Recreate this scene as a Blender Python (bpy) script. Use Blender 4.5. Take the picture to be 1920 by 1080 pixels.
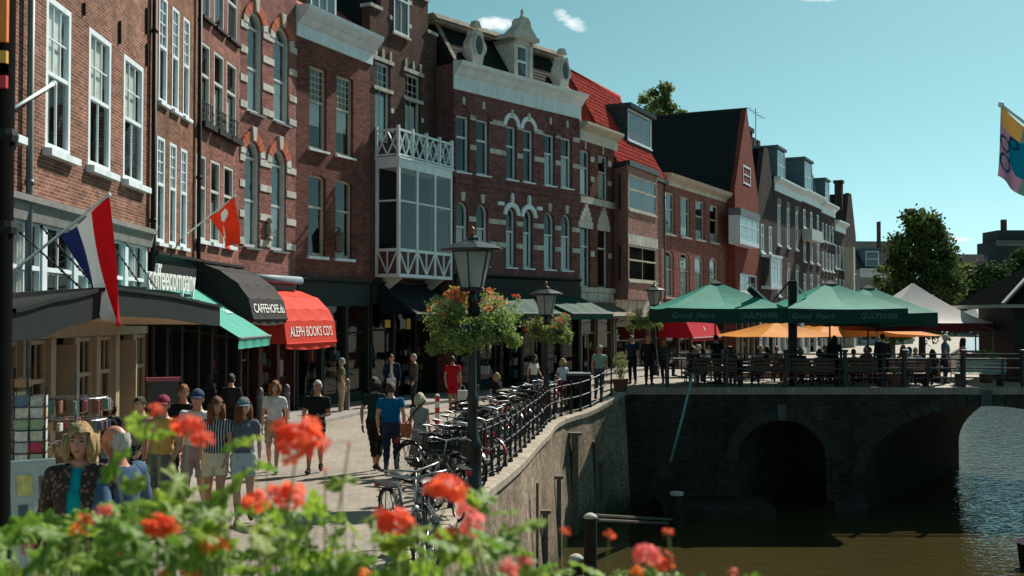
import bpy, bmesh, math, random
import numpy as np
from math import sin, cos, tan, atan, atan2, pi, sqrt, radians
from mathutils import Vector, Matrix

for _o in list(bpy.data.objects):
    bpy.data.objects.remove(_o)
SC = bpy.context.scene
COL = SC.collection

# ------------------------------------------------------------------ camera
F = 2000.0                      # focal length in pixels of the 1920 px wide photograph
PITCH = atan(52 / F)
CZ = 3.1                        # eye height above the quay street
CAM = Vector((0, 0, CZ))
cd = bpy.data.cameras.new('camera')
cam = bpy.data.objects.new('camera', cd)
COL.objects.link(cam)
cam.location = CAM
cam.rotation_euler = (pi / 2 + PITCH, 0, 0)
cd.sensor_width = 36.0
cd.lens = 36.0 * F / 1920.0
cd.clip_start = 0.05
cd.clip_end = 3000
cd.dof.use_dof = True
cd.dof.focus_distance = 26.0
cd.dof.aperture_fstop = 5.0
SC.camera = cam

# ------------------------------------------------------------------ sky, sun, exposure
SUN_EL = radians(42)
SUN_AZ = radians(35)            # from +Y (view axis) towards +X
W = bpy.data.worlds.new('World')
SC.world = W
W.use_nodes = True
nt = W.node_tree
nt.nodes.clear()
w_out = nt.nodes.new('ShaderNodeOutputWorld')
w_bg = nt.nodes.new('ShaderNodeBackground')
w_sky = nt.nodes.new('ShaderNodeTexSky')
w_sky.sky_type = 'NISHITA'
w_sky.sun_disc = False
w_sky.sun_elevation = SUN_EL
w_sky.sun_rotation = SUN_AZ
w_sky.altitude = 0
w_sky.air_density = 1.0
w_sky.dust_density = 0.6
w_sky.ozone_density = 1.2
# the photograph's colour grade turns the whole sky towards teal: one even tint
w_bw = nt.nodes.new('ShaderNodeRGBToBW')
nt.links.new(w_sky.outputs[0], w_bw.inputs[0])
def wmix(mode, a, b):
    k = nt.nodes.new('ShaderNodeMix'); k.data_type = 'RGBA'; k.blend_type = mode; k.inputs[0].default_value = 1.0
    for ii, x in ((6, a), (7, b)):
        if isinstance(x, tuple): k.inputs[ii].default_value = x
        else: nt.links.new(x, k.inputs[ii])
    return k
w_tint = wmix('ADD', wmix('MULTIPLY', w_sky.outputs[0], (.66, .47, .177, 1)).outputs[2], wmix('MULTIPLY', w_bw.outputs[0], (.0, .58, .95, 1)).outputs[2])
w_bg.inputs[1].default_value = 0.067
# small fair-weather clouds: noise broken blobs in a few sky directions
def sky_dir(px, py):
    v = (540 - py) / F
    return Vector(((px - 960) / F, cos(PITCH) - v * sin(PITCH), sin(PITCH) + v * cos(PITCH))).normalized()
w_tc = nt.nodes.new('ShaderNodeTexCoord')
w_noise = nt.nodes.new('ShaderNodeTexNoise')
w_noise.inputs['Scale'].default_value = 44
w_noise.inputs['Detail'].default_value = 7
w_noise.inputs['Roughness'].default_value = 0.62
w_map = nt.nodes.new('ShaderNodeMapping')
w_map.inputs['Scale'].default_value = (1, 1, 2.0)
nt.links.new(w_tc.outputs['Generated'], w_map.inputs[0])
nt.links.new(w_map.outputs[0], w_noise.inputs[0])
def wmath(op, a, b=None, clamp=False):
    n = nt.nodes.new('ShaderNodeMath'); n.operation = op; n.use_clamp = clamp
    for i, x in enumerate((a, b)):
        if x is None: continue
        if isinstance(x, (int, float)): n.inputs[i].default_value = x
        else: nt.links.new(x, n.inputs[i])
    return n.outputs[0]
acc = None
for (px, py, rx, rz, rot) in ((930, 43, .026, .009, 0), (1072, 40, .024, .008, -0.45), (1535, -4, .024, .006, 0), (1772, 441, .010, .003, 0),
                              (1797, 449, .014, .003, 0), (2600, 150, .08, .02, 0), (-300, 60, .09, .025, .2), (300, -500, .1, .03, 0), (2500, -700, .12, .04, 0)):
    d = sky_dir(px, py)
    mp = nt.nodes.new('ShaderNodeMapping'); mp.vector_type = 'POINT'
    # rotate so that d becomes +Y, then read x and z offsets
    q = d.rotation_difference(Vector((0, 1, 0))).to_matrix().to_4x4()
    q = Matrix.Rotation(rot, 4, 'Y') @ q
    mp.inputs['Rotation'].default_value = q.to_euler('XYZ')
    nt.links.new(w_tc.outputs['Generated'], mp.inputs[0])
    sp = nt.nodes.new('ShaderNodeSeparateXYZ'); nt.links.new(mp.outputs[0], sp.inputs[0])
    ex = wmath('POWER', wmath('ABSOLUTE', wmath('DIVIDE', sp.outputs[0], rx)), 2.0)
    ez = wmath('POWER', wmath('ABSOLUTE', wmath('DIVIDE', sp.outputs[2], rz)), 2.0)
    fall = wmath('SUBTRACT', 1.0, wmath('ADD', ex, ez))
    fall = wmath('MULTIPLY', fall, wmath('GREATER_THAN', sp.outputs[1], 0.0), True)
    acc = fall if acc is None else wmath('MAXIMUM', acc, fall)
dens = wmath('MULTIPLY', wmath('SUBTRACT', wmath('ADD', acc, wmath('MULTIPLY', w_noise.outputs[0], 2.4)), 1.62), 1.25, True)
dens = wmath('MULTIPLY', dens, wmath('MULTIPLY', acc, 3.0, True))
w_cloud = nt.nodes.new('ShaderNodeMix'); w_cloud.data_type = 'RGBA'
w_cloud.inputs[7].default_value = (12.0, 12.4, 12.2, 1)
nt.links.new(dens, w_cloud.inputs[0])
nt.links.new(w_tint.outputs[2], w_cloud.inputs[6])
nt.links.new(w_cloud.outputs[2], w_bg.inputs[0])
nt.links.new(w_bg.outputs[0], w_out.inputs[0])

sd = bpy.data.lights.new('sun', 'SUN')
sd.energy = 5.0
sd.angle = radians(0.53)
sd.color = (1.0, 0.93, 0.82)
sun = bpy.data.objects.new('sun', sd)
COL.objects.link(sun)
SUN_DIR = Vector((sin(SUN_AZ) * cos(SUN_EL), cos(SUN_AZ) * cos(SUN_EL), sin(SUN_EL)))
sun.rotation_euler = (-SUN_DIR).to_track_quat('-Z', 'Y').to_euler()
sun.location = (40, 60, 60)

SC.view_settings.view_transform = 'Standard'
SC.view_settings.look = 'None'
SC.view_settings.gamma = 1.0
SC.view_settings.exposure = 0.45
SC.view_settings.use_curve_mapping = False
SC.cycles.transparent_max_bounces = 16
SC.cycles.max_bounces = 8

# ------------------------------------------------------------------ pixel helpers
def ray(px, py):
    v = (540 - py) / F
    return Vector(((px - 960) / F, cos(PITCH) - v * sin(PITCH), sin(PITCH) + v * cos(PITCH)))
def at(px, py, Y):
    r = ray(px, py)
    return CAM + r * (Y / r.y)
def at_z(px, py, z):
    r = ray(px, py)
    return CAM + r * ((z - CZ) / r.z)
def sstep(a, b, x):
    t = min(1, max(0, (x - a) / (b - a)))
    return t * t * (3 - 2 * t)
DECK = 0.6                      # far bridge deck
WATER = -3.55
BY0, BY1 = 37.0, 46.5           # far bridge front and back faces
RAMP = [(0, 1.3), (3, 1.07), (6, .82), (8, .67), (10, .54), (14, .36), (17, .22), (20, .1), (22, .03), (24, 0)]
def G(x, y):
    g = 0.0
    for (ya, ga), (yb, gb) in zip(RAMP, RAMP[1:]):
        if ya <= y < yb: g = ga + (gb - ga) * (y - ya) / (yb - ya)
    if y < 0: g = RAMP[0][1]
    g += DECK * sstep(0.5, 5.0, x) * sstep(33.5, 37.5, y) * (1 - sstep(50, 58, y))
    return g

# ------------------------------------------------------------------ materials
MATS = {}
def new_mat(name):
    m = bpy.data.materials.new(name); m.use_nodes = True
    n = m.node_tree; b = n.nodes['Principled BSDF']
    return m, n, b
def col4(c): return (c[0], c[1], c[2], 1)
HAIRS = True
def mat(name, c=(.5, .5, .5), rough=.6, metal=0.0, var=0.12, scale=6.0, bump=0.0, spec=.5, coat=0.0, trans=0.0, emit=None, streak=0.0):
    """plain painted / cloth / stone surface with soft procedural colour variation"""
    if name in MATS: return MATS[name]
    m, n, b = new_mat(name)
    tc = n.nodes.new('ShaderNodeTexCoord')
    nz = n.nodes.new('ShaderNodeTexNoise'); nz.inputs['Scale'].default_value = scale; nz.inputs['Detail'].default_value = 5
    n.links.new(tc.outputs['Object'], nz.inputs[0])
    cr = n.nodes.new('ShaderNodeValToRGB')
    cr.color_ramp.elements[0].position = .3; cr.color_ramp.elements[1].position = .7
    cr.color_ramp.elements[0].color = col4([x * (1 - var) for x in c])
    cr.color_ramp.elements[1].color = col4([min(1, x * (1 + var)) for x in c])
    n.links.new(nz.outputs[0], cr.inputs[0])
    if streak:
        mp = n.nodes.new('ShaderNodeMapping'); mp.inputs['Scale'].default_value = (1.9, 1.9, .22); n.links.new(tc.outputs['Object'], mp.inputs[0])
        n3 = n.nodes.new('ShaderNodeTexNoise'); n3.inputs['Scale'].default_value = 1.6; n3.inputs['Detail'].default_value = 8; n3.inputs['Roughness'].default_value = .7; n.links.new(mp.outputs[0], n3.inputs[0])
        c3 = n.nodes.new('ShaderNodeValToRGB'); c3.color_ramp.elements[0].position = .36; c3.color_ramp.elements[1].position = .58; c3.color_ramp.elements[0].color = (1 - streak, 1 - streak * 1.05, 1 - streak * 1.1, 1); c3.color_ramp.elements[1].color = (1, 1, 1, 1)
        n.links.new(n3.outputs[0], c3.inputs[0]); mz = n.nodes.new('ShaderNodeMix'); mz.data_type = 'RGBA'; mz.blend_type = 'MULTIPLY'; mz.inputs[0].default_value = 1
        n.links.new(cr.outputs[0], mz.inputs[6]); n.links.new(c3.outputs[0], mz.inputs[7]); n.links.new(mz.outputs[2], b.inputs['Base Color'])
    else: n.links.new(cr.outputs[0], b.inputs['Base Color'])
    b.inputs['Roughness'].default_value = rough; b.inputs['Metallic'].default_value = metal
    b.inputs['Specular IOR Level'].default_value = spec if rough < .65 else min(spec, .15)
    if coat: b.inputs['Coat Weight'].default_value = coat
    if bump:
        n2 = n.nodes.new('ShaderNodeTexNoise'); n2.inputs['Scale'].default_value = scale * 6; n2.inputs['Detail'].default_value = 4
        n.links.new(tc.outputs['Object'], n2.inputs[0])
        bp = n.nodes.new('ShaderNodeBump'); bp.inputs['Strength'].default_value = bump; bp.inputs['Distance'].default_value = .02
        n.links.new(n2.outputs[0], bp.inputs['Height']); n.links.new(bp.outputs[0], b.inputs['Normal'])
    if trans:                       # thin cloth / leaf letting light through
        tr = n.nodes.new('ShaderNodeBsdfTranslucent'); n.links.new(cr.outputs[0], tr.inputs[0])
        mx = n.nodes.new('ShaderNodeMixShader'); mx.inputs[0].default_value = trans
        out = n.nodes['Material Output']
        n.links.new(b.outputs[0], mx.inputs[1]); n.links.new(tr.outputs[0], mx.inputs[2]); n.links.new(mx.outputs[0], out.inputs[0])
    if emit:
        b.inputs['Emission Color'].default_value = col4(emit[0]); b.inputs['Emission Strength'].default_value = emit[1]
    MATS[name] = m
    return m
def brick_mat(name, c1, c2, mortar, bw=.22, rh=.065, ms=.009, stain=.5, bump=.6):
    if name in MATS: return MATS[name]
    m, n, b = new_mat(name)
    tc = n.nodes.new('ShaderNodeTexCoord')
    sp = n.nodes.new('ShaderNodeSeparateXYZ'); n.links.new(tc.outputs['Object'], sp.inputs[0])
    ad = n.nodes.new('ShaderNodeMath'); n.links.new(sp.outputs[0], ad.inputs[0]); n.links.new(sp.outputs[1], ad.inputs[1])
    cb = n.nodes.new('ShaderNodeCombineXYZ'); n.links.new(ad.outputs[0], cb.inputs[0]); n.links.new(sp.outputs[2], cb.inputs[1])
    bt = n.nodes.new('ShaderNodeTexBrick')
    n.links.new(cb.outputs[0], bt.inputs['Vector'])
    bt.inputs['Color1'].default_value = col4(c1); bt.inputs['Color2'].default_value = col4(c2); bt.inputs['Mortar'].default_value = col4(mortar)
    bt.inputs['Scale'].default_value = 1; bt.inputs['Mortar Size'].default_value = ms; bt.inputs['Mortar Smooth'].default_value = .2
    bt.inputs['Bias'].default_value = -.1; bt.inputs['Brick Width'].default_value = bw; bt.inputs['Row Height'].default_value = rh
    nz = n.nodes.new('ShaderNodeTexNoise'); nz.inputs['Scale'].default_value = .55; nz.inputs['Detail'].default_value = 9; nz.inputs['Roughness'].default_value = .65
    n.links.new(tc.outputs['Object'], nz.inputs[0])
    mp = n.nodes.new('ShaderNodeMapRange'); mp.inputs[1].default_value = .3; mp.inputs[2].default_value = .7
    mp.inputs[3].default_value = 1 - stain * .75; mp.inputs[4].default_value = 1 + stain * .35
    n.links.new(nz.outputs[0], mp.inputs[0])
    # single odd bricks: cell noise at brick scale
    mm = n.nodes.new('ShaderNodeMapping'); mm.inputs['Scale'].default_value = (1 / bw, 1 / rh, 1)
    n.links.new(cb.outputs[0], mm.inputs[0])
    wn = n.nodes.new('ShaderNodeTexWhiteNoise'); wn.noise_dimensions = '2D'
    fl = n.nodes.new('ShaderNodeVectorMath'); fl.operation = 'FLOOR'; n.links.new(mm.outputs[0], fl.inputs[0]); n.links.new(fl.outputs[0], wn.inputs['Vector'])
    mp2 = n.nodes.new('ShaderNodeMapRange'); mp2.inputs[3].default_value = .72; mp2.inputs[4].default_value = 1.22
    n.links.new(wn.outputs['Value'], mp2.inputs[0])
    ms_ = n.nodes.new('ShaderNodeMapping'); ms_.inputs['Scale'].default_value = (2.2, 2.2, .16); n.links.new(tc.outputs['Object'], ms_.inputs[0])
    n4 = n.nodes.new('ShaderNodeTexNoise'); n4.inputs['Scale'].default_value = 1.0; n4.inputs['Detail'].default_value = 9; n4.inputs['Roughness'].default_value = .7; n.links.new(ms_.outputs[0], n4.inputs[0])
    m4 = n.nodes.new('ShaderNodeMapRange'); m4.inputs[1].default_value = .35; m4.inputs[2].default_value = .6; m4.inputs[3].default_value = 1 - stain * .5; m4.inputs[4].default_value = 1.0; n.links.new(n4.outputs[0], m4.inputs[0])
    m5 = n.nodes.new('ShaderNodeMath'); m5.operation = 'MULTIPLY'; n.links.new(mp.outputs[0], m5.inputs[0]); n.links.new(m4.outputs[0], m5.inputs[1])
    mul = n.nodes.new('ShaderNodeMath'); mul.operation = 'MULTIPLY'; n.links.new(m5.outputs[0], mul.inputs[0]); n.links.new(mp2.outputs[0], mul.inputs[1])
    hs = n.nodes.new('ShaderNodeMix'); hs.data_type = 'RGBA'; hs.blend_type = 'MULTIPLY'; hs.inputs[0].default_value = 1
    n.links.new(bt.outputs['Color'], hs.inputs[6])
    cc = n.nodes.new('ShaderNodeCombineColor')
    for i in range(3): n.links.new(mul.outputs[0], cc.inputs[i])
    n.links.new(cc.outputs[0], hs.inputs[7]); n.links.new(hs.outputs[2], b.inputs['Base Color'])
    b.inputs['Roughness'].default_value = .9; b.inputs['Specular IOR Level'].default_value = .1
    bp = n.nodes.new('ShaderNodeBump'); bp.inputs['Strength'].default_value = bump; bp.inputs['Distance'].default_value = .012; bp.invert = True
    n.links.new(bt.outputs['Fac'], bp.inputs['Height']); n.links.new(bp.outputs[0], b.inputs['Normal'])
    MATS[name] = m
    return m
def glass_mat(name, tint=(.75, .85, .85), ior=1.55, rough=.02, dark=0.0):
    if name in MATS: return MATS[name]
    m = bpy.data.materials.new(name); m.use_nodes = True; n = m.node_tree; n.nodes.clear()
    out = n.nodes.new('ShaderNodeOutputMaterial')
    tr = n.nodes.new('ShaderNodeBsdfTransparent'); tr.inputs[0].default_value = col4(tint)
    gl = n.nodes.new('ShaderNodeBsdfGlossy'); gl.inputs['Roughness'].default_value = rough
    fr = n.nodes.new('ShaderNodeFresnel'); fr.inputs[0].default_value = ior
    nz = n.nodes.new('ShaderNodeTexNoise'); nz.inputs['Scale'].default_value = 1.1; nz.inputs['Detail'].default_value = 2
    tc = n.nodes.new('ShaderNodeTexCoord'); n.links.new(tc.outputs['Object'], nz.inputs[0])
    bp = n.nodes.new('ShaderNodeBump'); bp.inputs['Strength'].default_value = .008; bp.inputs['Distance'].default_value = .05
    n.links.new(nz.outputs[0], bp.inputs['Height']); n.links.new(bp.outputs[0], gl.inputs['Normal'])
    mx = n.nodes.new('ShaderNodeMixShader')
    ge = n.nodes.new('ShaderNodeNewGeometry'); sb = n.nodes.new('ShaderNodeMath'); sb.operation = 'SUBTRACT'; sb.inputs[0].default_value = 1.0; n.links.new(ge.outputs['Backfacing'], sb.inputs[1])
    ml = n.nodes.new('ShaderNodeMath'); ml.operation = 'MULTIPLY'; n.links.new(fr.outputs[0], ml.inputs[0]); n.links.new(sb.outputs[0], ml.inputs[1])   # thin pane: reflect at the outer face only
    n.links.new(ml.outputs[0], mx.inputs[0]); n.links.new(tr.outputs[0], mx.inputs[1]); n.links.new(gl.outputs[0], mx.inputs[2])
    n.links.new(mx.outputs[0], out.inputs[0])
    MATS[name] = m
    return m

WHITE = mat('white_paint', (.7, .79, .83), .45, var=.06, scale=3, streak=.16)
CREAM = mat('cream_paint', (.56, .49, .38), .5, var=.06, scale=3, streak=.3)
STONE = mat('pale_stone', (.58, .57, .52), .85, var=.14, scale=5, bump=.2, streak=.4)
BLACKP = mat('black_paint', (.01, .011, .011), .6, var=.2, scale=5, spec=.25)
DGREEN = mat('dark_green_paint', (.008, .02, .018), .6, var=.15, scale=4, spec=.25)
IRON = mat('black_iron', (.012, .012, .013), .42, var=.25, scale=9, bump=.15)
LEAD = mat('lead_grey', (.12, .14, .15), .6, var=.2, scale=4)
SLATE = mat('dark_slate', (.025, .03, .033), .92, var=.3, scale=7, bump=.3, spec=.03)
DARK = mat('dark_interior', (.03, .026, .023), .9, var=.3, scale=2)  # near-black colour carries the shade of unlit rooms
GLASS = glass_mat('window_glass', (.93, .96, .96), 1.7)
GLASSB = glass_mat('old_window_glass', (.96, .98, .98), 2.1)
GLASSD = glass_mat('shop_glass', (.85, .88, .88), 1.5)
CURTAIN = mat('curtain', (.62, .63, .6), .9, var=.12, scale=8)
BLIND = mat('window_blind', (.7, .69, .62), .85, var=.06, scale=3)
WOOD = mat('brown_wood', (.13, .065, .035), .6, var=.3, scale=8, bump=.2)
GREYWOOD = mat('weathered_wood', (.16, .14, .115), .85, var=.3, scale=10, bump=.4)
CHROME = mat('bare_metal', (.34, .35, .36), .42, metal=1.0, var=.15)

# ------------------------------------------------------------------ mesh builder
class MB:
    def __init__(s): s.v = []; s.f = []; s.mi = []; s.cur = 0
    def add(s, pts, faces):
        o = len(s.v); s.v.extend([tuple(p) for p in pts])
        for f in faces: s.f.append(tuple(i + o for i in f)); s.mi.append(s.cur)
        return s
    def quad(s, *p): return s.add(p, [tuple(range(len(p)))])
    def box(s, x0, x1, y0, y1, z0, z1):
        p = [(x0, y0, z0), (x1, y0, z0), (x1, y1, z0), (x0, y1, z0), (x0, y0, z1), (x1, y0, z1), (x1, y1, z1), (x0, y1, z1)]
        return s.add(p, [(0, 3, 2, 1), (4, 5, 6, 7), (0, 1, 5, 4), (1, 2, 6, 5), (2, 3, 7, 6), (3, 0, 4, 7)])
    def obox(s, c, ux, uy, uz):          # oriented box: centre and three half vectors
        c = Vector(c); p = []
        for k in (-1, 1):
            for (i, j) in ((-1, -1), (1, -1), (1, 1), (-1, 1)): p.append(c + i * Vector(ux) + j * Vector(uy) + k * Vector(uz))
        return s.add(p, [(0, 3, 2, 1), (4, 5, 6, 7), (0, 1, 5, 4), (1, 2, 6, 5), (2, 3, 7, 6), (3, 0, 4, 7)])
    def bar(s, p0, p1, w, h, up=(0, 0, 1)):   # rectangular bar between two points
        p0, p1 = Vector(p0), Vector(p1); d = p1 - p0; L = d.length
        if L < 1e-6: return s
        d /= L; a = d.cross(Vector(up))
        if a.length < 1e-3: a = d.cross(Vector((0, 1, 0)))
        a.normalize(); b = a.cross(d)
        return s.obox((p0 + p1) / 2, d * L / 2, a * w / 2, b * h / 2)
    def prism(s, poly, e0, e1, axis='x'):   # polygon in the other two axes, extruded
        n = len(poly)
        def P(a, b, e):
            return (e, a, b) if axis == 'x' else ((a, e, b) if axis == 'y' else (a, b, e))
        pts = [P(a, b, e0) for a, b in poly] + [P(a, b, e1) for a, b in poly]
        fs = [tuple(range(n)), tuple(range(2 * n - 1, n - 1, -1))] + [(i, i + n, (i + 1) % n + n, (i + 1) % n) for i in range(n)]
        return s.add(pts, fs)
    def tube(s, p0, p1, r0, r1=None, n=8, cap=True):
        return s.path([p0, p1], [r0, r0 if r1 is None else r1], n, cap)
    def path(s, pts, rad, n=8, cap=True):
        pts = [Vector(p) for p in pts]
        if isinstance(rad, (int, float)): rad = [rad] * len(pts)
        rings = []; ref = None
        for i, p in enumerate(pts):
            d = (pts[min(i + 1, len(pts) - 1)] - pts[max(i - 1, 0)])
            if d.length < 1e-9: d = Vector((0, 0, 1))
            d.normalize()
            if ref is None:
                a = d.cross(Vector((0, 0, 1)))
                if a.length < 1e-2: a = d.cross(Vector((1, 0, 0)))
            else:
                a = ref - d * ref.dot(d)
            a.normalize(); b = d.cross(a); ref = a
            rings.append([p + (a * cos(2 * pi * k / n) + b * sin(2 * pi * k / n)) * rad[i] for k in range(n)])
        o = len(s.v)
        for r in rings: s.v.extend([tuple(q) for q in r])
        for i in range(len(pts) - 1):
            for k in range(n):
                s.f.append((o + i * n + k, o + i * n + (k + 1) % n, o + (i + 1) * n + (k + 1) % n, o + (i + 1) * n + k)); s.mi.append(s.cur)
        if cap:
            s.f.append(tuple(o + k for k in range(n))[::-1]); s.mi.append(s.cur)
            e = o + (len(pts) - 1) * n
            s.f.append(tuple(e + k for k in range(n))); s.mi.append(s.cur)
        return s
    def lathe(s, prof, n=14, c=(0, 0, 0), rot=0.0):     # profile of (radius, z)
        o = len(s.v); c = Vector(c)
        for r, z in prof:
            for k in range(n):
                a = 2 * pi * k / n + rot
                s.v.append((c.x + r * cos(a), c.y + r * sin(a), c.z + z))
        for i in range(len(prof) - 1):
            for k in range(n):
                s.f.append((o + i * n + k, o + i * n + (k + 1) % n, o + (i + 1) * n + (k + 1) % n, o + (i + 1) * n + k)); s.mi.append(s.cur)
        s.f.append(tuple(o + k for k in range(n))[::-1]); s.mi.append(s.cur)
        e = o + (len(prof) - 1) * n
        s.f.append(tuple(e + k for k in range(n))); s.mi.append(s.cur)
        return s
    def ball(s, c, r, n=10, m=7):
        if isinstance(r, (int, float)): r = (r, r, r)
        prof = [(sin(pi * i / m), -cos(pi * i / m)) for i in range(m + 1)]
        o = len(s.v); s.lathe([(max(a, .02), z) for a, z in prof], n)
        for i in range(o, len(s.v)):
            x, y, z = s.v[i]; s.v[i] = (c[0] + x * r[0], c[1] + y * r[1], c[2] + z * r[2])
        return s
    def torus(s, c, R_, r, axis='y', n=24, m=6):
        pts = []
        for i in range(n):
            a = 2 * pi * i / n
            for j in range(m):
                b = 2 * pi * j / m
                q = (R_ + r * cos(b)); u, w, h = q * cos(a), q * sin(a), r * sin(b)
                p = (u, h, w) if axis == 'y' else ((h, u, w) if axis == 'x' else (u, w, h))
                pts.append((c[0] + p[0], c[1] + p[1], c[2] + p[2]))
        fs = [(i * m + j, ((i + 1) % n) * m + j, ((i + 1) % n) * m + (j + 1) % m, i * m + (j + 1) % m) for i in range(n) for j in range(m)]
        return s.add(pts, fs)
    def grid(s, fn, nu, nv):
        o = len(s.v)
        for i in range(nu + 1):
            for j in range(nv + 1): s.v.append(tuple(fn(i / nu, j / nv)))
        for i in range(nu):
            for j in range(nv):
                s.f.append((o + i * (nv + 1) + j, o + (i + 1) * (nv + 1) + j, o + (i + 1) * (nv + 1) + j + 1, o + i * (nv + 1) + j + 1)); s.mi.append(s.cur)
        return s
    def mesh(s, name, mats, smooth=False):
        me = bpy.data.meshes.new(name); me.from_pydata(s.v, [], s.f)
        if not isinstance(mats, (list, tuple)): mats = [mats]
        for m in mats: me.materials.append(m)
        if len(mats) > 1: me.polygons.foreach_set('material_index', s.mi)
        if smooth: me.polygons.foreach_set('use_smooth', [True] * len(me.polygons))
        me.update()
        return me
    def build(s, name, mats, parent=None, loc=(0, 0, 0), rz=0.0, smooth=False, bevel=0.0, solid=0.0):
        o = link(name, s.mesh(name, mats, smooth), parent, loc, rz)
        if solid:
            md = o.modifiers.new('solid', 'SOLIDIFY'); md.thickness = solid; md.offset = 0
        if bevel:
            md = o.modifiers.new('bevel', 'BEVEL'); md.width = bevel; md.segments = 2; md.limit_method = 'ANGLE'
        return o
def link(name, data, parent=None, loc=(0, 0, 0), rz=0.0):
    o = bpy.data.objects.new(name, data); COL.objects.link(o)
    o.location = loc
    if rz: o.rotation_euler = (0, 0, rz)
    if parent is not None: o.parent = parent
    return o
def tag(o, label=None, cat=None, group=None, kind=None):
    if label: o['label'] = label
    if cat: o['category'] = cat
    if group: o['group'] = group
    if kind: o['kind'] = kind
    return o
def thing(name, label, cat, loc=(0, 0, 0), rz=0.0, group=None):
    return tag(link(name, None, None, loc, rz), label, cat, group)
def copy_tree(o, parent=None):
    c = o.copy(); COL.objects.link(c)
    if parent is not None: c.parent = parent
    for ch in KIDS.get(o.name, ()) or list(o.children): copy_tree(ch, c)
    return c
KIDS = {}
def text_mesh(name, txt, size, m, parent=None, extrude=.004, align='CENTER', xs=1.0, spacing=1.0, shear=0.0):
    cu = bpy.data.curves.new(name, 'FONT'); cu.body = txt; cu.size = size; cu.extrude = extrude; cu.align_x = align; cu.align_y = 'CENTER'
    cu.space_character = spacing; cu.shear = shear
    t = bpy.data.objects.new(name + '_tmp', cu); COL.objects.link(t)
    me = bpy.data.meshes.new_from_object(t.evaluated_get(bpy.context.evaluated_depsgraph_get()))
    bpy.data.objects.remove(t); bpy.data.curves.remove(cu)
    me.materials.clear(); me.materials.append(m)
    if xs != 1.0:
        for v in me.vertices: v.co.x *= xs
    return link(name, me, parent)
RND = random.Random(11)

# =================================================================== SETTING
def interp(pts, y):
    if y <= pts[0][0]: return pts[0][1]
    for (a, xa), (b, xb) in zip(pts, pts[1:]):
        if y <= b: return xa + (xb - xa) * (y - a) / (b - a)
    return pts[-1][1]
_EL = [(-4, -2.2), (10, -1.25), (17.66, -.46), (21.5, .06), (25.9, .62), (27.9, .92), (30, 1.14), (31.3, 1.34), (32.5, 1.68), (34.6, 2.6), (37, 3.9), (46.5, 11.3), (57, 19), (75, 30), (107, 45), (150, 64), (165, 140), (200, 140)]
_ER = [(-4, 23), (37, 24), (46.5, 30), (57, 35), (75, 45), (107, 64), (150, 86), (165, 140), (200, 140)]
def edgeL(y): return interp(_EL, y)
def edgeR(y): return interp(_ER, y)

PAVING = brick_mat('clinker_paving', (.30, .262, .222), (.25, .215, .18), (.19, .165, .135), bw=.2, rh=.1, ms=.006, stain=.4, bump=.35)
# paving runs in x and y, not x+y/z: give it its own coordinates
def ground_brick(name, c1, c2, mo, bw, rh):
    m, n, b = new_mat(name)
    tc = n.nodes.new('ShaderNodeTexCoord')
    mp = n.nodes.new('ShaderNodeMapping'); mp.inputs['Rotation'].default_value = (0, 0, radians(38))
    n.links.new(tc.outputs['Object'], mp.inputs[0])
    bt = n.nodes.new('ShaderNodeTexBrick'); n.links.new(mp.outputs[0], bt.inputs['Vector'])
    bt.inputs['Color1'].default_value = col4(c1); bt.inputs['Color2'].default_value = col4(c2); bt.inputs['Mortar'].default_value = col4(mo)
    bt.inputs['Scale'].default_value = 1; bt.inputs['Mortar Size'].default_value = .006; bt.inputs['Brick Width'].default_value = bw; bt.inputs['Row Height'].default_value = rh
    nz = n.nodes.new('ShaderNodeTexNoise'); nz.inputs['Scale'].default_value = .35; nz.inputs['Detail'].default_value = 10; nz.inputs['Roughness'].default_value = .7
    n.links.new(tc.outputs['Object'], nz.inputs[0])
    cr = n.nodes.new('ShaderNodeValToRGB'); cr.color_ramp.elements[0].position = .32; cr.color_ramp.elements[1].position = .68
    cr.color_ramp.elements[0].color = (.72, .72, .72, 1); cr.color_ramp.elements[1].color = (1.18, 1.16, 1.12, 1)
    n.links.new(nz.outputs[0], cr.inputs[0])
    mx = n.nodes.new('ShaderNodeMix'); mx.data_type = 'RGBA'; mx.blend_type = 'MULTIPLY'; mx.inputs[0].default_value = 1
    n.links.new(bt.outputs[0], mx.inputs[6]); n.links.new(cr.outputs[0], mx.inputs[7]); n.links.new(mx.outputs[2], b.inputs['Base Color'])
    b.inputs['Roughness'].default_value = .8
    bp = n.nodes.new('ShaderNodeBump'); bp.inputs['Strength'].default_value = .5; bp.inputs['Distance'].default_value = .008; bp.invert = True
    n.links.new(bt.outputs['Fac'], bp.inputs['Height']); n.links.new(bp.outputs[0], b.inputs['Normal'])
    MATS[name] = m
    return m
STREETM = ground_brick('street_clinkers', (.33, .285, .24), (.26, .222, .185), (.17, .145, .12), .21, .105)
SLABM = ground_brick('pavement_slabs', (.3, .28, .26), (.25, .235, .22), (.14, .13, .12), .3, .3)

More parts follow.
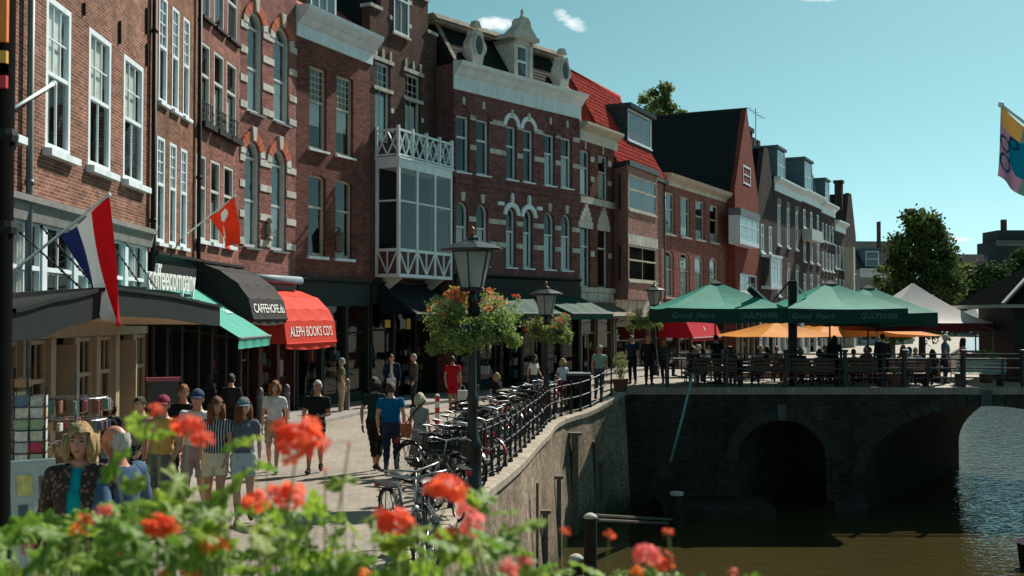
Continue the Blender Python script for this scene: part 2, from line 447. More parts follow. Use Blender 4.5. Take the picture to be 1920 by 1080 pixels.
# street sheet on the left bank, with the ramps up to both bridges
ys = [-4 + .5 * i for i in range(0, 122)] + [58 + 4 * i for i in range(36)] + [220, 300, 450, 700]
ts = [0, .3, .6, .75, .82, .87, .9, .92, .94, .955, .97, .98, .99, 1]
mb = MB()
for y in ys:
    xe = edgeL(y) - .02 if y <= 200 else 500
    for t in ts:
        x = -70 + (xe + 70) * t if y <= 200 else -500 + 1000 * t
        mb.v.append((x, y, G(x, y)))
nT = len(ts)
for i in range(len(ys) - 1):
    for k in range(nT - 1):
        mb.f.append((i * nT + k, i * nT + k + 1, (i + 1) * nT + k + 1, (i + 1) * nT + k)); mb.mi.append(0)
tag(mb.build('street', STREETM, smooth=True), kind='structure')
mb = MB()
ysr = [-4, 10, 24, 37, 41, 46.5, 52, 57, 66, 75, 90, 107, 125, 150, 164]
for y in ysr:
    mb.v += [(edgeR(y), y, 0), (260, y, 0)]
for i in range(len(ysr) - 1): mb.f.append((2 * i, 2 * i + 1, 2 * i + 3, 2 * i + 2)); mb.mi.append(0)
tag(mb.build('far_bank_street', STREETM), kind='structure')

# canal water
def water_mat():
    m, n, b = new_mat('canal_water')
    b.inputs['Base Color'].default_value = (.052, .044, .018, 1)
    b.inputs['Roughness'].default_value = .025
    b.inputs['IOR'].default_value = 1.42
    tc = n.nodes.new('ShaderNodeTexCoord')
    mp = n.nodes.new('ShaderNodeMapping'); mp.inputs['Scale'].default_value = (.8, 1.6, 1); mp.inputs['Rotation'].default_value = (0, 0, .12)
    n.links.new(tc.outputs['Object'], mp.inputs[0])
    n1 = n.nodes.new('ShaderNodeTexNoise'); n1.inputs['Scale'].default_value = 2.2; n1.inputs['Detail'].default_value = 2.5; n1.inputs['Roughness'].default_value = .5
    n.links.new(mp.outputs[0], n1.inputs[0])
    bp = n.nodes.new('ShaderNodeBump'); bp.inputs['Strength'].default_value = .5; bp.inputs['Distance'].default_value = .085
    sy = n.nodes.new('ShaderNodeSeparateXYZ'); n.links.new(tc.outputs['Object'], sy.inputs[0])
    mr = n.nodes.new('ShaderNodeMapRange'); mr.inputs[1].default_value = 34; mr.inputs[2].default_value = 42; mr.inputs[3].default_value = .085; mr.inputs[4].default_value = .2
    n.links.new(sy.outputs[1], mr.inputs[0]); n.links.new(mr.outputs[0], bp.inputs['Distance'])     # breezier water beyond the shelter of the bridge
    n.links.new(n1.outputs[0], bp.inputs['Height']); n.links.new(bp.outputs[0], b.inputs['Normal'])
    n2 = n.nodes.new('ShaderNodeTexNoise'); n2.inputs['Scale'].default_value = .25; n2.inputs['Detail'].default_value = 4
    n.links.new(tc.outputs['Object'], n2.inputs[0])
    cr = n.nodes.new('ShaderNodeValToRGB'); cr.color_ramp.elements[0].color = (.034, .028, .01, 1); cr.color_ramp.elements[1].color = (.058, .046, .018, 1)
    n.links.new(n2.outputs[0], cr.inputs[0]); n.links.new(cr.outputs[0], b.inputs['Base Color'])
    MATS['canal_water'] = m
    return m
mb = MB(); mb.quad((-4, -6, WATER), (160, -6, WATER), (160, 205, WATER), (-4, 205, WATER))
tag(mb.build('canal_water', water_mat()), kind='structure')

# quay wall with coping stones
QBRICK = brick_mat('quay_brick', (.36, .265, .185), (.25, .18, .125), (.4, .33, .255), bw=.24, rh=.085, ms=.013, stain=.7, bump=1.0)
# damp, algae-darkened band above the waterline
n = QBRICK.node_tree; tc = [x for x in n.nodes if x.type == 'TEX_COORD'][0]; bs = n.nodes['Principled BSDF']; src = bs.inputs['Base Color'].links[0].from_socket
sp = n.nodes.new('ShaderNodeSeparateXYZ'); n.links.new(tc.outputs['Object'], sp.inputs[0])
nz = n.nodes.new('ShaderNodeTexNoise'); nz.inputs['Scale'].default_value = 2.5; nz.inputs['Detail'].default_value = 6; n.links.new(tc.outputs['Object'], nz.inputs[0])
ad = n.nodes.new('ShaderNodeMath'); ad.operation = 'SUBTRACT'; n.links.new(sp.outputs[2], ad.inputs[0]); n.links.new(nz.outputs[0], ad.inputs[1])
mr = n.nodes.new('ShaderNodeMapRange'); mr.inputs[1].default_value = -.35; mr.inputs[2].default_value = .25; mr.inputs[3].default_value = .85; mr.inputs[4].default_value = 0; n.links.new(ad.outputs[0], mr.inputs[0])
mx = n.nodes.new('ShaderNodeMix'); mx.data_type = 'RGBA'; mx.inputs[7].default_value = (.045, .05, .022, 1); n.links.new(mr.outputs[0], mx.inputs[0]); n.links.new(src, mx.inputs[6]); n.links.new(mx.outputs[2], bs.inputs['Base Color'])
def edge_pts(y0, y1, step=.5):
    n = int((y1 - y0) / step); return [(edgeL(y0 + (y1 - y0) * i / n), y0 + (y1 - y0) * i / n) for i in range(n + 1)]
COPE = mat('coping_sandstone', (.36, .31, .25), .85, var=.25, scale=4, bump=.25)
def quay(name, label, y0, y1, step):
    e = thing(name, label, 'wall', (edgeL(y0), y0, WATER))
    o0 = Vector((edgeL(y0), y0, WATER))
    pts = edge_pts(y0, y1, step); m = MB()
    for (x, y) in pts:
        for (dx, z) in ((0, G(x, y) - .13), (.1, -1.7), (.22, WATER - .5)):
            m.v.append((x + dx - o0.x, y - o0.y, z - o0.z))
    for i in range(len(pts) - 1):
        for k in range(2):
            m.f.append((3 * i + k, 3 * i + 3 + k, 3 * i + 4 + k, 3 * i + 1 + k)); m.mi.append(0)
    w = m.build('brick_face', QBRICK, e)
    L = 0; s0 = pts[0]; acc_ = []
    for i in range(len(pts) - 1):
        acc_.append(pts[i])
    step_n = max(1, int(1.0 / step))
    j = 0
    for i in range(0, len(pts) - 1, step_n):
        a = Vector((*pts[i], 0)); b = Vector((*pts[min(i + step_n, len(pts) - 1)], 0))
        d = (b - a); 
        if d.length < .05: continue
        d.normalize(); nn = Vector((d.y, -d.x, 0))
        a2 = a + d * .006; b2 = b - d * .006
        za = G(a.x, a.y); zb = G(b.x, b.y); j_ = RND.uniform(-.006, .006)
        m = MB(); P = []
        for (q, z) in ((a2, za), (b2, zb)):
            for (off, h) in ((-.36, .035), (.03, .035), (.06, .0), (.06, -.13), (-.36, -.13)):
                P.append(Vector((q.x, q.y, z + h + j_)) + nn * off - o0)
        m.add(P, [(0, 1, 2, 3, 4), (9, 8, 7, 6, 5)] + [(k, k + 5, (k + 1) % 5 + 5, (k + 1) % 5) for k in range(5)])
        m.build('coping_stone', COPE, e)
    return e
quay('quay_wall', 'sunlit brown brick canal wall with pale coping curving to the bridge', -4, 37, .5)
quay('quay_wall', 'canal wall beyond the bridge below the far row of houses', 46.5, 120, 3.5)
m = MB(); P = []
for y in ysr:
    if y > 150: break
    x = edgeR(y); P += [(x, y, 0.0), (x - .1, y, WATER - .5)]
m.v = P; n_ = len(P) // 2
for i in range(n_ - 1): m.f.append((2 * i, 2 * i + 1, 2 * i + 3, 2 * i + 2)); m.mi.append(0)
tag(m.build('quay_wall', QBRICK), 'brick canal wall on the opposite bank behind the arch opening', 'wall')

# timber fender beams with caps on the quay wall
def wall_y(px):
    a, b = 15.0, 36.9
    for _ in range(40):
        c = (a + b) / 2
        if edgeL(c) + .18 - (px - 960) / F * c > 0: b = c
        else: a = c
    # edge crosses the pixel ray from left to right as y grows
    return c
def wall_y2(px):
    best = (9e9, 25)
    for i in range(400):
        y = 18 + i * .0475
        d = abs(edgeL(y) + .16 - (px - 960) / F * y)
        if d < best[0]: best = (d, y)
    return best[1]
FEND = [(1019, 963, 'shortest timber fender beam with flat cap low on the sunlit quay wall', .13), (1045, 898, 'capped timber fender beam in the middle of the sunlit quay wall', .12), (1075, 816, 'tall thick timber fender beam with round cap at the curve of the quay wall', .2),
        (1116, 832, 'tall capped timber fender beam at the shaded end of the quay wall', .14), (1126, 868, 'lower capped timber fender beam in shade nearest the bridge', .14), (1004, 905, 'slim uncapped timber fender beam left of the capped ones on quay wall', .06)]
for (px, py, lab, w) in FEND:
    y = wall_y2(px); x = edgeL(y) + .2; p = at(px, py, y)
    e = thing('fender_beam', lab, 'fender beam', (x, y, WATER), group='timber fender beams on the quay wall')
    h = max(.6, p.z - WATER)
    m = MB(); m.box(-w / 2, w / 2, -w / 2, w / 2, -.5, h); m.build('beam', GREYWOOD, e, bevel=.01)
    if 'uncapped' not in lab:
        m = MB(); m.box(-w, w, -w * .8, w * .8, h, h + .09); m.build('cap', GREYWOOD, e, bevel=.01)

# ------------------------------------------------------------------ far bridge
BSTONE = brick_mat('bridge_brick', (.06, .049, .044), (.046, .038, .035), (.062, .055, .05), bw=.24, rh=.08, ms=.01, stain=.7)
SK = tan(radians(37.2))
ARCHES = [(7.8, 10.85, -1.85, -.52), (12.2, 20.6, -2.35, -.02)]    # x0, x1, spring z, crown z
bridge = thing('arch_bridge', 'brick canal bridge in shade with two arches below the cafe terrace', 'bridge', (4.6, BY0, WATER))
bo = Vector((4.6, BY0, WATER))
def arch_z(x, a):
    c = (a[0] + a[1]) / 2; h = (a[1] - a[0]) / 2; t = max(0, 1 - ((x - c) / h) ** 2)
    return a[2] + (a[3] - a[2]) * t ** .5
xs = sorted(set([3.8 + .3 * i for i in range(0, 78)] + [a + (b - a) * (1 - cos(pi * k / 28)) / 2 for a, b, _, _ in ARCHES for k in range(29)]))
def bottom(xm, x):
    for a in ARCHES:
        if a[0] <= xm <= a[1]: return arch_z(x, a)
    return WATER - .5
def bface(y, sh):
    m = MB()
    for x0, x1 in zip(xs, xs[1:]):
        xm = (x0 + x1) / 2; b0, b1 = bottom(xm, x0), bottom(xm, x1)
        m.quad(*[Vector(p) - bo for p in ((x0 + sh, y, b0), (x1 + sh, y, b1), (x1 + sh, y, DECK - .22), (x0 + sh, y, DECK - .22))])
    return m
SH = (BY1 - BY0) * SK
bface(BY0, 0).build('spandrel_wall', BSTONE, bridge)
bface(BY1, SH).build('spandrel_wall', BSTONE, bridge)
for a in ARCHES:
    m = MB(); prof = [(a[0], WATER - .5), (a[0], a[2])] + [(x, arch_z(x, a)) for x in [a[0] + (a[1] - a[0]) * (1 - cos(pi * k / 28)) / 2 for k in range(1, 28)]] + [(a[1], a[2]), (a[1], WATER - .5)]
    for (p, q) in zip(prof, prof[1:]):
        m.quad(*[Vector(v) - bo for v in ((p[0], BY0, p[1]), (q[0], BY0, q[1]), (q[0] + SH, BY1, q[1]), (p[0] + SH, BY1, p[1]))])
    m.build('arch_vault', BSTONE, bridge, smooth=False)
    # voussoirs, each its own stone standing proud of the face
    c = (a[0] + a[1]) / 2; hw = (a[1] - a[0]) / 2; rh_ = a[3] - a[2]; N = 17 if hw < 2 else 31
    for k in range(N):
        t0, t1 = pi * k / N + .006, pi * (k + 1) / N - .006
        th = .42 if k != N // 2 else .56
        P = []
        for yy in (-.035 if k != N // 2 else -.07, .04):
            for (t, r) in ((t0, 0), (t1, 0), (t1, th), (t0, th)):
                P.append(Vector((c - (hw + r) * cos(t), BY0 + yy, a[2] + (rh_ + r) * sin(t))) - bo)
        mm = MB(); mm.add(P, [(0, 1, 2, 3), (7, 6, 5, 4), (0, 4, 5, 1), (1, 5, 6, 2), (2, 6, 7, 3), (3, 7, 4, 0)])
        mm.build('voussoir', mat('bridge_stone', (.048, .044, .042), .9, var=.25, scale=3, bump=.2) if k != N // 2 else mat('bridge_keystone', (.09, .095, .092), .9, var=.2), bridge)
m = MB(); x1 = xs[-1]
m.add([Vector(p) - bo for p in ((3.7, BY0 - .06, DECK - .22), (x1, BY0 - .06, DECK - .22), (x1 + SH, BY1 + .06, DECK - .22), (3.7 + SH, BY1 + .06, DECK - .22),
        (3.7, BY0 - .06, DECK + .02), (x1, BY0 - .06, DECK + .02), (x1 + SH, BY1 + .06, DECK + .02), (3.7 + SH, BY1 + .06, DECK + .02))],
      [(0, 3, 2, 1), (4, 5, 6, 7), (0, 1, 5, 4), (1, 2, 6, 5), (2, 3, 7, 6), (3, 0, 4, 7)])
m.build('deck', STREETM, bridge)
# pier nose at the water and a low wharf ledge
m = MB(); m.box(11.0 - bo.x, 12.1 - bo.x, -.5, .06, -.6, .28); m.build('pier_footing', mat('bridge_stone'), bridge)
m = MB(); m.box(4.9, 8.6, 34.9, 36.98, WATER - .4, WATER + .42)
tag(m.build('wharf', BSTONE, bevel=.02), kind='structure')

# near bridge the photographer stands on (below the frame)
m = MB(); m.box(-3, 14, -4, 2.1, 1.1, 1.5); tag(m.build('near_bridge_deck', STREETM), kind='structure')

# mooring posts and jetty beams
MOSS = mat('post_cap_grey', (.5, .5, .47), .8, var=.15, scale=8, bump=.3)
def mooring(px, py, r, Y, lab, dome=True):
    p = at(px, py, Y); h = p.z - WATER
    e = thing('mooring_post', lab, 'mooring post', (p.x, Y, WATER), group='mooring posts in the canal')
    m = MB(); m.lathe([(r * .98, -.6), (r, 0), (r * .96, h - r * .5)], 14); m.build('shaft', mat('tarred_wood', (.035, .03, .026), .75, var=.4, scale=9, bump=.4), e)
    m = MB(); m.lathe([(r * 1.04, h - r * .5), (r * 1.04, h - r * .25), (r * .8, h), (r * .4, h + r * .22), (.01, h + r * .3)] if dome else [(r * 1.1, h - r * .5), (r * 1.12, h - r * .1), (r * .9, h)], 14, (0, 0, 0)); m.build('cap', MOSS, e, smooth=dome)
mooring(1107, 965, .155, 25.0, 'taller dark mooring post with domed grey cap beside the quay wall')
mooring(1080, 1042, .16, 24.0, 'shorter dark mooring post with domed pale cap nearest the quay wall')
mooring(1269, 922, .2, 34.0, 'dark mooring post with flat pale cap standing out in the canal', False)
for (p0, p1, lab) in (((1116, 966, 29.5), (1258, 974, 33.9), 'upper pale timber beam floating between two mooring posts'), ((1119, 975, 29.2), (1250, 981, 33.4), 'lower pale timber beam floating between two mooring posts')):
    a, b = at(*p0), at(*p1)
    m = MB(); m.bar(a - a, b - a, .16, .07)
    tag(m.build('jetty_beam', GREYWOOD, None, a, bevel=.01), lab, 'beam', 'timber beams between mooring posts')
a, b = at(1299, 700, 36.2), at(1257, 866, 35.6)
m = MB(); m.path([(0, 0, 0), (b - a) * .5 + Vector((.02, 0, 0)), b - a], .045, 10)
e = thing('boat_pole', 'long teal pole hanging slanted from the bridge railing over the canal', 'pole', a)
m.build('shaft', mat('teal_paint', (.14, .3, .31), .5, var=.15), e, smooth=True)
m = MB(); m.tube((b - a) * .97, (b - a) * 1.01, .055, .05, 10); m.build('end_ferrule', LEAD, e)
m = MB(); m.box(-.25, .4, .0, .9, -.06, .02); m.build('hanging_bracket', IRON, e)

# =================================================================== HOUSES
MESHC = {}
def cached(key, fn):
    if key not in MESHC: MESHC[key] = fn()
    return MESHC[key]
def outline(w, h, rise, n=10):
    if rise <= 0: return [(0, 0), (w, 0), (w, h), (0, h)]
    return [(0, 0), (w, 0)] + [(w / 2 + w / 2 * cos(pi * k / n), h - rise + rise * sin(pi * k / n)) for k in range(n + 1)]
def strip_frame(m, w, h, rise, f, y0, y1):
    o = outline(w, h, rise); i = [(x + f, z + f) for x, z in outline(w - 2 * f, h - 2 * f, max(rise - f * .6, 0) if rise > 0 else 0)]
    n = len(o)
    for a in range(n):
        b = (a + 1) % n
        m.quad((o[a][0], y0, o[a][1]), (o[b][0], y0, o[b][1]), (i[b][0], y0, i[b][1]), (i[a][0], y0, i[a][1]))
        m.quad((i[a][0], y0, i[a][1]), (i[b][0], y0, i[b][1]), (i[b][0], y1, i[b][1]), (i[a][0], y1, i[a][1]))
        m.quad((o[a][0], y1, o[a][1]), (o[b][0], y1, o[b][1]), (i[b][0], y1, i[b][1]), (i[a][0], y1, i[a][1]))
class House:
    def __init__(s, name, label, A, th, width, height, wallm, depth=8.0, zb=0.0, cat='house'):
        s.A = Vector((A[0], A[1], 0)); s.th = radians(th); s.d = Vector((sin(s.th), cos(s.th), 0)); s.n = Vector((cos(s.th), -sin(s.th), 0))
        s.w, s.h, s.dep, s.zb, s.wm = width, height, depth, zb, wallm
        s.e = thing(name, label, cat, s.A, pi / 2 - s.th)
        s.op = []; s.glass = GLASS
        s.top = None
    def uz(s, px, py, p=0.0):       # pixel on the facade plane (pushed out by p) -> local u, z
        r = ray(px, py); O = s.A + s.n * p
        t = (O - CAM).dot(s.n) / r.dot(s.n); q = CAM + r * t
        return (q - s.A).dot(s.d), q.z
    def u(s, px, p=0.0): return s.uz(px, 592, p)[0]
    def end(s): return s.A + s.d * s.w
    def win(s, u0, u1, z0, z1, rise=0.0, fr=WHITE, fw=.07, rec=.12, fd=.06, split=(.5,), bars=None, sill=(.09, .1, .08, 'W'), curtain=None, glass=None, name='window', p=0.0, parent=None, cut=True):
        glass = glass or s.glass; w, h = round(u1 - u0, 3), round(z1 - z0, 3)
        if cut: s.op.append((u0, u1, z0, z1, rise))
        def mk():
            m = MB(); strip_frame(m, w, h, rise, fw, rec - .03, rec + fd)
            for sp in split: m.box(fw, w - fw, rec + fd - .09, rec + fd - .01, h * sp - .035, h * sp + .035)
            return m.mesh(name, fr)
        o = link(name, cached(('f', w, h, rise, fw, rec, fd, tuple(split), fr.name, name), mk), parent or s.e, (u0, -p, z0))
        cuts = [fw] + [h * sp for sp in split] + [h - fw]
        y = rec + fd - .045
        for k in range(len(cuts) - 1):
            a, b = cuts[k] + (.03 if k else 0), cuts[k + 1] - (.03 if k < len(cuts) - 2 else 0)
            nx, nz = (bars[k] if bars else (1, 1))
            top = (k == len(cuts) - 2) and rise > 0
            if top:
                def mkp():
                    m = MB(); pw, ph = w - 2 * fw, b - a
                    m.prism(outline(pw, ph, min(ph * .98, max(rise - fw * .6, .02))), -.004, .004, 'y'); return m.mesh('pane', glass)
                link('pane', cached(('pa', w, round(b - a, 3), rise, fw, glass.name), mkp), o, (fw, y, a)); continue
            cw, ch = (w - 2 * fw) / nx, (b - a) / nz
            def mkr():
                m = MB(); m.box(.012, cw - .012, -.004, .004, .012, ch - .012); return m.mesh('pane', glass)
            me = cached(('pr', round(cw, 3), round(ch, 3), glass.name), mkr)
            for i in range(nx):
                for j in range(nz): link('pane', me, o, (fw + cw * i, y, a + ch * j))
            if nx > 1 or nz > 1 or True:
                def mkb():
                    m = MB()
                    for i in range(nx + 1): m.box(cw * i - .013, cw * i + .013, -.02, .02, 0, b - a)
                    for j in range(nz + 1): m.box(0, w - 2 * fw, -.019, .019, ch * j - .013, ch * j + .013)
                    return m.mesh('glazing_bar', fr)
                link('glazing_bar', cached(('gb', w, round(b - a, 3), nx, nz, fw, fr.name), mkb), o, (fw, y, a))
        if sill:
            sh, sp_, ov, sm = sill; sm = {'W': WHITE, 'S': STONE, 'B': BLACKP, 'L': LEAD}[sm] if isinstance(sm, str) else sm
            m = MB(); m.prism([(-sp_, -sh), (rec, -sh), (rec, .0), (-sp_, -.02)], -ov, w + ov); m.build('sill', sm, o)
        if curtain:
            kind, lo_, hi_ = curtain; lo_, hi_ = h * lo_, h * hi_
            m = MB(); nn = 14 if kind == 'C' else 1
            m.grid(lambda a_, b_: (fw + (w - 2 * fw) * a_, rec + fd + .035 + (.02 * sin(a_ * 40) if kind == 'C' else 0), lo_ + (hi_ - lo_) * b_), nn * 2, 1)
            m.build('curtain' if kind == 'C' else 'blind', CURTAIN if kind == 'C' else BLIND, o)
        return o
    def row(s, xs_, xr, yt, yb, p=0.0, pad=0.0, **kw):
        zt = s.uz(xr, yt, p)[1]; zb_ = s.uz(xr, yb, p)[1]; out = []
        for (a, b) in xs_:
            out.append(s.win(s.u(a, p) - pad, s.u(b, p) + pad, zb_, zt, p=p, **kw))
        return out
    def box(s, name, m_, u0, u1, y0, y1, z0, z1, bevel=0.0):
        m = MB(); m.box(u0, u1, y0, y1, z0, z1); return m.build(name, m_, s.e, bevel=bevel)
    def pbox(s, name, m_, px0, px1, py0, py1, y0=-.04, y1=.02):   # box from pixels measured at px0
        u0, u1 = s.u(px0), s.u(px1); z1 = s.uz(px0, py0)[1]; z0 = s.uz(px0, py1)[1]
        return s.box(name, m_, u0, u1, y0, y1, min(z0, z1), max(z0, z1))
    def cornice(s, name, m_, z, prof, u0=None, u1=None):
        u0 = 0 if u0 is None else u0; u1 = s.w if u1 is None else u1
        m = MB(); m.prism([(-a, z + b) for a, b in prof], u0, u1); return m.build(name, m_, s.e)
    def finish(s, wall_lo=0.0, roof=None, roofm=None, sides=True, gable=None, ridge_h=3.0):
        W_, H_ = s.w, s.h; z_lo = wall_lo
        m = MB()
        xs_ = sorted(set([0, W_] + [max(0, min(W_, q)) for o in s.op for q in o[:2]])); zs_ = sorted(set([z_lo, H_] + [q for o in s.op for q in o[2:4] if z_lo < q < H_]))
        for a, b in zip(xs_, xs_[1:]):
            for c, d in zip(zs_, zs_[1:]):
                xm, zm = (a + b) / 2, (c + d) / 2
                if any(o[0] < xm < o[1] and o[2] < zm < o[3] for o in s.op): continue
                m.quad((a, 0, c), (b, 0, c), (b, 0, d), (a, 0, d))
        for (u0, u1, z0, z1, rise) in s.op:
            ol = [(u0 + x, z0 + z) for x, z in outline(u1 - u0, z1 - z0, rise)]
            n = len(ol)
            for i in range(n):
                a, b = ol[i], ol[(i + 1) % n]; m.quad((a[0], 0, a[1]), (b[0], 0, b[1]), (b[0], .28, b[1]), (a[0], .28, a[1]))
            if rise > 0:
                arc = ol[2:]; k = len(arc) // 2
                for i in range(k): m.quad((u1, 0, z1), (arc[i][0], 0, arc[i][1]), (arc[i + 1][0], 0, arc[i + 1][1]))
                for i in range(k, len(arc) - 1): m.quad((u0, 0, z1), (arc[i][0], 0, arc[i][1]), (arc[i + 1][0], 0, arc[i + 1][1]))
        if gable: m.prism(gable, 0, .35, 'y')
        D = s.dep
        if sides:
            m.quad((0, .002, z_lo), (0, D, z_lo), (0, D, H_), (0, .002, H_)); m.quad((W_, .002, z_lo), (W_, D, z_lo), (W_, D, H_), (W_, .002, H_))
            m.quad((0, D, -.2), (W_, D, -.2), (W_, D, H_), (0, D, H_))
            if z_lo > 0:
                for uu in (0.001, W_ - .001): m.quad((uu, .002, -.2), (uu, D, -.2), (uu, D, z_lo), (uu, .002, z_lo))
        m.build('wall', s.wm, s.e)
        # dark backing sheet stands in for the unlit rooms behind the windows
        m = MB(); m.quad((.05, 1.3, z_lo), (W_ - .05, 1.3, z_lo), (W_ - .05, 1.3, H_ - .05), (.05, 1.3, H_ - .05)); m.build('dark_backing', DARK, s.e)
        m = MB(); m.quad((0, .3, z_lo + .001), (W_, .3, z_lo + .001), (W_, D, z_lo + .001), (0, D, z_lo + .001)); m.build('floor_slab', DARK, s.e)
        if roof == 'gable':         # ridge parallel to the street
            m = MB(); m.prism([(-.15, H_), (D / 2, H_ + ridge_h), (D + .1, H_), (D, H_ - .05), (0, H_ - .05)], 0.004, W_ - .004); m.build('roof', roofm or SLATE, s.e)
        elif roof == 'cross':       # ridge runs back from the street
            m = MB(); m.prism([(-.02, H_), (W_ / 2, H_ + ridge_h), (W_ + .02, H_)], .2, D, 'y'); m.build('roof', roofm or SLATE, s.e)
        elif roof == 'flat':
            m = MB(); m.box(.05, W_ - .05, .1, D - .05, H_ - .25, H_ - .05); m.build('roof', LEAD, s.e)
        return s
    def shop(s, u0, u1, z1, fr=BLACKP, bays=3, riser=.45, fascia=.55, door=1, rec=.12, transom=.72, name='shop_front', glass=None):
        hgt = z1 - fascia; m = MB(); W_ = u1 - u0
        m.box(u0, u1, -.08, .16, hgt, z1)
        m.prism([(-.08, z1 - .14), (-.2, z1 - .05), (-.2, z1 + .015), (-.08, z1 + .015)], u0, u1)
        bw = W_ / bays
        for i in range(bays + 1):
            x = u0 + bw * i; x0 = max(u0, x - .09); x1 = min(u1, x + .09); m.box(x0, x1, -.05, .15, 0, hgt)
        o = m.build(name, fr, s.e)
        m = MB()
        for i in range(bays):
            a, b = u0 + bw * i + .09, u0 + bw * (i + 1) - .09
            if i == door:
                MB().box(a, b, rec, rec + .06, hgt * transom, hgt * transom + .07).build('transom_bar', fr, o)
                dm = MB(); dw = b - a
                dm.box(a, a + .1, rec + .3, rec + .35, 0, hgt * transom); dm.box(b - .1, b, rec + .3, rec + .35, 0, hgt * transom); dm.box(a, b, rec + .3, rec + .35, 0, .5); dm.box(a, b, rec + .3, rec + .35, hgt * transom - .1, hgt * transom)
                d = dm.build('door', fr, s.e)
                pm = MB(); pm.box(a + .1, b - .1, rec + .32, rec + .33, .5, hgt * transom - .1); pm.build('pane', glass or GLASSD, d)
                hm = MB(); hm.tube((b - .16, rec + .26, 1.0), (b - .16, rec + .26, 1.25), .015); hm.build('handle', CHROME, d)
            else:
                MB().box(a, b, rec - .05, rec + .12, 0, riser).build('stall_riser', fr, o); MB().box(a, b, rec, rec + .05, hgt * transom, hgt * transom + .06).build('transom_bar', fr, o)
                pm = MB(); pm.box(a, b, rec + .02, rec + .03, riser, hgt * transom); pm.build('pane', glass or GLASSD, o)
            pm = MB(); pm.box(a, b, rec + .02, rec + .03, hgt * transom + .07, hgt); pm.build('pane', glass or GLASSD, o)
        gm = MB(); rg_ = random.Random(int(u1 * 97 + z1 * 31))
        for i in range(bays):
            if i == door: continue
            a, b = u0 + bw * i + .15, u0 + bw * (i + 1) - .15; x = a
            for zz in (riser + .02, riser + .55, riser + 1.1):
                gm.cur = 0; gm.box(a, b, .4, .95, zz - .03, zz); x = a + .05
                while x < b - .12:
                    w_ = rg_.uniform(.06, .2); hh = rg_.uniform(.08, .4); gm.cur = rg_.randrange(1, len(GOODS)); gm.box(x, min(b, x + w_), .45 + rg_.uniform(0, .2), .8, zz, zz + hh); x += w_ + rg_.uniform(.02, .14)
        tag(gm.build('shop_goods', GOODS, o), kind='stuff')
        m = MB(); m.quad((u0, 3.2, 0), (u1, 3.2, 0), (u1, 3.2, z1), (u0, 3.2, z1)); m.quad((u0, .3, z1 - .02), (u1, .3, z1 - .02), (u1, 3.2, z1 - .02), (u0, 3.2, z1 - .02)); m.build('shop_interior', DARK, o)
        return o
GOODS = [WOOD] + [mat('goods_%d' % i, c, .6, var=.3, scale=15) for i, c in enumerate([(.5, .45, .35), (.4, .08, .06), (.1, .2, .3), (.45, .3, .1), (.6, .6, .58), (.12, .25, .14), (.3, .16, .1)])]
CORN = [(0, -.45), (.05, -.45), (.08, -.25), (.2, -.15), (.34, -.1), (.4, 0), (.4, .06), (0, .1)]

# ---- brick colours
B1 = brick_mat('brick_orange', (.29, .12, .078), (.18, .072, .05), (.4, .3, .235), stain=.55)
B2 = brick_mat('brick_brown', (.28, .12, .075), (.2, .082, .052), (.3, .21, .155), stain=.6)
B3 = brick_mat('brick_rose', (.31, .118, .095), (.25, .09, .075), (.3, .2, .16), stain=.45)
B4 = brick_mat('brick_red_banded', (.29, .09, .075), (.22, .07, .06), (.36, .26, .22), stain=.4)
B5 = brick_mat('brick_maroon', (.22, .075, .062), (.17, .06, .052), (.2, .12, .1), stain=.4)
B6 = brick_mat('brick_dark_brown', (.15, .075, .06), (.12, .06, .05), (.13, .09, .075), stain=.5)
B7 = brick_mat('brick_plum', (.24, .1, .1), (.19, .08, .08), (.2, .13, .12), stain=.45)
B8 = brick_mat('brick_pink', (.42, .2, .165), (.35, .16, .13), (.4, .3, .26), stain=.35)
B9 = brick_mat('brick_plain_red', (.36, .12, .1), (.3, .1, .085), (.3, .18, .15), stain=.35)
B10 = brick_mat('brick_deep_red', (.27, .055, .038), (.22, .046, .034), (.23, .085, .065), stain=.25)

# ---- 1: orange brick house with the striped flag, nearest
h1 = House('brick_house', 'orange brick house with tall white sash windows and curved shop canopy', (-7.54, 13.2), -2.57, 10.2, 10.6, B1); h1.glass = GLASSB
GZ = h1.uz(155, 405)[1]
W1 = h1.row([(81, 128), (162, 204), (228, 265)], 163, 46, 308, rec=.03, fd=.065, fw=.1, split=(.5,), bars=[(2, 1), (3, 2)], sill=(.14, .16, .12, 'W'), curtain=('B', .5, .97))
for o_ in W1:
    m = MB(); m.grid(lambda a_, b_: (.12 + .38 * a_, .15 + .02 * sin(a_ * 30), .1 + 1.2 * b_), 16, 1); m.build('curtain', CURTAIN, o_)
for q in range(2): h1.win(h1.u(81) - 4.6 + q * 2.27, h1.u(128) - 4.6 + q * 2.27, h1.uz(163, 308)[1], h1.uz(163, 46)[1], rec=.03, fd=.065, fw=.1, split=(.5,), bars=[(2, 1), (3, 2)], sill=(.14, .16, .12, 'W'))
h1.finish(wall_lo=GZ, roof='gable', ridge_h=3.5)
h1.cornice('gutter', mat('zinc', (.2, .2, .19), .5, var=.2), GZ - .02, [(0, -.3), (.1, -.3), (.14, -.05), (.22, -.02), (.22, .08), (0, .1)])
h1.cornice('roof_cornice', WHITE, h1.h, CORN)
for (px, y0, y1) in ((149, 0, 24), (217, 35, 78), (269, 78, 120), (268, 10, 60)):
    u_ = h1.u(px); m = MB(); m.bar((u_, -.03, h1.uz(px, y0)[1]), (u_ + .02, -.03, h1.uz(px, y1)[1]), .05, .03); m.build('wall_anchor', IRON, h1.e)
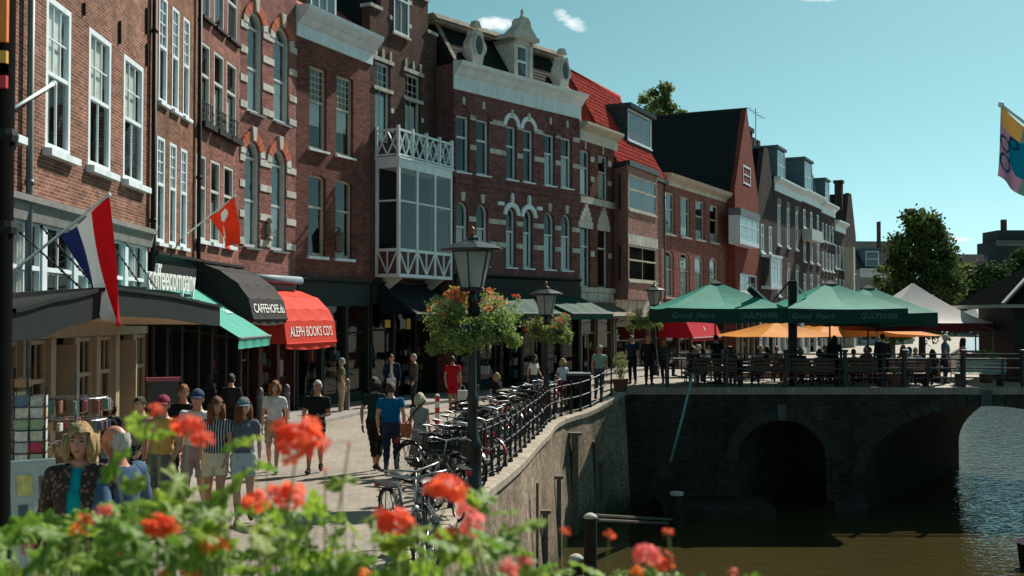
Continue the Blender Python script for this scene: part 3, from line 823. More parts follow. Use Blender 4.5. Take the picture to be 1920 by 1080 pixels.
def pipe(H, px, z0, z1, m_=None, r=.055):
    m = MB(); u_ = H.u(px); m.tube((u_, -.1, z0), (u_, -.1, z1), r, n=10)
    for z in (z0 + .8, (z0 + z1) / 2, z1 - .8): m.tube((u_, -.1, z - .04), (u_, -.1, z + .04), r * 1.35, n=10)
    m.build('drainpipe', m_ or mat('drainpipe_grey', (.1, .12, .13), .5), H.e, smooth=True)
pipe(h1, 40, .2, 10.2); pipe(h1, 277, .2, 10.2, BLACKP)
# white flagpole on the wall
a_, b_ = at(100, 157, 17.8), at(25, 203, 14.9)
e = thing('flagpole', 'bare white flagpole with round knob slanting from a sash window', 'flagpole', a_)
m = MB(); m.tube((0, 0, 0), b_ - a_, .03, .025, 10); m.build('pole', WHITE, e, smooth=True)
m = MB(); m.ball((0, 0, 0), .055); m.build('knob', WHITE, e, smooth=True)
CREAMS = mat('shaded_cream_paint', (.34, .255, .17), .55, var=.1, scale=3)  # cream paint darkened in its colour for the canopy's shade
# shop: transom lights above the canopy, cream front below
u0 = 0.1; u1 = h1.w - .15
m = MB(); m.box(u0, u1, -.04, .1, 3.02, 3.25)
for i in range(8):
    x = u0 + (u1 - u0) * i / 7; m.box(max(u0, x - .1), min(u1, x + .1), -.04, .1, 3.25, GZ - .3)
tr_ = m.build('transom_frame', WHITE, h1.e)
for i in range(7):
    a = u0 + (u1 - u0) * i / 7 + .1; b = u0 + (u1 - u0) * (i + 1) / 7 - .1
    h1.win(a, b, 3.25, GZ - .3, split=(.45,), bars=[(2, 1), (2, 1)], rec=.02, fw=.05, sill=None, curtain=('C', .0, 1.0) if i % 2 == 0 else None, name='transom_window', cut=False)
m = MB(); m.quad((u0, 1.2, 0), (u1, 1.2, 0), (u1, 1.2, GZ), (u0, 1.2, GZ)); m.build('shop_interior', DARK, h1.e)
h1.box('shop_lintel', CREAMS, u0, u1, -.06, .12, 2.72, 3.02)
for i, (pa, pb, kind) in enumerate([(30, 68, 'w'), (68, 92, 'p'), (92, 125, 'd'), (125, 150, 'p'), (122, 158, 'w'), (158, 176, 'p'), (176, 200, 'd'), (200, 245, 'g'), (245, 272, 'p')]):
    pass
uu = u0; k = 0
bw = (u1 - u0) / 9
for i in range(9):
    a, b = u0 + bw * i, u0 + bw * (i + 1)
    h1.box('pilaster', CREAMS, a, a + .22, -.1, .12, 0, 2.72, .01)
    if i % 3 == 1:
        m = MB(); m.box(a + .22, b, .25, .3, 0, 2.72); dd = m.build('dark_doorway', DARK, h1.e)  # solid dark panel stands in for the unlit doorway
        m = MB(); m.box(b - .5, b - .42, -.3, .24, .02, 2.6); m.build('door_leaf', CREAMS, h1.e)
    else:
        h1.box('stall_riser', CREAMS, a + .22, b, .0, .1, 0, .6)
        h1.win(a + .22, b, .6, 2.7, split=(.68,), bars=[(2 if i % 3 == 0 else 3, 2), (3, 1)], fr=CREAMS, rec=.03, fw=.06, sill=None, name='shop_window', glass=GLASSD, cut=False)
# curved canopy
CP = 1.95
TOPC = [(22, 578), (110, 556), (205, 537), (300, 549), (412, 572)]; BOTC = [(22, 640), (75, 636), (130, 612), (205, 592), (300, 596), (412, 611)]
tu = [h1.uz(x, y, CP) for x, y in TOPC]; bu = [h1.uz(x, y, CP) for x, y in BOTC]
def cint(pts, u):
    pts = sorted(pts)
    if u <= pts[0][0]: return pts[0][1]
    for (a, xa), (b, xb) in zip(pts, pts[1:]):
        if u <= b:
            t = (u - a) / (b - a); t = t * t * (3 - 2 * t) * .5 + t * .5; return xa + (xb - xa) * t
    return pts[-1][1]
ua, ub = tu[0][0], tu[-1][0]
CANM = mat('canopy_dark_green', (.007, .011, .01), .6, var=.3, scale=3, spec=.2)
m = MB(); N = 40
for i in range(N):
    a = ua + (ub - ua) * i / N; b = ua + (ub - ua) * (i + 1) / N
    ta, tb, ba, bb = cint(tu, a), cint(tu, b), cint(bu, a), cint(bu, b)
    m.quad((a, -CP, ba), (b, -CP, bb), (b, -CP, tb), (a, -CP, ta)); m.quad((a, -CP + .06, ba), (b, -CP + .06, bb), (b, -CP, bb), (a, -CP, ba))
    m.quad((a, -CP + .06, ba), (b, -CP + .06, bb), (b, -CP + .06, tb), (a, -CP + .06, ta))
    m.quad((a, -CP - .05, ta), (b, -CP - .05, tb), (b, 0, tb - .12), (a, 0, ta - .12))
    m.quad((a, -CP - .05, ta - .05), (b, -CP - .05, tb - .05), (b, -CP - .05, tb), (a, -CP - .05, ta)); m.quad((a, -CP - .05, ta - .05), (b, -CP - .05, tb - .05), (b, -CP, tb - .05), (a, -CP, ta - .05))
for (u_, t_, b_) in ((ua, cint(tu, ua), cint(bu, ua)), (ub, cint(tu, ub), cint(bu, ub))):
    m.box(u_ - .03, u_ + .03, -CP, 0, b_, t_ + .02)
can = m.build('canopy', CANM, h1.e)
m = MB()
for i in range(N):
    a = ua + (ub - ua) * i / N; b = ua + (ub - ua) * (i + 1) / N
    m.quad((a, -CP + .07, cint(bu, a) + .03), (b, -CP + .07, cint(bu, b) + .03), (b, 0, cint(bu, b) + .03), (a, 0, cint(bu, a) + .03))
m.build('soffit', mat('tan_soffit', (.5, .34, .2), .6), can)
for (p0, p1) in (((36, 437), (158, 546)), ((75, 425), (182, 540)), ((205, 455), (262, 532)), ((232, 452), (292, 540))):
    u_, z_ = h1.uz(p0[0], p0[1]); u2, z2 = h1.uz(p1[0], p1[1], 1.4)
    m = MB(); m.tube((u_, -.02, z_), (u2, -1.4, z2), .014, n=6)
    for k in range(9): m.ball((u_ + (u2 - u_) * k / 9, -.02 - 1.38 * k / 9, z_ + (z2 - z_) * k / 9), .026, 6, 4)
    m.build('tie_chain', BLACKP, can)

# ---- 2a: narrow brown brick house, white multi-pane windows, coffee bar below
h2 = House('brick_house', 'narrow brown brick house with tall white multi-pane windows over coffee bar', (-7.98, 23.42), -.6, 3.15, 13.2, B2); h2.glass = GLASSB
h2.w = h2.u(365)
h2.row([(293, 309), (318, 331), (339, 351)], 339, 26, 214, rec=.02, fd=.055, fw=.07, split=(.52,), bars=[(1, 1), (2, 4)], sill=(.1, .1, .05, 'W'), curtain=('B', .02, .52))
h2.row([(291, 306), (315, 328), (336, 348)], 291, 252, 452, rec=.02, fd=.055, fw=.07, split=(.55,), bars=[(1, 1), (2, 4)], sill=(.1, .1, .05, 'W'), curtain=('B', .02, .55))
z2 = h2.uz(291, 474)[1]
h2.finish(wall_lo=z2, roof='gable')
h2.cornice('roof_cornice', WHITE, h2.h, CORN)
h2.shop(.05, h2.w - .05, z2, fr=BLACKP, bays=3, fascia=.75)
# ---- 2b: rose brick house with black sills and balconettes
h3 = House('brick_house', 'rose brick house with grey framed windows, black sills and iron balconettes', h2.end(), 2.6, 3.7, 13.6, B3); h3.glass = GLASSB
h3.w = h3.u(447)
GREYW = mat('grey_white_paint', (.5, .52, .5), .5, var=.08)
h3.row([(372, 391), (398, 417), (423, 442)], 372, -130, 22, fr=GREYW, rec=.04, fd=.07, sill=(.1, .12, .05, 'B'))
ws = h3.row([(370, 391), (398, 417), (422, 441)], 370, 70, 224, fr=GREYW, rec=.04, fd=.07, split=(.6,), sill=(.16, .2, .06, 'B'), curtain=('B', .0, .55))
for o in ws:
    u_ = o.location.x; wd = h3.u(391) - h3.u(370); m = MB()
    m.bar((0, -.08, .5), (wd, -.08, .5), .03, .03); m.bar((0, -.08, .06), (wd, -.08, .06), .03, .03)
    for k in range(6): m.tube((wd * (k + .5) / 6, -.08, .06), (wd * (k + .5) / 6, -.08, .5), .012, n=6)
    for k in range(3): m.torus((wd * (k + .5) / 3, -.08, .28), .09, .012, 'y', 12, 5)
    m.build('balconette', IRON, o)
h3.row([(366, 385), (393, 411), (418, 436)], 366, 285, 447, fr=GREYW, rec=.04, fd=.07, split=(.62,), sill=(.12, .12, .05, 'W'), curtain=('B', .0, .5))
z3 = h3.uz(366, 488)[1]
h3.finish(wall_lo=z3, roof='gable')
h3.cornice('roof_cornice', WHITE, h3.h, CORN)
h3.shop(.05, h3.w - .05, z3, fr=BLACKP, bays=3, fascia=.6)
pipe(h3, 364, .2, 13, BLACKP)
# ---- 3: red brick house with white bands and arched windows
h4 = House('brick_house', 'red brick house with white stone bands and round arched sky-reflecting windows', h3.end(), 14.8, 3.6, 14.8, B4); h4.glass = GLASSB
h4.w = h4.u(553)
for (xa, yt, yb, sp) in (([(461, 489), (511, 539)], 20, 207, .48), ([(457, 485), (507, 535)], 263, 462, .5)):
    zt = h4.uz(xa[0][0] + 12, yt)[1]; zb_ = h4.uz(xa[0][0] + 2, yb)[1]
    for (a, b) in xa:
        ua_, ub_ = h4.u(a), h4.u(b); w_ = ub_ - ua_
        h4.win(ua_, ub_, zb_, zt, rise=w_ * .5, fr=GREYW, rec=.08, fd=.12, fw=.09, split=(.44, .84), sill=(.08, .12, .06, 'L'), curtain=('C', .02, .42))
        # red and white voussoirs round the arch
        c = (ua_ + ub_) / 2; zs = zt - w_ * .5
        for k in range(9):
            t0, t1 = pi * (k / 9) + .02, pi * ((k + 1) / 9) - .02; ex = .12 if k == 4 else 0
            m = MB(); r0, r1 = w_ * .5 + .01, w_ * .5 + .3 + ex
            m.prism([(c + r0 * cos(t0), zs + r0 * sin(t0)), (c + r1 * cos(t0), zs + r1 * sin(t0)), (c + r1 * cos(t1), zs + r1 * sin(t1)), (c + r0 * cos(t1), zs + r0 * sin(t1))], -.045 - ex * .4, .01, 'y')
            m.build('voussoir', STONE if k in (0, 4, 8) else mat('red_voussoir', (.45, .13, .07), .85, var=.2), h4.e)
    h_ = zt - zb_
    for fz in (0.02, .27, .55, .79):
        zz = zb_ + h_ * fz
        ed = [0] + [q for (a, b) in xa for q in (h4.u(a) - .02, h4.u(b) + .02)] + [h4.w]
        for k in range(0, len(ed), 2):
            if ed[k + 1] - ed[k] > .08: h4.box('stone_band', WHITE if False else STONE, ed[k] + .004, ed[k + 1] - .004, -.03, .04, zz, zz + .2)
z4 = h4.uz(450, 515)[1]
h4.finish(wall_lo=z4, roof='gable')
h4.cornice('roof_cornice', WHITE, h4.h, CORN)
h4.shop(.05, h4.w - .05, z4, fr=mat('maroon_paint', (.06, .012, .012), .4), bays=3, fascia=.6)
# carved relief between the lower windows
u_, z_ = h4.uz(501, 430); m = MB(); m.ball((u_, -.05, z_), (.1, .1, .22), 10, 8); m.ball((u_, -.08, z_ + .26), (.08, .09, .1), 10, 8); m.box(u_ - .13, u_ + .13, -.12, 0, z_ - .34, z_ - .22)
m.build('carved_relief', mat('relief_stone', (.3, .26, .22), .9, var=.3, scale=12), h4.e, smooth=True)
m = MB(); ur = h4.w; m.path([(.05, -.22, h4.uz(455, 520)[1]), (ur - .1, -.22, h4.uz(455, 520)[1])], .13, 12); m.build('awning_roll', mat('blue_grey_canvas', (.1, .17, .2), .6, var=.25, scale=8), h4.e, smooth=True)
# ---- 4: maroon house with the deep white cornice
h5 = House('brick_house', 'maroon brick house with deep white cornice and four tall windows', h4.end(), 24.6, 4.35, 12.6, B5)
h5.w = h5.u(692)
STAINED = glass_mat('leaded_glass', (.4, .62, .75), 1.6)
h5.row([(578, 611), (629, 661)], 578, 119, 276, fr=CREAM, rec=.14, fw=.08, split=(.58,), bars=[(1, 1), (4, 5)], sill=(.09, .1, .08, 'W'), curtain=('C', .3, .58))
h5.row([(577, 610), (628, 660)], 577, 324, 478, fr=CREAM, rec=.14, fw=.08, split=(.6,), sill=(.12, .1, .08, 'W'), rise=.12)
zc0 = h5.uz(560, 68)[1]; zc1 = h5.uz(565, 16)[1]; h5.h = zc1
z5 = h5.uz(560, 520)[1]
h5.finish(wall_lo=z5, roof='gable', roofm=mat('red_roof', (.35, .08, .05), .8, var=.2), ridge_h=3.2)
h5.cornice('cornice', WHITE, zc1, [(0, zc0 - zc1), (.06, zc0 - zc1), (.08, -.55), (.16, -.5), (.3, -.34), (.36, -.3), (.52, -.12), (.55, .02), (0, .06)], -.05, h5.w + .1)
h5.shop(.05, h5.w - .05, z5, fr=DGREEN, bays=3, fascia=.9, door=0)
# dormer with blue reflecting window
dm = MB(); dm.box(1.0, 2.7, .3, 2.5, h5.h, h5.h + 1.9); dm.prism([(.8, h5.h + 1.9), (2.9, h5.h + 1.9), (1.85, h5.h + 2.5)], .15, 2.6, 'y'); dm.build('dormer', mat('dormer_blue_grey', (.12, .16, .18), .5), h5.e)
h5.win(1.1, 2.6, h5.h + .15, h5.h + 1.75, p=-.24, rec=.02, split=(), bars=[(3, 1)], fr=WHITE, sill=None, name='dormer_window', cut=False)
u_, z_ = h5.uz(622, 455); m = MB(); m.lathe([(.02, -.35), (.14, -.3), (.18, .2), (.2, .22), (.05, .45), (.02, .5)], 8, (u_, -.3, z_)); m.tube((u_, 0, z_ + .5), (u_, -.3, z_ + .5), .02)
m.build('wall_lantern', mat('lantern_grey', (.1, .09, .08), .4), h5.e)
# ---- 5: dark stepped-gable house with the white timber bay and balcony
h6 = House('brick_house', 'dark brown house with stepped gable, white timber bay window and balcony', h5.end(), 26, 4.85, 12.4, B6)
h6.w = h6.u(818)
H6W = h6.w
for (a, b) in ((702, 731), (759, 788)):
    ua_, ub_ = h6.u(a), h6.u(b); zt = h6.uz(703, 112)[1]; zb_ = h6.uz(703, 262)[1]
    h6.win(ua_, ub_, zb_, zt, fr=GREYW, rec=.14, split=(.66,), bars=[(2, 1), (3, 3)], sill=None, curtain=('C', .0, .6))
    h6.box('lintel', STONE, ua_ - .15, ub_ + .18, -.05, .02, zt + .02, zt + .16); h6.box('transom_stone', STONE, ua_ - .12, ub_ + .15, -.04, .1, zb_ + (zt - zb_) * .66 - .06, zb_ + (zt - zb_) * .66 + .07)
    for k in (-.05, .42, .9): 
        x = ua_ + (ub_ - ua_) * k; h6.box('keystone', STONE, x, x + .12, -.045, .02, zt + .17, zt + .5)
    for zz in (.15, .4): h6.box('quoin', STONE, ub_ + .02, ub_ + .2, -.03, .02, zb_ + (zt - zb_) * zz, zb_ + (zt - zb_) * zz + .17)
ug0, ug1 = h6.u(735), h6.u(764); zg = h6.uz(735, 58)[1]
h6.h = h6.uz(735, 80)[1]
h6.finish(wall_lo=h6.uz(700, 528)[1], roof='cross', ridge_h=5.2, gable=[(0, h6.h - .01), (H6W, h6.h - .01), (H6W, h6.h + 1.0), (H6W - .7, h6.h + 1.0), (H6W - .7, h6.h + 2.2), (H6W - 1.4, h6.h + 2.2), (H6W - 1.4, h6.h + 3.6), (1.4, h6.h + 3.6), (1.4, h6.h + 2.2), (.7, h6.h + 2.2), (.7, h6.h + 1.0), (0, h6.h + 1.0)])
h6.win(ug0, ug1, zg, zg + 2.6, fr=WHITE, rec=-.02, split=(.5,), bars=[(2, 1), (2, 1)], sill=(.1, .1, .08, 'S'), name='gable_window', cut=False)
m = MB(); m.box(ug0 + .02, ug1 - .02, -.005, .1, zg + .02, zg + 2.58); m.build('gable_window_back', DARK, h6.e)
for (a, b, z) in ((-.03, .75, 1.0), (H6W - .75, H6W + .03, 1.0), (.67, 1.45, 2.2), (H6W - 1.45, H6W - .67, 2.2), (1.37, H6W - 1.37, 3.6)):
    h6.box('coping_stone', STONE, a, b, -.06, .41, h6.h + z, h6.h + z + .12)
for zz in (zg + .4, zg + 1.3, zg + 2.2): h6.box('quoin', STONE, ug1 + .02, ug1 + .22, -.03, .02, zz, zz + .16); h6.box('quoin', STONE, ug0 - .22, ug0 - .02, -.03, .02, zz, zz + .16)
h6.shop(.05, H6W - .05, h6.uz(700, 528)[1], fr=BLACKP, bays=3, fascia=.8, door=1)
# bay
bu0, bu1, bp = h6.u(703), h6.u(848, 1.0), 1.0
bz0 = h6.uz(748, 519, bp)[1]; bz1 = h6.uz(748, 296, bp)[1]; bzr = h6.uz(748, 240, bp)[1]
za, zb2 = bz0 + .12, h6.uz(748, 468, bp)[1]
m = MB(); m.box(bu0, bu1, -bp, 0, bz0, bz0 + .12); m.box(bu0, bu1, -bp, 0, bz1 - .32, bz1)
m.box(bu0 - .06, bu1 + .06, -bp - .06, 0, bz1, bz1 + .07)
nb = 3; bwid = (bu1 - bu0)
posts = [bu0 + bwid * i / nb for i in range(nb + 1)]
for i, x in enumerate(posts):
    x0 = min(max(x - .06, bu0), bu1 - .12); m.box(x0, x0 + .12, -bp, -bp + .1, bz0 + .12, bz1 - .32)
for x0 in (bu0, bu1 - .1): m.box(x0, x0 + .1, -.1, 0, bz0 + .12, bz1 - .32)
m.box(bu0 + .01, bu1 - .01, -bp + .01, -bp + .09, zb2 - .05, zb2 + .06)
for x0 in (bu0 + .005, bu1 - .085): m.box(x0, x0 + .08, -bp + .01, -.01, zb2 - .05, zb2 + .06)
bay = m.build('bay_window', WHITE, h6.e)
m = MB(); m.box(bu0 + .03, bu1 - .03, -bp + .05, -bp + .07, bz0 + .1, zb2); m.box(bu0 + .04, bu0 + .06, -bp + .05, -.02, bz0 + .1, zb2); m.box(bu1 - .06, bu1 - .04, -bp + .05, -.02, bz0 + .1, zb2); m.build('bay_panel', mat('brown_panel', (.1, .045, .04), .7), bay)
zt_ = zb2 + (bz1 - .32 - zb2) * .6
def lattice(x0, x1, y, z0, z1, axis='x'):
    m = MB(); P = (lambda a, z: (a, y, z)) if axis == 'x' else (lambda a, z: (y, a, z))
    mid = (x0 + x1) / 2; up = (0, 1, 0) if axis == 'x' else (1, 0, 0)
    m.bar(P(x0, z1), P(mid, z0), .05, .07, up); m.bar(P(x1, z1), P(mid, z0), .05, .07, up); m.bar(P(mid, z0), P(mid, z1), .05, .07, up)
    m.build('lattice_brace', WHITE, bay)
for i in range(nb):
    lattice(posts[i] + .06, posts[i + 1] - .06, -bp + .03, bz0 + .12, zb2 - .05)
    a, b = posts[i] + .06, posts[i + 1] - .06
    for (z0_, z1_) in ((zb2 + .06, zt_ - .03), (zt_ + .03, bz1 - .32)):
        m = MB(); m.box(a, b, -bp + .05, -bp + .06, z0_, z1_); m.build('pane', GLASSD, bay)
    m = MB(); m.box(a, b, -bp + .015, -bp + .085, zt_ - .03, zt_ + .03); m.build('transom', WHITE, bay)
for xx in (bu0 + .045, bu1 - .055):
    lattice(-bp + .1, -.1, xx, bz0 + .12, zb2 - .05, 'y')
    m = MB(); m.box(xx - .03, xx + .04, -bp + .1, -.1, zt_ - .03, zt_ + .03); m.build('transom', WHITE, bay)
    for (z0_, z1_) in ((zb2 + .06, zt_ - .03), (zt_ + .03, bz1 - .32)):
        m = MB(); m.box(xx, xx + .01, -bp + .1, -.1, z0_, z1_); m.build('pane', GLASSD, bay)
m = MB(); m.box(bu0 + .1, bu1 - .1, -.12, -.02, zb2, bz1 - .32); m.build('bay_interior', DARK, bay)
m = MB(); m.prism([(-bp + .1, bz0), (-.05, bz0), (-.05, bz0 - .6)], bu1 - .5, bu1 - .42); m.prism([(-bp + .1, bz0), (-.05, bz0), (-.05, bz0 - .6)], bu0 + .42, bu0 + .5); m.build('bay_bracket', GREYW, bay)
# balcony balustrade with crossed bars
m = MB(); q0 = bz1 + .07
for (xa_, xb_, yy, ax) in ((bu0, bu1, -bp + .03, 'x'), (-bp + .05, -.02, bu0 + .03, 'y'), (-bp + .05, -.02, bu1 - .03, 'y')):
    n = 4 if ax == 'x' else 1
    P = (lambda a, z, yy=yy: (a, yy, z)) if ax == 'x' else (lambda a, z, yy=yy: (yy, a, z)); up = (0, 1, 0) if ax == 'x' else (1, 0, 0)
    m.bar(P(xa_, bzr - .03), P(xb_, bzr - .03), .08, .07, up); m.bar(P(xa_, q0 + .08), P(xb_, q0 + .08), .06, .06, up)
    for k in range(n):
        a = xa_ + (xb_ - xa_) * k / n; b = xa_ + (xb_ - xa_) * (k + 1) / n; c = (a + b) / 2
        for (s_, t_) in ((a, c), (c, b)):
            m.bar(P(s_, q0 + .08), P(t_, bzr - .05), .04, .05, up); m.bar(P(t_, q0 + .08), P(s_, bzr - .05), .04, .05, up)
    for k in range(n + 1):
        x = xa_ + (xb_ - xa_) * k / n; a = P(x, q0); m.bar(a, P(x, bzr + .12), .1, .1, up)
m.build('balustrade', WHITE, h6.e)

# ---- 6: wide plum brick house with white frieze, mansard and ornate dormers
ST = h6.end()
nA = ST + h6.n * .95 - h6.d * .25
h7 = House('brick_house', 'wide plum brick house with white frieze, arched windows and ornate black mansard', (nA.x, nA.y), 39.6, 8.6, 12.4, B7, depth=9)
h7.w = h7.u(1087)
zc1 = h7.uz(863, 120)[1]; zf0 = h7.uz(845, 165)[1]; h7.h = zc1
X1 = [(855, 880), (893, 917), (949, 969), (981, 1001), (1021, 1041), (1052, 1073)]
X2 = [(855, 878), (893, 915), (949, 967), (981, 999), (1020, 1040), (1052, 1072)]
zt1, zb1 = h7.uz(855, 214)[1], h7.uz(855, 320)[1]
zt2, zb2_ = h7.uz(866, 378)[1], h7.uz(950, 500)[1]
for k, (a, b) in enumerate(X1):
    ua_, ub_ = h7.u(a), h7.u(b); w_ = ub_ - ua_
    h7.win(ua_, ub_, zb1, zt1, fr=WHITE, rec=.16, fw=.06, split=(.62,), sill=(.08, .1, .06, 'W'), curtain=('C', 0, .6) if k > 3 else None)
    c = (ua_ + ub_) / 2; n = 12
    def ring(r0, r1, y0, nm, mt):
        m = MB()
        for q in range(n):
            t0, t1 = pi * q / n, pi * (q + 1) / n
            m.prism([(c + r0 * cos(t0), zt1 + r0 * sin(t0)), (c + r1 * cos(t0), zt1 + r1 * sin(t0)), (c + r1 * cos(t1), zt1 + r1 * sin(t1)), (c + r0 * cos(t1), zt1 + r0 * sin(t1))], y0, .01, 'y')
        m.build(nm, mt, h7.e)
    ring(w_ * .5, w_ * .5 + .2, -.05 if k in (2, 3) else -.03, 'arch_ring', WHITE if k in (2, 3) else B7)
    h7.box('keystone', STONE, c - .07, c + .07, -.07, .01, zt1 + w_ * .5 + .05, zt1 + w_ * .5 + .34)
    ua2, ub2 = h7.u(X2[k][0]), h7.u(X2[k][1]); w2 = ub2 - ua2; c2 = (ua2 + ub2) / 2
    h7.win(ua2, ub2, zb2_, zt2, rise=w2 * .5, fr=WHITE, rec=.16, fw=.06, split=(.6,), sill=(.08, .1, .06, 'W'), curtain=('C', 0, .58))
    if k in (2, 3):
        m = MB(); zs = zt2 - w2 * .5; r0, r1 = w2 * .5 + .02, w2 * .5 + .22
        for q in range(n):
            t0, t1 = pi * q / n, pi * (q + 1) / n
            m.prism([(c2 + r0 * cos(t0), zs + r0 * sin(t0)), (c2 + r1 * cos(t0), zs + r1 * sin(t0)), (c2 + r1 * cos(t1), zs + r1 * sin(t1)), (c2 + r0 * cos(t1), zs + r0 * sin(t1))], -.09, .01, 'y')
        m.box(c2 - .06, c2 + .06, -.13, .0, zs + r1, zs + r1 + .28); m.ball((c2, -.07, zs + r1 + .32), .08, 8, 6)
        s_ = -1 if k == 2 else 1
        m.box(min(c2 + s_ * r1, c2 + s_ * (r1 + .35)), max(c2 + s_ * r1, c2 + s_ * (r1 + .35)), -.09, .01, zs + .35, zs + .5)
        m.build('hood_mould', WHITE, h7.e)
    else:
        m = MB(); m.prism([(c2 - .07, zt2 + .03), (c2 + .07, zt2 + .03), (c2 + .12, zt2 + .38), (c2 - .12, zt2 + .38)], -.07, .01, 'y'); m.build('keystone', STONE, h7.e)
for (Xs, zz) in ((X1, zt1 - .1), (X1, zb1 + (zt1 - zb1) * .42), (X2, zt2 - .75), (X2, zb2_ + (zt2 - zb2_) * .32)):
    ed = [.0] + [q for (a, b) in Xs for q in (h7.u(a) - .03, h7.u(b) + .03)] + [h7.w]
    for k in range(0, len(ed), 2):
        if ed[k + 1] - ed[k] > .08: h7.box('stone_band', STONE, ed[k] + .004, ed[k + 1] - .004, -.03, .03, zz, zz + .2)
z7 = h7.uz(950, 517)[1]
h7.finish(wall_lo=z7, roof='flat')
h7.cornice('brick_string', B7, h7.uz(855, 338)[1], [(0, -.12), (.06, -.1), (.06, .06), (0, .08)])
h7.cornice('cornice', WHITE, zc1, [(0, zf0 - zc1), (.05, zf0 - zc1), (.07, -.5), (.16, -.42), (.3, -.22), (.46, -.12), (.5, .02), (0, .06)], -.08, h7.w + .06)
for k in range(1, 6): h7.box('frieze_panel', WHITE, h7.w * k / 6 - .03, h7.w * k / 6 + .03, -.075, -.04, zf0 + .03, zc1 - .52)
h7.shop(.05, h7.w - .05, z7, fr=BLACKP, bays=6, fascia=1.0, door=2)
# mansard
MH = 1.75
zr0 = zc1 + .05; zr1 = h7.uz(1000, 70, -1.6)[1]; zr1 = zr0 + MH
MANS = mat('black_mansard_slate', (.016, .018, .018), .9, var=.4, scale=5, bump=.3, spec=.1)
m = MB(); m.prism([(-.1 + .3, zr0), (1.35, zr1), (7, zr1), (8.4, zr0)], .25, h7.w - .25); mans = m.build('mansard_roof', MANS, h7.e)
# rows of slates on the front slope
m = MB(); rows = 10; cols = 34; sx = (h7.w - .5) / cols
for r_ in range(rows):
    f0, f1 = r_ / rows, (r_ + 1.15) / rows
    y0, y1 = .2 + 1.15 * f0, .2 + 1.15 * min(1, f1); za_, zb_ = zr0 + MH * f0, zr0 + MH * min(1, f1)
    for c_ in range(cols):
        x = .25 + sx * (c_ + (.5 if r_ % 2 else 0)); x1_ = min(x + sx - .012, h7.w - .25); j = RND.uniform(0, .012)
        if x1_ - x < .03: continue
        m.quad((x, y0 - .035 - j, za_), (x1_, y0 - .035 - j, za_), (x1_, y1 - .012, zb_), (x, y1 - .012, zb_))
        m.quad((x, y0 - .035 - j, za_), (x1_, y0 - .035 - j, za_), (x1_, y0, za_ + .005), (x, y0, za_ + .005))
tag(m.build('slates', MANS, h7.e), kind='stuff')
m = MB(); m.box(.0, h7.w, 1.0, 7.2, zr1, zr1 + .12); m.prism([(.85, zr1 + .12), (1.1, zr1 + .38), (7.0, zr1 + .38), (7.2, zr1 + .12)], -.05, h7.w + .05); m.build('mansard_cornice', mat('weathered_cornice', (.3, .27, .22), .95, var=.2, scale=3, spec=.03, streak=.3), h7.e)
for uu in (.3, h7.w - .45): 
    m = MB(); m.obox((uu + .08, .75, (zr0 + zr1) / 2), (.11, 0, 0), (0, .05, 0.02), (0, .56, MH / 2)); m.build('mansard_edge', mat('weathered_cornice'), h7.e)
# central dormer with pediment
ud0, ud1 = h7.w * .46, h7.w * .61; zd1 = zr1 + .0
m = MB(); m.box(ud0, ud0 + .22, .1, 1.5, zr0, zd1); m.box(ud1 - .22, ud1, .1, 1.5, zr0, zd1); m.box(ud0, ud1, .1, 1.5, zd1 - .2, zd1); m.box(ud0, ud1, .1, 1.3, zr0, zr0 + .15)
m.box(ud0 - .2, ud1 + .2, -.1, 1.6, zd1, zd1 + .18)
cu = (ud0 + ud1) / 2
m.prism([(ud0 - .2, zd1 + .18), (ud1 + .2, zd1 + .18), (cu + .35, zd1 + .6), (cu + .32, zd1 + .8), (cu + .15, zd1 + .95), (cu - .15, zd1 + .95), (cu - .32, zd1 + .8), (cu - .35, zd1 + .6)], -.02, .5, 'y')
m.lathe([(.09, 0), (.12, .08), (.05, .16), (.08, .26), (.01, .42)], 8, (cu, .2, zd1 + .95))
m.build('dormer', mat('dormer_stone', (.5, .48, .43), .8, var=.15, scale=4), h7.e)
h7.win(ud0 + .22, ud1 - .22, zr0 + .15, zd1 - .2, p=-.2, rec=.06, fr=WHITE, split=(.5,), sill=(.08, .15, .05, 'W'), name='dormer_window', cut=False)
m = MB(); m.box(ud0 + .22, ud1 - .22, .6, .62, zr0 + .15, zd1 - .2); m.build('dormer_interior', DARK, h7.e)
for uc in (h7.w * .165, h7.w * .86):        # ornate oval dormers
    zc = zr0 + .85; m = MB(); N = 26; P = []
    for k in range(N):
        t = 2 * pi * k / N; rr = 1 + .13 * cos(6 * t) + .08 * cos(2 * t)
        P.append((uc +   .46 * rr * cos(t), zc + .72 * rr * sin(t)))
    m.prism(P, -.02, .3, 'y'); m.box(uc - .3, uc + .3, .0, .6, zr0, zc)
    m.prism([(uc - .25, zc + .8), (uc + .25, zc + .8), (uc + .1, zc + 1.05), (uc - .1, zc + 1.05)], 0, .25, 'y')
    o = m.build('oval_dormer', mat('dormer_stone'), h7.e)
    m = MB(); N = 22; RO = [(uc + .24 * cos(2 * pi * k / N), zc + .05 + .4 * sin(2 * pi * k / N)) for k in range(N)]; m.prism(RO, -.05, -.03, 'y'); m.build('pane', GLASS, o)
    m = MB()
    for k in range(N):
        t0, t1 = 2 * pi * k / N, 2 * pi * (k + 1) / N
        m.prism([(uc + r * cos(t), zc + .05 + r * 1.72 * sin(t)) for r, t in ((.235, t0), (.3, t0), (.3, t1), (.235, t1))], -.1, -.02, 'y')
    m.build('oval_frame', mat('dormer_stone'), o)
    m = MB(); m.prism([(a, b) for a, b in RO], -.025, -.021, 'y'); m.build('oval_back', DARK, o)

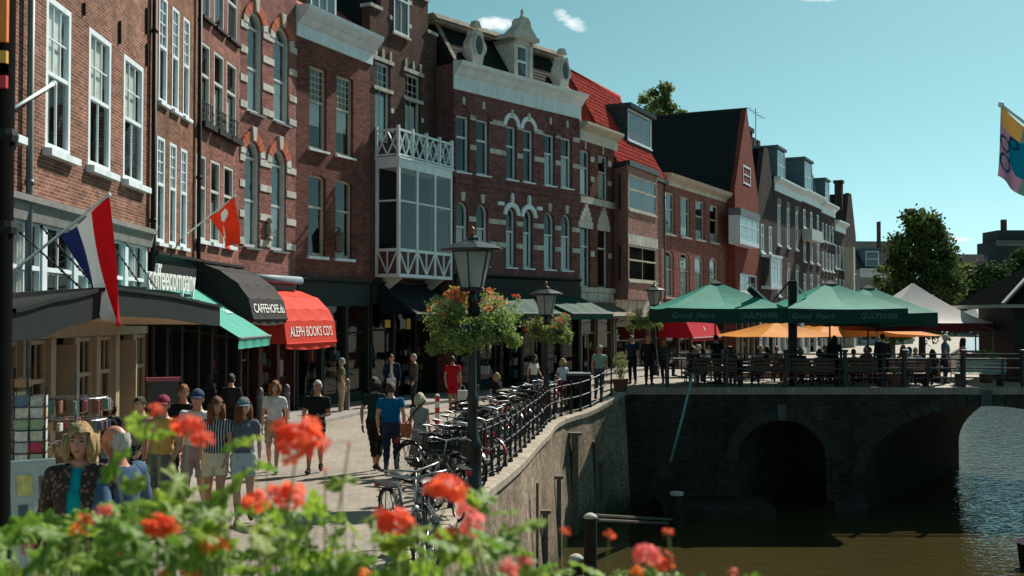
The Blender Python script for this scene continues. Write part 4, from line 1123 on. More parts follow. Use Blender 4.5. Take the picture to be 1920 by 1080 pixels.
# ---- 7: narrow brick house with stepped stone crowns
h8 = House('brick_house', 'narrow red brick house with stepped stone crowns over its lower windows', h7.end(), 30, 3.2, 9.6, B5)
h8.w = h8.u(1152)
z_t, z_b = h8.uz(1088, 279)[1], h8.uz(1088, 366)[1]
h8.row([(1088, 1107), (1122, 1141)], 1088, 279, 364, fr=GREYW, rec=.14, fw=.06, split=(.62,), sill=None, curtain=('C', 0, .6))
ws = h8.row([(1088, 1107), (1121, 1140)], 1088, 421, 538, fr=GREYW, rec=.14, fw=.06, split=(.66,), sill=None)
h8.h = h8.uz(1090, 232)[1]
z8 = h8.uz(1090, 565)[1]
h8.finish(wall_lo=z8, roof='flat')
h8.box('stone_sill', STONE, -.02, h8.w, -.08, .05, z_b - .32, z_b - .02); 
for (a, b) in ((1088, 1107), (1121, 1140)):
    ua_, ub_ = h8.u(a), h8.u(b); c = (ua_ + ub_) / 2; z_ = h8.uz(1088, 421)[1]
    for k, (hw, z0, z1_) in enumerate(((.72, -.15, .18), (.58, .18, .42), (.44, .42, .62), (.28, .62, .8), (.12, .8, .98))):
        h8.box('crown_stone', STONE, c - hw, c + hw, -.06 - .006 * k, .02, z_ + z0 + .02 * (k == 0), z_ + z1_ - .004)
    for zz in (.35, .7):
        pass
    zt_, zb_ = h8.uz(1088, 279)[1], h8.uz(1088, 366)[1]
    h8.box('quoin', STONE, ub_ + .03, ub_ + .4, -.03, .02, zt_ - .45, zt_ - .2); h8.box('quoin', STONE, ub_ + .03, ub_ + .4, -.03, .02, zb_ + .75, zb_ + .98)
    h8.box('quoin', STONE, ub_ + .03, ub_ + .4, -.03, .02, z_ - 1.4, z_ - 1.15); h8.box('keystone', STONE, c - .06, c + .06, -.04, .02, zt_ + .05, zt_ + .6)
zb_ = h8.uz(1088, 538)[1]
h8.box('stone_sill', STONE, -.02, h8.w, -.1, .05, zb_ - .22, zb_); h8.box('stone_panel', STONE, .1, h8.w - .1, -.03, .03, zb_ - .75, zb_ - .24)
h8.cornice('cornice', CREAM, h8.h, [(0, -.75), (.05, -.75), (.07, -.3), (.3, -.15), (.42, -.05), (.42, .06), (0, .1)], 0, h8.w + .3)
h8.shop(.05, h8.w - .05, z8, fr=mat('grey_brown_paint', (.2, .15, .11), .5), bays=2, fascia=.6, door=0)
# lead-clad dormer turret on its roof
m = MB(); m.lathe([(.9, 0), (.75, 1.1), (.55, 1.2), (.4, 2.0), (.05, 2.15)], 4, (h8.w * .45, 1.6, h8.h), rot=pi / 4); m.build('roof_turret', mat('blue_lead', (.16, .24, .27), .5, var=.2), h8.e)
h8.win(h8.w * .45 - .3, h8.w * .45 + .3, h8.h + .25, h8.h + 1.0, p=-.92, rec=.0, fr=WHITE, split=(), sill=None, name='turret_window', cut=False)

# ---- 8: pink brick house with two-storey bay and red pantile mansard
h9 = House('brick_house', 'pink brick house with wide bay windows and red pantile roof dormer', h8.end(), 26, 7.4, 10.2, B8, depth=7)
h9.w = h9.u(1245)
h9.h = h9.uz(1160, 312)[1]
z9 = h9.uz(1160, 562)[1]
h9.finish(wall_lo=z9, roof=None)
bp = .9; q0, q1 = h9.u(1178, bp), h9.u(1233, bp); qL, qR = max(.05, q0 - .55), min(h9.w - .05, q1 + .9)
zw = [(h9.uz(1178, 325, bp)[1], h9.uz(1178, 391, bp)[1]), (h9.uz(1178, 458, bp)[1], h9.uz(1178, 525, bp)[1])]
# front face of the bay with two openings, chamfered cheeks
m = MB()
zs_ = [z9, zw[1][1], zw[1][0], zw[0][1], zw[0][0], h9.h - .02]
for k in range(5):
    if k in (1, 3): continue
    m.quad((q0, -bp, zs_[k]), (q1, -bp, zs_[k]), (q1, -bp, zs_[k + 1]), (q0, -bp, zs_[k + 1]))
for k in (1, 3):
    for (ua_, ub_) in ((q0, q0 + .12), (q1 - .12, q1)): m.quad((ua_, -bp, zs_[k]), (ub_, -bp, zs_[k]), (ub_, -bp, zs_[k + 1]), (ua_, -bp, zs_[k + 1]))
m.quad((qL, 0, z9), (q0, -bp, z9), (q0, -bp, h9.h - .02), (qL, 0, h9.h - .02)); m.quad((q1, -bp, z9), (qR, 0, z9), (qR, 0, h9.h - .02), (q1, -bp, h9.h - .02))
m.quad((qL, 0, z9), (q0, -bp, z9), (q1, -bp, z9), (qR, 0, z9))
m.build('bay_wall', B8, h9.e)
for (zt_, zb_) in zw:
    h9.win(q0 + .12, q1 - .12, zb_, zt_, p=bp, rec=.04, fw=.07, split=(.58,), bars=[(2, 1), (2, 1)], fr=CREAM, sill=(.1, .06, .04, 'S'), name='bay_window', cut=False)
    m = MB(); m.box(q0 + .12, q1 - .12, -bp + .5, -bp + .52, zb_, zt_); m.build('bay_interior', DARK, h9.e)
m = MB(); m.box(q0 - .02, q1 + .02, -bp - .03, -bp + .02, zw[1][0] + .02, zw[1][0] + .5); m.build('stone_lintel', STONE, h9.e)
m = MB(); m.prism([(qL - .1, 0), (q0 - .05, -bp - .12), (q1 + .05, -bp - .12), (qR + .1, 0)], h9.h - .16, h9.h + .1, 'z'); m.box(-.1, h9.w + .2, -.25, .1, h9.h - .1, h9.h + .1); m.build('eave_gutter', mat('dark_gutter', (.03, .035, .035), .5), h9.e)
h9.box('stone_base', STONE, 0.0, h9.w, -.05, .05, z9 - .9, z9)
h9.shop(.05, h9.w - .05, z9 - .92, fr=mat('brown_shop', (.16, .085, .05), .5), bays=3, fascia=.4, door=1)
PANT = mat('red_pantile', (.4, .05, .036), .92, var=.35, scale=4, spec=.04)
RH, RY = 4.9, 2.6
m = MB(); m.prism([(-.1, h9.h + .08), (RY, h9.h + RH), (h9.dep, h9.h + .08)], .05, h9.w - .05); roof9 = m.build('roof', PANT, h9.e)
m = MB(); rows, cols = 19, 30; sx = (h9.w - .1) / cols
sl = Vector((0, RY + .15, RH - .05)); L_ = sl.length; sl /= L_; nn = Vector((0, -sl.z, sl.y))
for r_ in range(rows):
    for c_ in range(cols):
        b0 = Vector((.05 + sx * c_, -.12, h9.h + .1)) + sl * (L_ * r_ / rows); j = RND.uniform(-.008, .008)
        prev = None
        for q in range(4):
            tq = q / 3; hgt = .055 * sin(tq * pi) + .02 + j
            lo = b0 + Vector((sx * tq * .98, 0, 0)) + nn * (hgt + .035); hi = b0 + Vector((sx * tq * .98, 0, 0)) + sl * (L_ / rows * 1.12) + nn * hgt
            if prev: m.quad(prev[0], lo, hi, prev[1]); m.quad(prev[0], lo, lo - nn * .05, prev[0] - nn * .05)
            prev = (lo, hi)
tag(m.build('roof_tiles', PANT, h9.e, smooth=False), kind='stuff')
m = MB(); m.path([(.0, RY, h9.h + RH + .03), (h9.w, RY, h9.h + RH + .03)], .14, 10); m.build('ridge_tile', PANT, h9.e, smooth=True)
# dormer
dp = -1.55
du0, du1 = h9.u(1178, dp + .9), h9.u(1222, dp + .9); dz1 = h9.uz(1178, 207, dp + .9)[1]; dz0 = h9.uz(1178, 262, dp + .9)[1]
DBL = mat('dormer_dark_teal', (.045, .068, .078), .95, var=.2, scale=3, spec=.03)
m = MB(); y_f = .65
m.box(du0 - .2, du1 + .2, y_f - .25, 2.6, dz1 + .12, dz1 + .36); m.box(du0 - .12, du0, y_f, 2.4, dz0 - .1, dz1 + .12); m.box(du1, du1 + .12, y_f, 2.4, dz0 - .1, dz1 + .12); m.box(du0, du1, y_f, 2.2, dz0 - .2, dz0)
m.build('dormer', DBL, h9.e)
h9.win(du0, du1, dz0, dz1 + .12, p=-y_f, rec=.02, fw=.08, split=(), bars=[(3, 1)], fr=WHITE, sill=(.08, .08, .05, 'W'), name='dormer_window', cut=False)
m = MB(); m.box(du0, du1, 1.2, 1.22, dz0, dz1 + .1); m.build('dormer_interior', DARK, h9.e)

# ---- 9: plain red house with cream cornice
h10 = House('brick_house', 'plain red brick house with cream cornice and eight slim windows', h9.end(), 28.7, 10.6, 10.6, B9, depth=4.5)
h10.w = h10.u(1362)
h10.row([(1246, 1266), (1277, 1295), (1305, 1322), (1332, 1348)], 1250, 359, 437, fr=CREAM, rec=.12, fw=.09, split=(.6,), sill=(.12, .1, .08, 'S'), curtain=('C', 0, .25))
h10.row([(1245, 1264), (1276, 1294), (1303, 1320), (1331, 1347)], 1250, 469, 557, fr=CREAM, rec=.12, fw=.09, split=(.6,), rise=.35, sill=(.1, .1, .08, 'S'), curtain=('C', 0, .9))
h10.h = h10.uz(1256, 330)[1]; zz10 = h10.uz(1256, 348)[1]
h10.finish(wall_lo=3.4, roof='flat')
h10.cornice('cornice', CREAM, h10.h, [(0, zz10 - h10.h), (.06, zz10 - h10.h), (.1, -.35), (.4, -.15), (.5, .04), (0, .08)], 0, h10.w)
h10.shop(.05, h10.w - .05, 3.4, fr=mat('brown_shop'), bays=5, fascia=.5, door=2)
pipe(h10, 1244, .2, h10.h - .5)
# ---- 10: deep red gabled house with the huge dark roof
nA = h10.end() + h10.n * .6
h11 = House('brick_house', 'deep red gabled house with huge dark slate roof and white bay', (nA.x, nA.y), 25, 7.5, 10.9, B10, depth=9)
h11.w = h11.u(1423); h11.h = h11.uz(1368, 347)[1]
apz = h11.uz(1401, 207)[1]
gw = h11.w
h11.row([(1395, 1409)], 1395, 309, 344, fr=WHITE, rec=.02, fw=.12, split=(.5,), bars=[(2, 1), (2, 1)], sill=None, cut=False, p=.02)
ws = h11.row([(1388, 1420)], 1388, 512, 548, fr=WHITE, rec=.06, fw=.12, split=(), bars=[(3, 2)], sill=(.1, .1, .08, 'W'))
h11.finish(wall_lo=3.2, roof=None, gable=[(0, h11.h - .01), (gw, h11.h - .01), (gw / 2 + .12, apz), (gw / 2 - .12, apz)])
h11.shop(.05, gw - .05, 3.2, fr=mat('brown_shop'), bays=4, fascia=.5)
m = MB(); m.prism([(-.3, h11.h - .25), (gw / 2, apz - .05), (gw + .1, h11.h - .1)], .3, 9, 'y'); m.build('roof', SLATE, h11.e)
m = MB(); rows, cols = 26, 36
sl = Vector((gw / 2 + .3, 0, apz - .05 - h11.h + .25)); L_ = sl.length; sl /= L_; nn = Vector((-sl.z, 0, sl.x))
for r_ in range(rows):
    for c_ in range(cols):
        y_ = .3 + 8.7 * (c_ + .02) / cols; y2 = .3 + 8.7 * (c_ + .96) / cols; j = RND.uniform(0, .02)
        b0 = Vector((-.3, 0, h11.h - .25)) + sl * (L_ * r_ / rows); b1 = b0 + sl * (L_ / rows * 1.1)
        m.quad(b0 + nn * (.05 + j) + Vector((0, y_, 0)), b0 + nn * (.05 + j) + Vector((0, y2, 0)), b1 + nn * .015 + Vector((0, y2, 0)), b1 + nn * .015 + Vector((0, y_, 0)))
        m.quad(b0 + nn * (.05 + j) + Vector((0, y_, 0)), b0 + nn * (.05 + j) + Vector((0, y2, 0)), b0 + Vector((0, y2, 0)), b0 + Vector((0, y_, 0)))
tag(m.build('roof_tiles', SLATE, h11.e), kind='stuff')
m = MB(); m.path([(gw / 2, 0, apz + .03), (gw / 2, 9, apz + .03)], .13, 10); m.build('ridge_tile', SLATE, h11.e)
# white corner bay on brackets
c0, c1 = h11.u(1388, .7), h11.u(1424, .7); cz1 = h11.uz(1388, 403, .7)[1]; cz0 = h11.uz(1388, 452, .7)[1]
m = MB(); m.box(c0 - .05, c1 + .05, -.78, 0, cz1, cz1 + .45); bayt = m.build('bay_roof', LEAD, h11.e)
m = MB(); m.box(c0, c1, -.72, 0, cz0 - .15, cz0); m.box(c0, c0 + .1, -.7, 0, cz0, cz0 + .02); m.build('bay_floor', WHITE, h11.e)
h11.win(c0, c1, cz0, cz1, p=.7, rec=.02, fw=.14, split=(.65,), bars=[(3, 2), (3, 1)], fr=WHITE, sill=None, name='bay_window', cut=False, curtain=('C', 0, 1))
m = MB(); m.box(c0, c0 + .1, -.68, -.0, cz0, cz1); m.box(c1 - .1, c1, -.68, 0, cz0, cz1); m.build('bay_cheek', WHITE, h11.e)

# ---- far row of houses beyond the bridge
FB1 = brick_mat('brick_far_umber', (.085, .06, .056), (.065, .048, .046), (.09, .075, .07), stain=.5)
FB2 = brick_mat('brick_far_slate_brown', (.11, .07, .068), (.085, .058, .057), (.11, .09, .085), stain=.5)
def far_house(label, A, th, px1, ytop, xt, brick, nwin, rows, cornice=WHITE, roof='gable', roofm=None, frame=WHITE, lint=False, ridge=2.6, dormer=None, gable=False, ww=.95):
    H = House('brick_house', label, A, th, 5, 10, brick, depth=8)
    H.w = H.u(px1); H.h = H.uz(xt, ytop)[1]
    for (z0, z1, rise) in rows:
        for i in range(nwin):
            c = H.w * (i + .5) / nwin; w2 = min(ww, H.w / nwin * .62) / 2
            H.win(c - w2, c + w2, z0, z1, rise=rise, fr=frame, rec=.04, fd=.08, fw=.11, split=(.6,), sill=(.14, .1, .1, 'W'), curtain=('C', 0, .5) if (i + int(z0)) % 3 == 0 else None)
            if lint:
                for k in (-1, 0, 1): H.box('keystone', STONE, c + k * w2 * .9 - .06, c + k * w2 * .9 + .06, -.04, .02, z1 + .08, z1 + .5)
                H.box('lintel', STONE, c - w2 - .15, c + w2 + .15, -.03, .02, z1 - .0, z1 + .08) 
    H.finish(wall_lo=3.6, roof=None if gable else roof, roofm=roofm, ridge_h=ridge, gable=[(0, H.h - .01), (H.w, H.h - .01), (H.w * .62, H.h + ridge), (H.w * .38, H.h + ridge)] if gable else None)
    if gable: 
        m = MB(); m.prism([(-.02, H.h), (H.w / 2, H.h + ridge), (H.w + .02, H.h)], .3, 8, 'y'); m.build('roof', roofm or SLATE, H.e)
    if cornice: H.cornice('cornice', cornice, H.h, [(0, -.9), (.08, -.9), (.1, -.4), (.35, -.2), (.5, -.05), (.5, .08), (0, .12)], -.03, H.w + .03)
    H.shop(.05, H.w - .05, 3.6, fr=GREYW, bays=max(2, nwin), fascia=.6)
    if dormer:
        (f0, f1, dh) = dormer; a, b = H.w * f0, H.w * f1
        m = MB(); m.box(a, b, .35, 2.8, H.h, H.h + dh); m.box(a - .15, b + .15, .2, 2.9, H.h + dh, H.h + dh + .2); m.build('dormer', mat('dormer_teal', (.1, .15, .17), .9, var=.2, spec=.05), H.e)
        H.win(a + .12, b - .12, H.h + .3, H.h + dh - .15, p=-.32, rec=.0, fw=.1, split=(.5,), fr=WHITE, sill=None, name='dormer_window', cut=False)
    return H
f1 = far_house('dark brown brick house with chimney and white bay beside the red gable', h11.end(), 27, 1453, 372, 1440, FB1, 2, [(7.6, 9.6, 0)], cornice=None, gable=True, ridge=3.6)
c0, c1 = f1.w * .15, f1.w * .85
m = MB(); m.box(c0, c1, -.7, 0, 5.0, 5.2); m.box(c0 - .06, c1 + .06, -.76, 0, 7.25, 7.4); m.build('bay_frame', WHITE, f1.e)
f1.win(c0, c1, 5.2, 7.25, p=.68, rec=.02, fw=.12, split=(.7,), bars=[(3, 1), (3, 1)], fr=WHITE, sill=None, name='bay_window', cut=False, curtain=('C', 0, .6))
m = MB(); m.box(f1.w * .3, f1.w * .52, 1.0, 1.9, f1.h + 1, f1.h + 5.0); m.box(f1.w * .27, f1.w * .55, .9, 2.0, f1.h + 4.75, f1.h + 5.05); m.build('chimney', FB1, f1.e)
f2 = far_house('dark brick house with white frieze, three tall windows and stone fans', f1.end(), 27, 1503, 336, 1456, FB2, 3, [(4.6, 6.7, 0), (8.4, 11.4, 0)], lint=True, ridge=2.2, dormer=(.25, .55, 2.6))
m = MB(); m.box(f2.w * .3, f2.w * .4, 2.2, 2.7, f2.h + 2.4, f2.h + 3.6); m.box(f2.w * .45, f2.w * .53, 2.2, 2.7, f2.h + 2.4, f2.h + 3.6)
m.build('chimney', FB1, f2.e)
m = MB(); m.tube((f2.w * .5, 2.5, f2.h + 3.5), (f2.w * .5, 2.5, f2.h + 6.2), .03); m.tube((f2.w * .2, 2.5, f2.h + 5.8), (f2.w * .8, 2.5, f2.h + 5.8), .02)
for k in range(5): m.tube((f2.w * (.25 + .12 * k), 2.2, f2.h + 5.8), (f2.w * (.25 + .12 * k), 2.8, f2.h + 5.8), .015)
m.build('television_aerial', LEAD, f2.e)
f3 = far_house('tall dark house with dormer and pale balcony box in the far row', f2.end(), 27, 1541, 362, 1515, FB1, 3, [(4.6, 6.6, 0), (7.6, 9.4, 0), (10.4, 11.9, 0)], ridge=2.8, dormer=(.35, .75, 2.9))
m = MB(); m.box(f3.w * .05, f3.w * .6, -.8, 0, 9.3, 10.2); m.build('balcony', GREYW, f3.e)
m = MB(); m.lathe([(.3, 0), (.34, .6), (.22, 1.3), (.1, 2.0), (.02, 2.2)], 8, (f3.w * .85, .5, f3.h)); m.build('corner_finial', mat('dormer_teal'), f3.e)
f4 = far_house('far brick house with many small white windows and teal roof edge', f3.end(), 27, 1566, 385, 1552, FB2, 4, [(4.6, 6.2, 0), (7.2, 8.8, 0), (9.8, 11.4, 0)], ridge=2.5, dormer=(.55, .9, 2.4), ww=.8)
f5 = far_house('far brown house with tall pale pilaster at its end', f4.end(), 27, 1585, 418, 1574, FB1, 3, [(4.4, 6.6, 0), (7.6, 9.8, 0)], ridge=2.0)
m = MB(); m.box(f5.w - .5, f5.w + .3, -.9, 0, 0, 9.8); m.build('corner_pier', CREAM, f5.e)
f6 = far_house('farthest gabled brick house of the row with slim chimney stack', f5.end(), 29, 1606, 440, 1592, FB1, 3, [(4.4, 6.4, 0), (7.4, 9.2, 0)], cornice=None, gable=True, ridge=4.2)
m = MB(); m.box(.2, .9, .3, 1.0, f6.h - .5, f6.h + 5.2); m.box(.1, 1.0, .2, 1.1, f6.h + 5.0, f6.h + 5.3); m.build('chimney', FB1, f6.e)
# houses that close the view where the canal bends
q = at(1614, 592, 118)
f7 = far_house('pale corner house with grey slate mansard closing the street behind the tree', (q.x, q.y), 86, 1712, 505, 1640, mat('pale_render', (.3, .29, .27), .8, var=.1, streak=.3), 6, [(3.9, 6.0, 0)], ridge=3.4, roofm=mat('grey_slate', (.05, .065, .07), .92, var=.3, spec=.03), dormer=(.1, .4, 2.2))
m = MB(); m.box(f7.w * .5, f7.w * .54, 2, 2.6, f7.h + 2, f7.h + 5.5); m.build('chimney', B6, f7.e)
q = at(1870, 592, 190)
f8 = far_house('tall dark building with flat roof rising at the right edge', (q.x, q.y), 90, 1990, 452, 1872, mat('dark_render', (.04, .05, .055), .9, var=.15), 5, [(4.2, 6.0, 0), (7, 8.6, 0)], cornice=LEAD, roof='flat')
m = MB(); m.box(.6, f8.w - .3, .6, 7, f8.h, f8.h + 2.0); m.build('roof_storey', mat('dark_render'), f8.e)
m = MB(); m.box(1.8, 2.6, 1.5, 2.3, f8.h + 2, f8.h + 4.0); m.build('chimney', B6, f8.e)
q = at(1815, 592, 186)
f9 = far_house('low distant brick house behind the dark trees on the right', (q.x, q.y), 88, 1866, 500, 1830, B6, 4, [(3.9, 5.6, 0)], ridge=2.4)
m = MB(); m.lathe([(.25, 0), (.3, .5), (.15, 1.2), (.02, 1.9)], 8, (f9.w * .8, 1, f9.h + .5)); m.build('finial', LEAD, f9.e)

# =================================================================== AWNINGS, SIGNS, FLAGS
RED = mat('red_canvas', (.78, .075, .045), .75, var=.06, scale=3, trans=.25)
REDF = mat('crimson_canvas', (.62, .015, .04), .75, var=.06, scale=3, trans=.25)
BLKC = mat('black_canvas', (.03, .028, .028), .8, var=.15, scale=4)
GRNC = mat('mint_canvas', (.09, .42, .34), .7, var=.08, scale=3, trans=.2)
NAVYC = mat('navy_canvas', (.008, .014, .022), .8, var=.2)
WTXT = mat('white_lettering', (.8, .8, .77), .6, var=.03)
def awning(H, label, u0, u1, prof, m_, valance=.2, flap=None, text=None, tsize=.2, cheeks=True, txt_m=None, tw=None, tseg=-1):
    """prof: (outward p, z) from the wall to the front edge, in house coordinates"""
    e = thing('awning', label, 'awning', H.e.matrix_world @ Vector((0, 0, 0)) if False else H.A, pi / 2 - H.th)
    m = MB(); nx = 8
    for k in range(len(prof) - 1):
        (pa, za), (pb, zb_) = prof[k], prof[k + 1]
        def fn(a, b, pa=pa, za=za, pb=pb, zb_=zb_):
            return (u0 + (u1 - u0) * a, -(pa + (pb - pa) * b), za + (zb_ - za) * b - .03 * sin(b * pi) * abs(sin(a * pi * 3)) - .012 * sin(a * 23 + b * 5) * b)
        m.grid(fn, 24, 5)
    can_ = m.build('canvas', m_, e, solid=.012, smooth=False)
    if cheeks:
        for uu in (u0 + .006, u1 - .006):
            m = MB(); m.quad(*([(uu, -p_, z_) for p_, z_ in prof] + [(uu, -prof[0][0], prof[-1][1])])); m.build('cheek', m_, e, solid=.008)
    fp, fz = prof[-1]
    m = MB(); m.tube((u0, -fp, fz), (u1, -fp, fz), .03, n=8); m.build('front_bar', LEAD if not flap else m_, e)
    m = MB()
    m.grid(lambda a, b: (u0 + (u1 - u0) * a, -fp + .03 * sin(b * 2) - (.02 * sin(a * 25) * b), fz - valance * b * (1 - .35 * (2 * a - 1) ** 2 if flap else 1)), 24, 4); m.build('valance', flap or m_, e, solid=.008)
    for uu in (u0 + .15, u1 - .15):
        m = MB(); m.bar((uu, 0, prof[0][1] - .9), (uu, -fp + .05, fz - .01), .03, .03); m.build('folding_arm', IRON, e)
    if text:
        (pa, za), (pb, zb_) = prof[tseg - 1], prof[tseg]
        t = text_mesh('lettering', text, tsize, txt_m or WTXT, e, extrude=.003)
        wd = max(v.co.x for v in t.data.vertices) - min(v.co.x for v in t.data.vertices)
        if tw: t.scale = (tw * (u1 - u0) / wd, 1, 1)
        ang = atan2(za - zb_, pb - pa)
        t.rotation_euler = (ang if ang > .01 else pi / 2, 0, 0)
        t.location = ((u0 + u1) / 2, -((pa + pb) / 2 + .02 * sin(ang)), (za + zb_) / 2 + .02 * cos(ang) )
    return e
# green awning of the coffee bar
za = h2.uz(456, 634, 1.95)[1]
aw = awning(h2, 'mint green sloping awning under the dark canopy', .2, h2.w - .15, [(.05, za + 1.2), (1.95, za)], GRNC, valance=.24, cheeks=False, text='coffee  ·  tea', tsize=.3, tw=.8)
# black rounded awning
zb_ = h3.uz(482, 598, 1.45)[1]
awning(h3, 'black rounded awning with white lettering left of the red awning', .15, h3.w - .1, [(.05, zb_ + 1.45), (.6, zb_ + 1.22), (1.05, zb_ + .9), (1.33, zb_ + .52), (1.45, zb_)], BLKC, valance=.18, flap=BLKC, text='CAFFEHOFE.du', tsize=.34, tw=.86)
# red bookshop awning
zr_ = h4.uz(541, 645, 1.4)[1]
awning(h4, 'bright red rounded awning reading ALEPH BOOKS CD\'S', .2, h4.w + .05, [(.05, zr_ + 1.62), (.75, zr_ + 1.38), (1.15, zr_ + 1.0), (1.33, zr_ + .66), (1.42, zr_)], RED, valance=.2, flap=RED, text="ALEPH BOOKS CD'S", tsize=.42, tw=.84)
# dark awnings
zz = h6.uz(760, 588, 1.6)[1]
awning(h6, 'dark navy awning in deep shade below the white bay window', .6, h6.w - .2, [(.05, zz + 1.1), (1.6, zz)], NAVYC, valance=.25)
zz = h7.uz(1075, 588, 1.6)[1]
DKG = mat('bottle_green_canvas', (.012, .075, .055), .7, var=.1, trans=.15)
awning(h7, 'bottle green awning at the right end of the wide plum house', h7.w * .62, h7.w - .1, [(.05, zz + .75), (1.9, zz)], DKG, valance=.25)
awning(h7, 'bottle green awning at the left half of the wide plum house', h7.w * .12, h7.w * .55, [(.05, zz + .75), (1.9, zz)], DKG, valance=.25)
zz = h8.uz(1150, 592, 1.2)[1]
awning(h8, 'small grey awning beside the bottle green one on narrow house', .1, h8.w - .1, [(.05, zz + .5), (1.3, zz)], mat('grey_canvas', (.16, .14, .12), .8), valance=.1)
zz = h10.uz(1300, 634, 2.0)[1]
u0 = h10.u(1300, 2.0)
awning(h10, 'crimson awning over the restaurant behind the yellow parasols', u0, u0 + 4.9, [(.05, zz + 1.85), (1.55, zz + .95), (2.0, zz)], REDF, valance=.16, text='A', tsize=.4)
for (pa, pb, lab) in (((1352, 526), (1400, 548), 'a'),):
    pass

# coffeecompany sign: free-standing white letters on a frame
s_ = thing('shop_sign', 'white coffeecompany letters standing on the dark canopy edge', 'sign', h2.A, pi / 2 - h2.th)
ul, zl = h2.uz(276, 519, 1.2); ur, zr2 = h2.uz(364, 530, 1.2)
t = text_mesh('lettering', 'coffeecompany', .62, WTXT, s_, extrude=.03)
wd = max(v.co.x for v in t.data.vertices) - min(v.co.x for v in t.data.vertices)
t.scale = (abs(ur - ul) / wd, 1.15, 1); t.rotation_euler = (pi / 2, 0, 0); t.location = ((ul + ur) / 2, -1.2, (zl + zr2) / 2)
m = MB(); zc = (zl + zr2) / 2
m.box(ul, ur, -1.16, -1.12, zc - .32, zc - .27)
for k in range(5): 
    x = ul + (ur - ul) * k / 4; m.bar((x, -1.14, zc - .28), (x + .15, -.05, zc - .1), .03, .03)
m.build('sign_frame', IRON, s_)
m = MB(); m.box(ul, ur + .1, -1.3, -.02, zc - .46, zc - .36); m.build('ledge', mat('teal_ledge', (.1, .4, .36), .6), s_)

# ---- flags
def flag(name, label, base, tip, hoist0, ends, bands, Lf=None, nu=18, nv=26, wave=.05, fold=3.0, mats=None, patch=None):
    base, tip = Vector(base), Vector(tip); e = thing(name, label, 'flag', base)
    m = MB(); m.tube((0, 0, 0), tip - base, .022, .018, 8); m.ball(tip - base, .035, 8, 6); m.build('pole', WHITE, e, smooth=True)
    h0 = Vector(hoist0) - base; h1_ = tip - base; e0, e1 = Vector(ends[0]) - base, Vector(ends[1]) - base
    m = MB()
    side = (h1_ - h0).cross(Vector((0, 0, -1))).normalized()
    def fn(a, b):
        p = (h0 + (h1_ - h0) * a) * (1 - b) + (e0 + (e1 - e0) * a) * b
        return p + side * (wave * sin(a * pi * fold + b * 2.5) * (.15 + b)) + Vector((0, 0, -.05 * sin(a * pi) * (1 - b)))
    m.grid(fn, nu, nv)
    k = 0
    for i in range(nu):
        for j in range(nv):
            m.mi[k] = patch((i + .5) / nu, (j + .5) / nv) if patch else int(min(len(bands) - 1, (i + .5) / nu * len(bands))); k += 1
    m.build('cloth', [mat(*b_) if isinstance(b_, tuple) else b_ for b_ in bands], e, smooth=True, solid=.003)
    return e
FB = mat('flag_blue', (.045, .06, .22), .8, var=.05, trans=.35); FW = mat('flag_white', (.75, .75, .74), .8, var=.03, trans=.35); FR = mat('flag_red', (.62, .02, .03), .8, var=.05, trans=.4)
flag('tricolour_flag', 'red white and blue striped flag hanging from a slanted pole', at(20, 512, 16.0), at(204, 366, 14.6), at(114, 443, 15.25), (at(196, 592, 14.75), at(217, 612, 14.6)), [FB, FW, FR], wave=.1, fold=2.2, nu=30)
FO = mat('flag_orange', (.75, .1, .04), .8, var=.05, trans=.4)
flag('orange_flag', 'small orange flag with white emblem on slanted pole by rose house', at(344, 444, 26.0), at(440, 368, 24.3), at(392, 406, 25.1), (at(428, 470, 24.6), at(443, 452, 24.3)), [FO, FW], wave=.12, fold=2.0, nu=24, nv=24,
     patch=lambda a, b: 1 if ((a - .55) ** 2 / .04 + (b - .22) ** 2 / .02 < 1 or (abs(a - .45) < .05 and .45 < b < .8)) else 0)
fy, fg_, ft, fp_, fd = (mat('festival_yellow', (.75, .52, .2), .8, var=.04, trans=.35), mat('festival_sage', (.28, .42, .38), .8, var=.04, trans=.35), mat('festival_teal', (.0, .3, .42), .8, var=.04, trans=.35), mat('festival_pink', (.62, .4, .52), .8, var=.04, trans=.35), mat('festival_dark_teal', (.02, .13, .2), .8, var=.04, trans=.35))
def fest(a, b):
    # a: 0 at the mast end of the pole, 1 at its tip; b: 0 at the pole, 1 at the lower hem
    def r_(ca, cb, ra, rb): return ((a - ca) / ra) ** 2 + ((b - cb) / rb) ** 2
    q = r_(.62, .35, .14, .085)
    if .25 < q < 1: return 4
    if q <= .25: return 2
    q = r_(.85, .48, .16, .11)
    if .5 < q < 1: return 4
    q = r_(.8, .74, .2, .13)
    if .5 < q < 1: return 4
    if r_(.3, .5, .42, .27) < 1 and a < .62: return 2
    if b < .27: return 0 if a > .5 else 1
    if b > .68: return 3 if a > .25 else 1
    return 3 if a > .7 else (0 if b > .66 else 2)
mast_p = at(2035, 330, 12.0)
tip_p = at(1877, 196, 12.0); b0 = at(1962, 262, 12.0)
fl = flag('festival_flag', 'colourful pastel festival flag with teal rings against the sky', at(2035, 318, 12.0), tip_p, b0, (at(1925, 372, 12.0), at(1868, 330, 12.0)), [fy, fg_, ft, fp_, fd], wave=.05, fold=2.0, nu=44, nv=60, patch=fest)
m = MB(); m.lathe([(.09, WATER - .5), (.07, 1), (.055, mast_p.z + 1.0), (.02, mast_p.z + 1.05)], 12, (mast_p.x + .05, 12.0, 0)); tag(m.build('flag_mast', LEAD, smooth=True), 'tall grey mast right of the frame carrying the festival flag', 'mast')

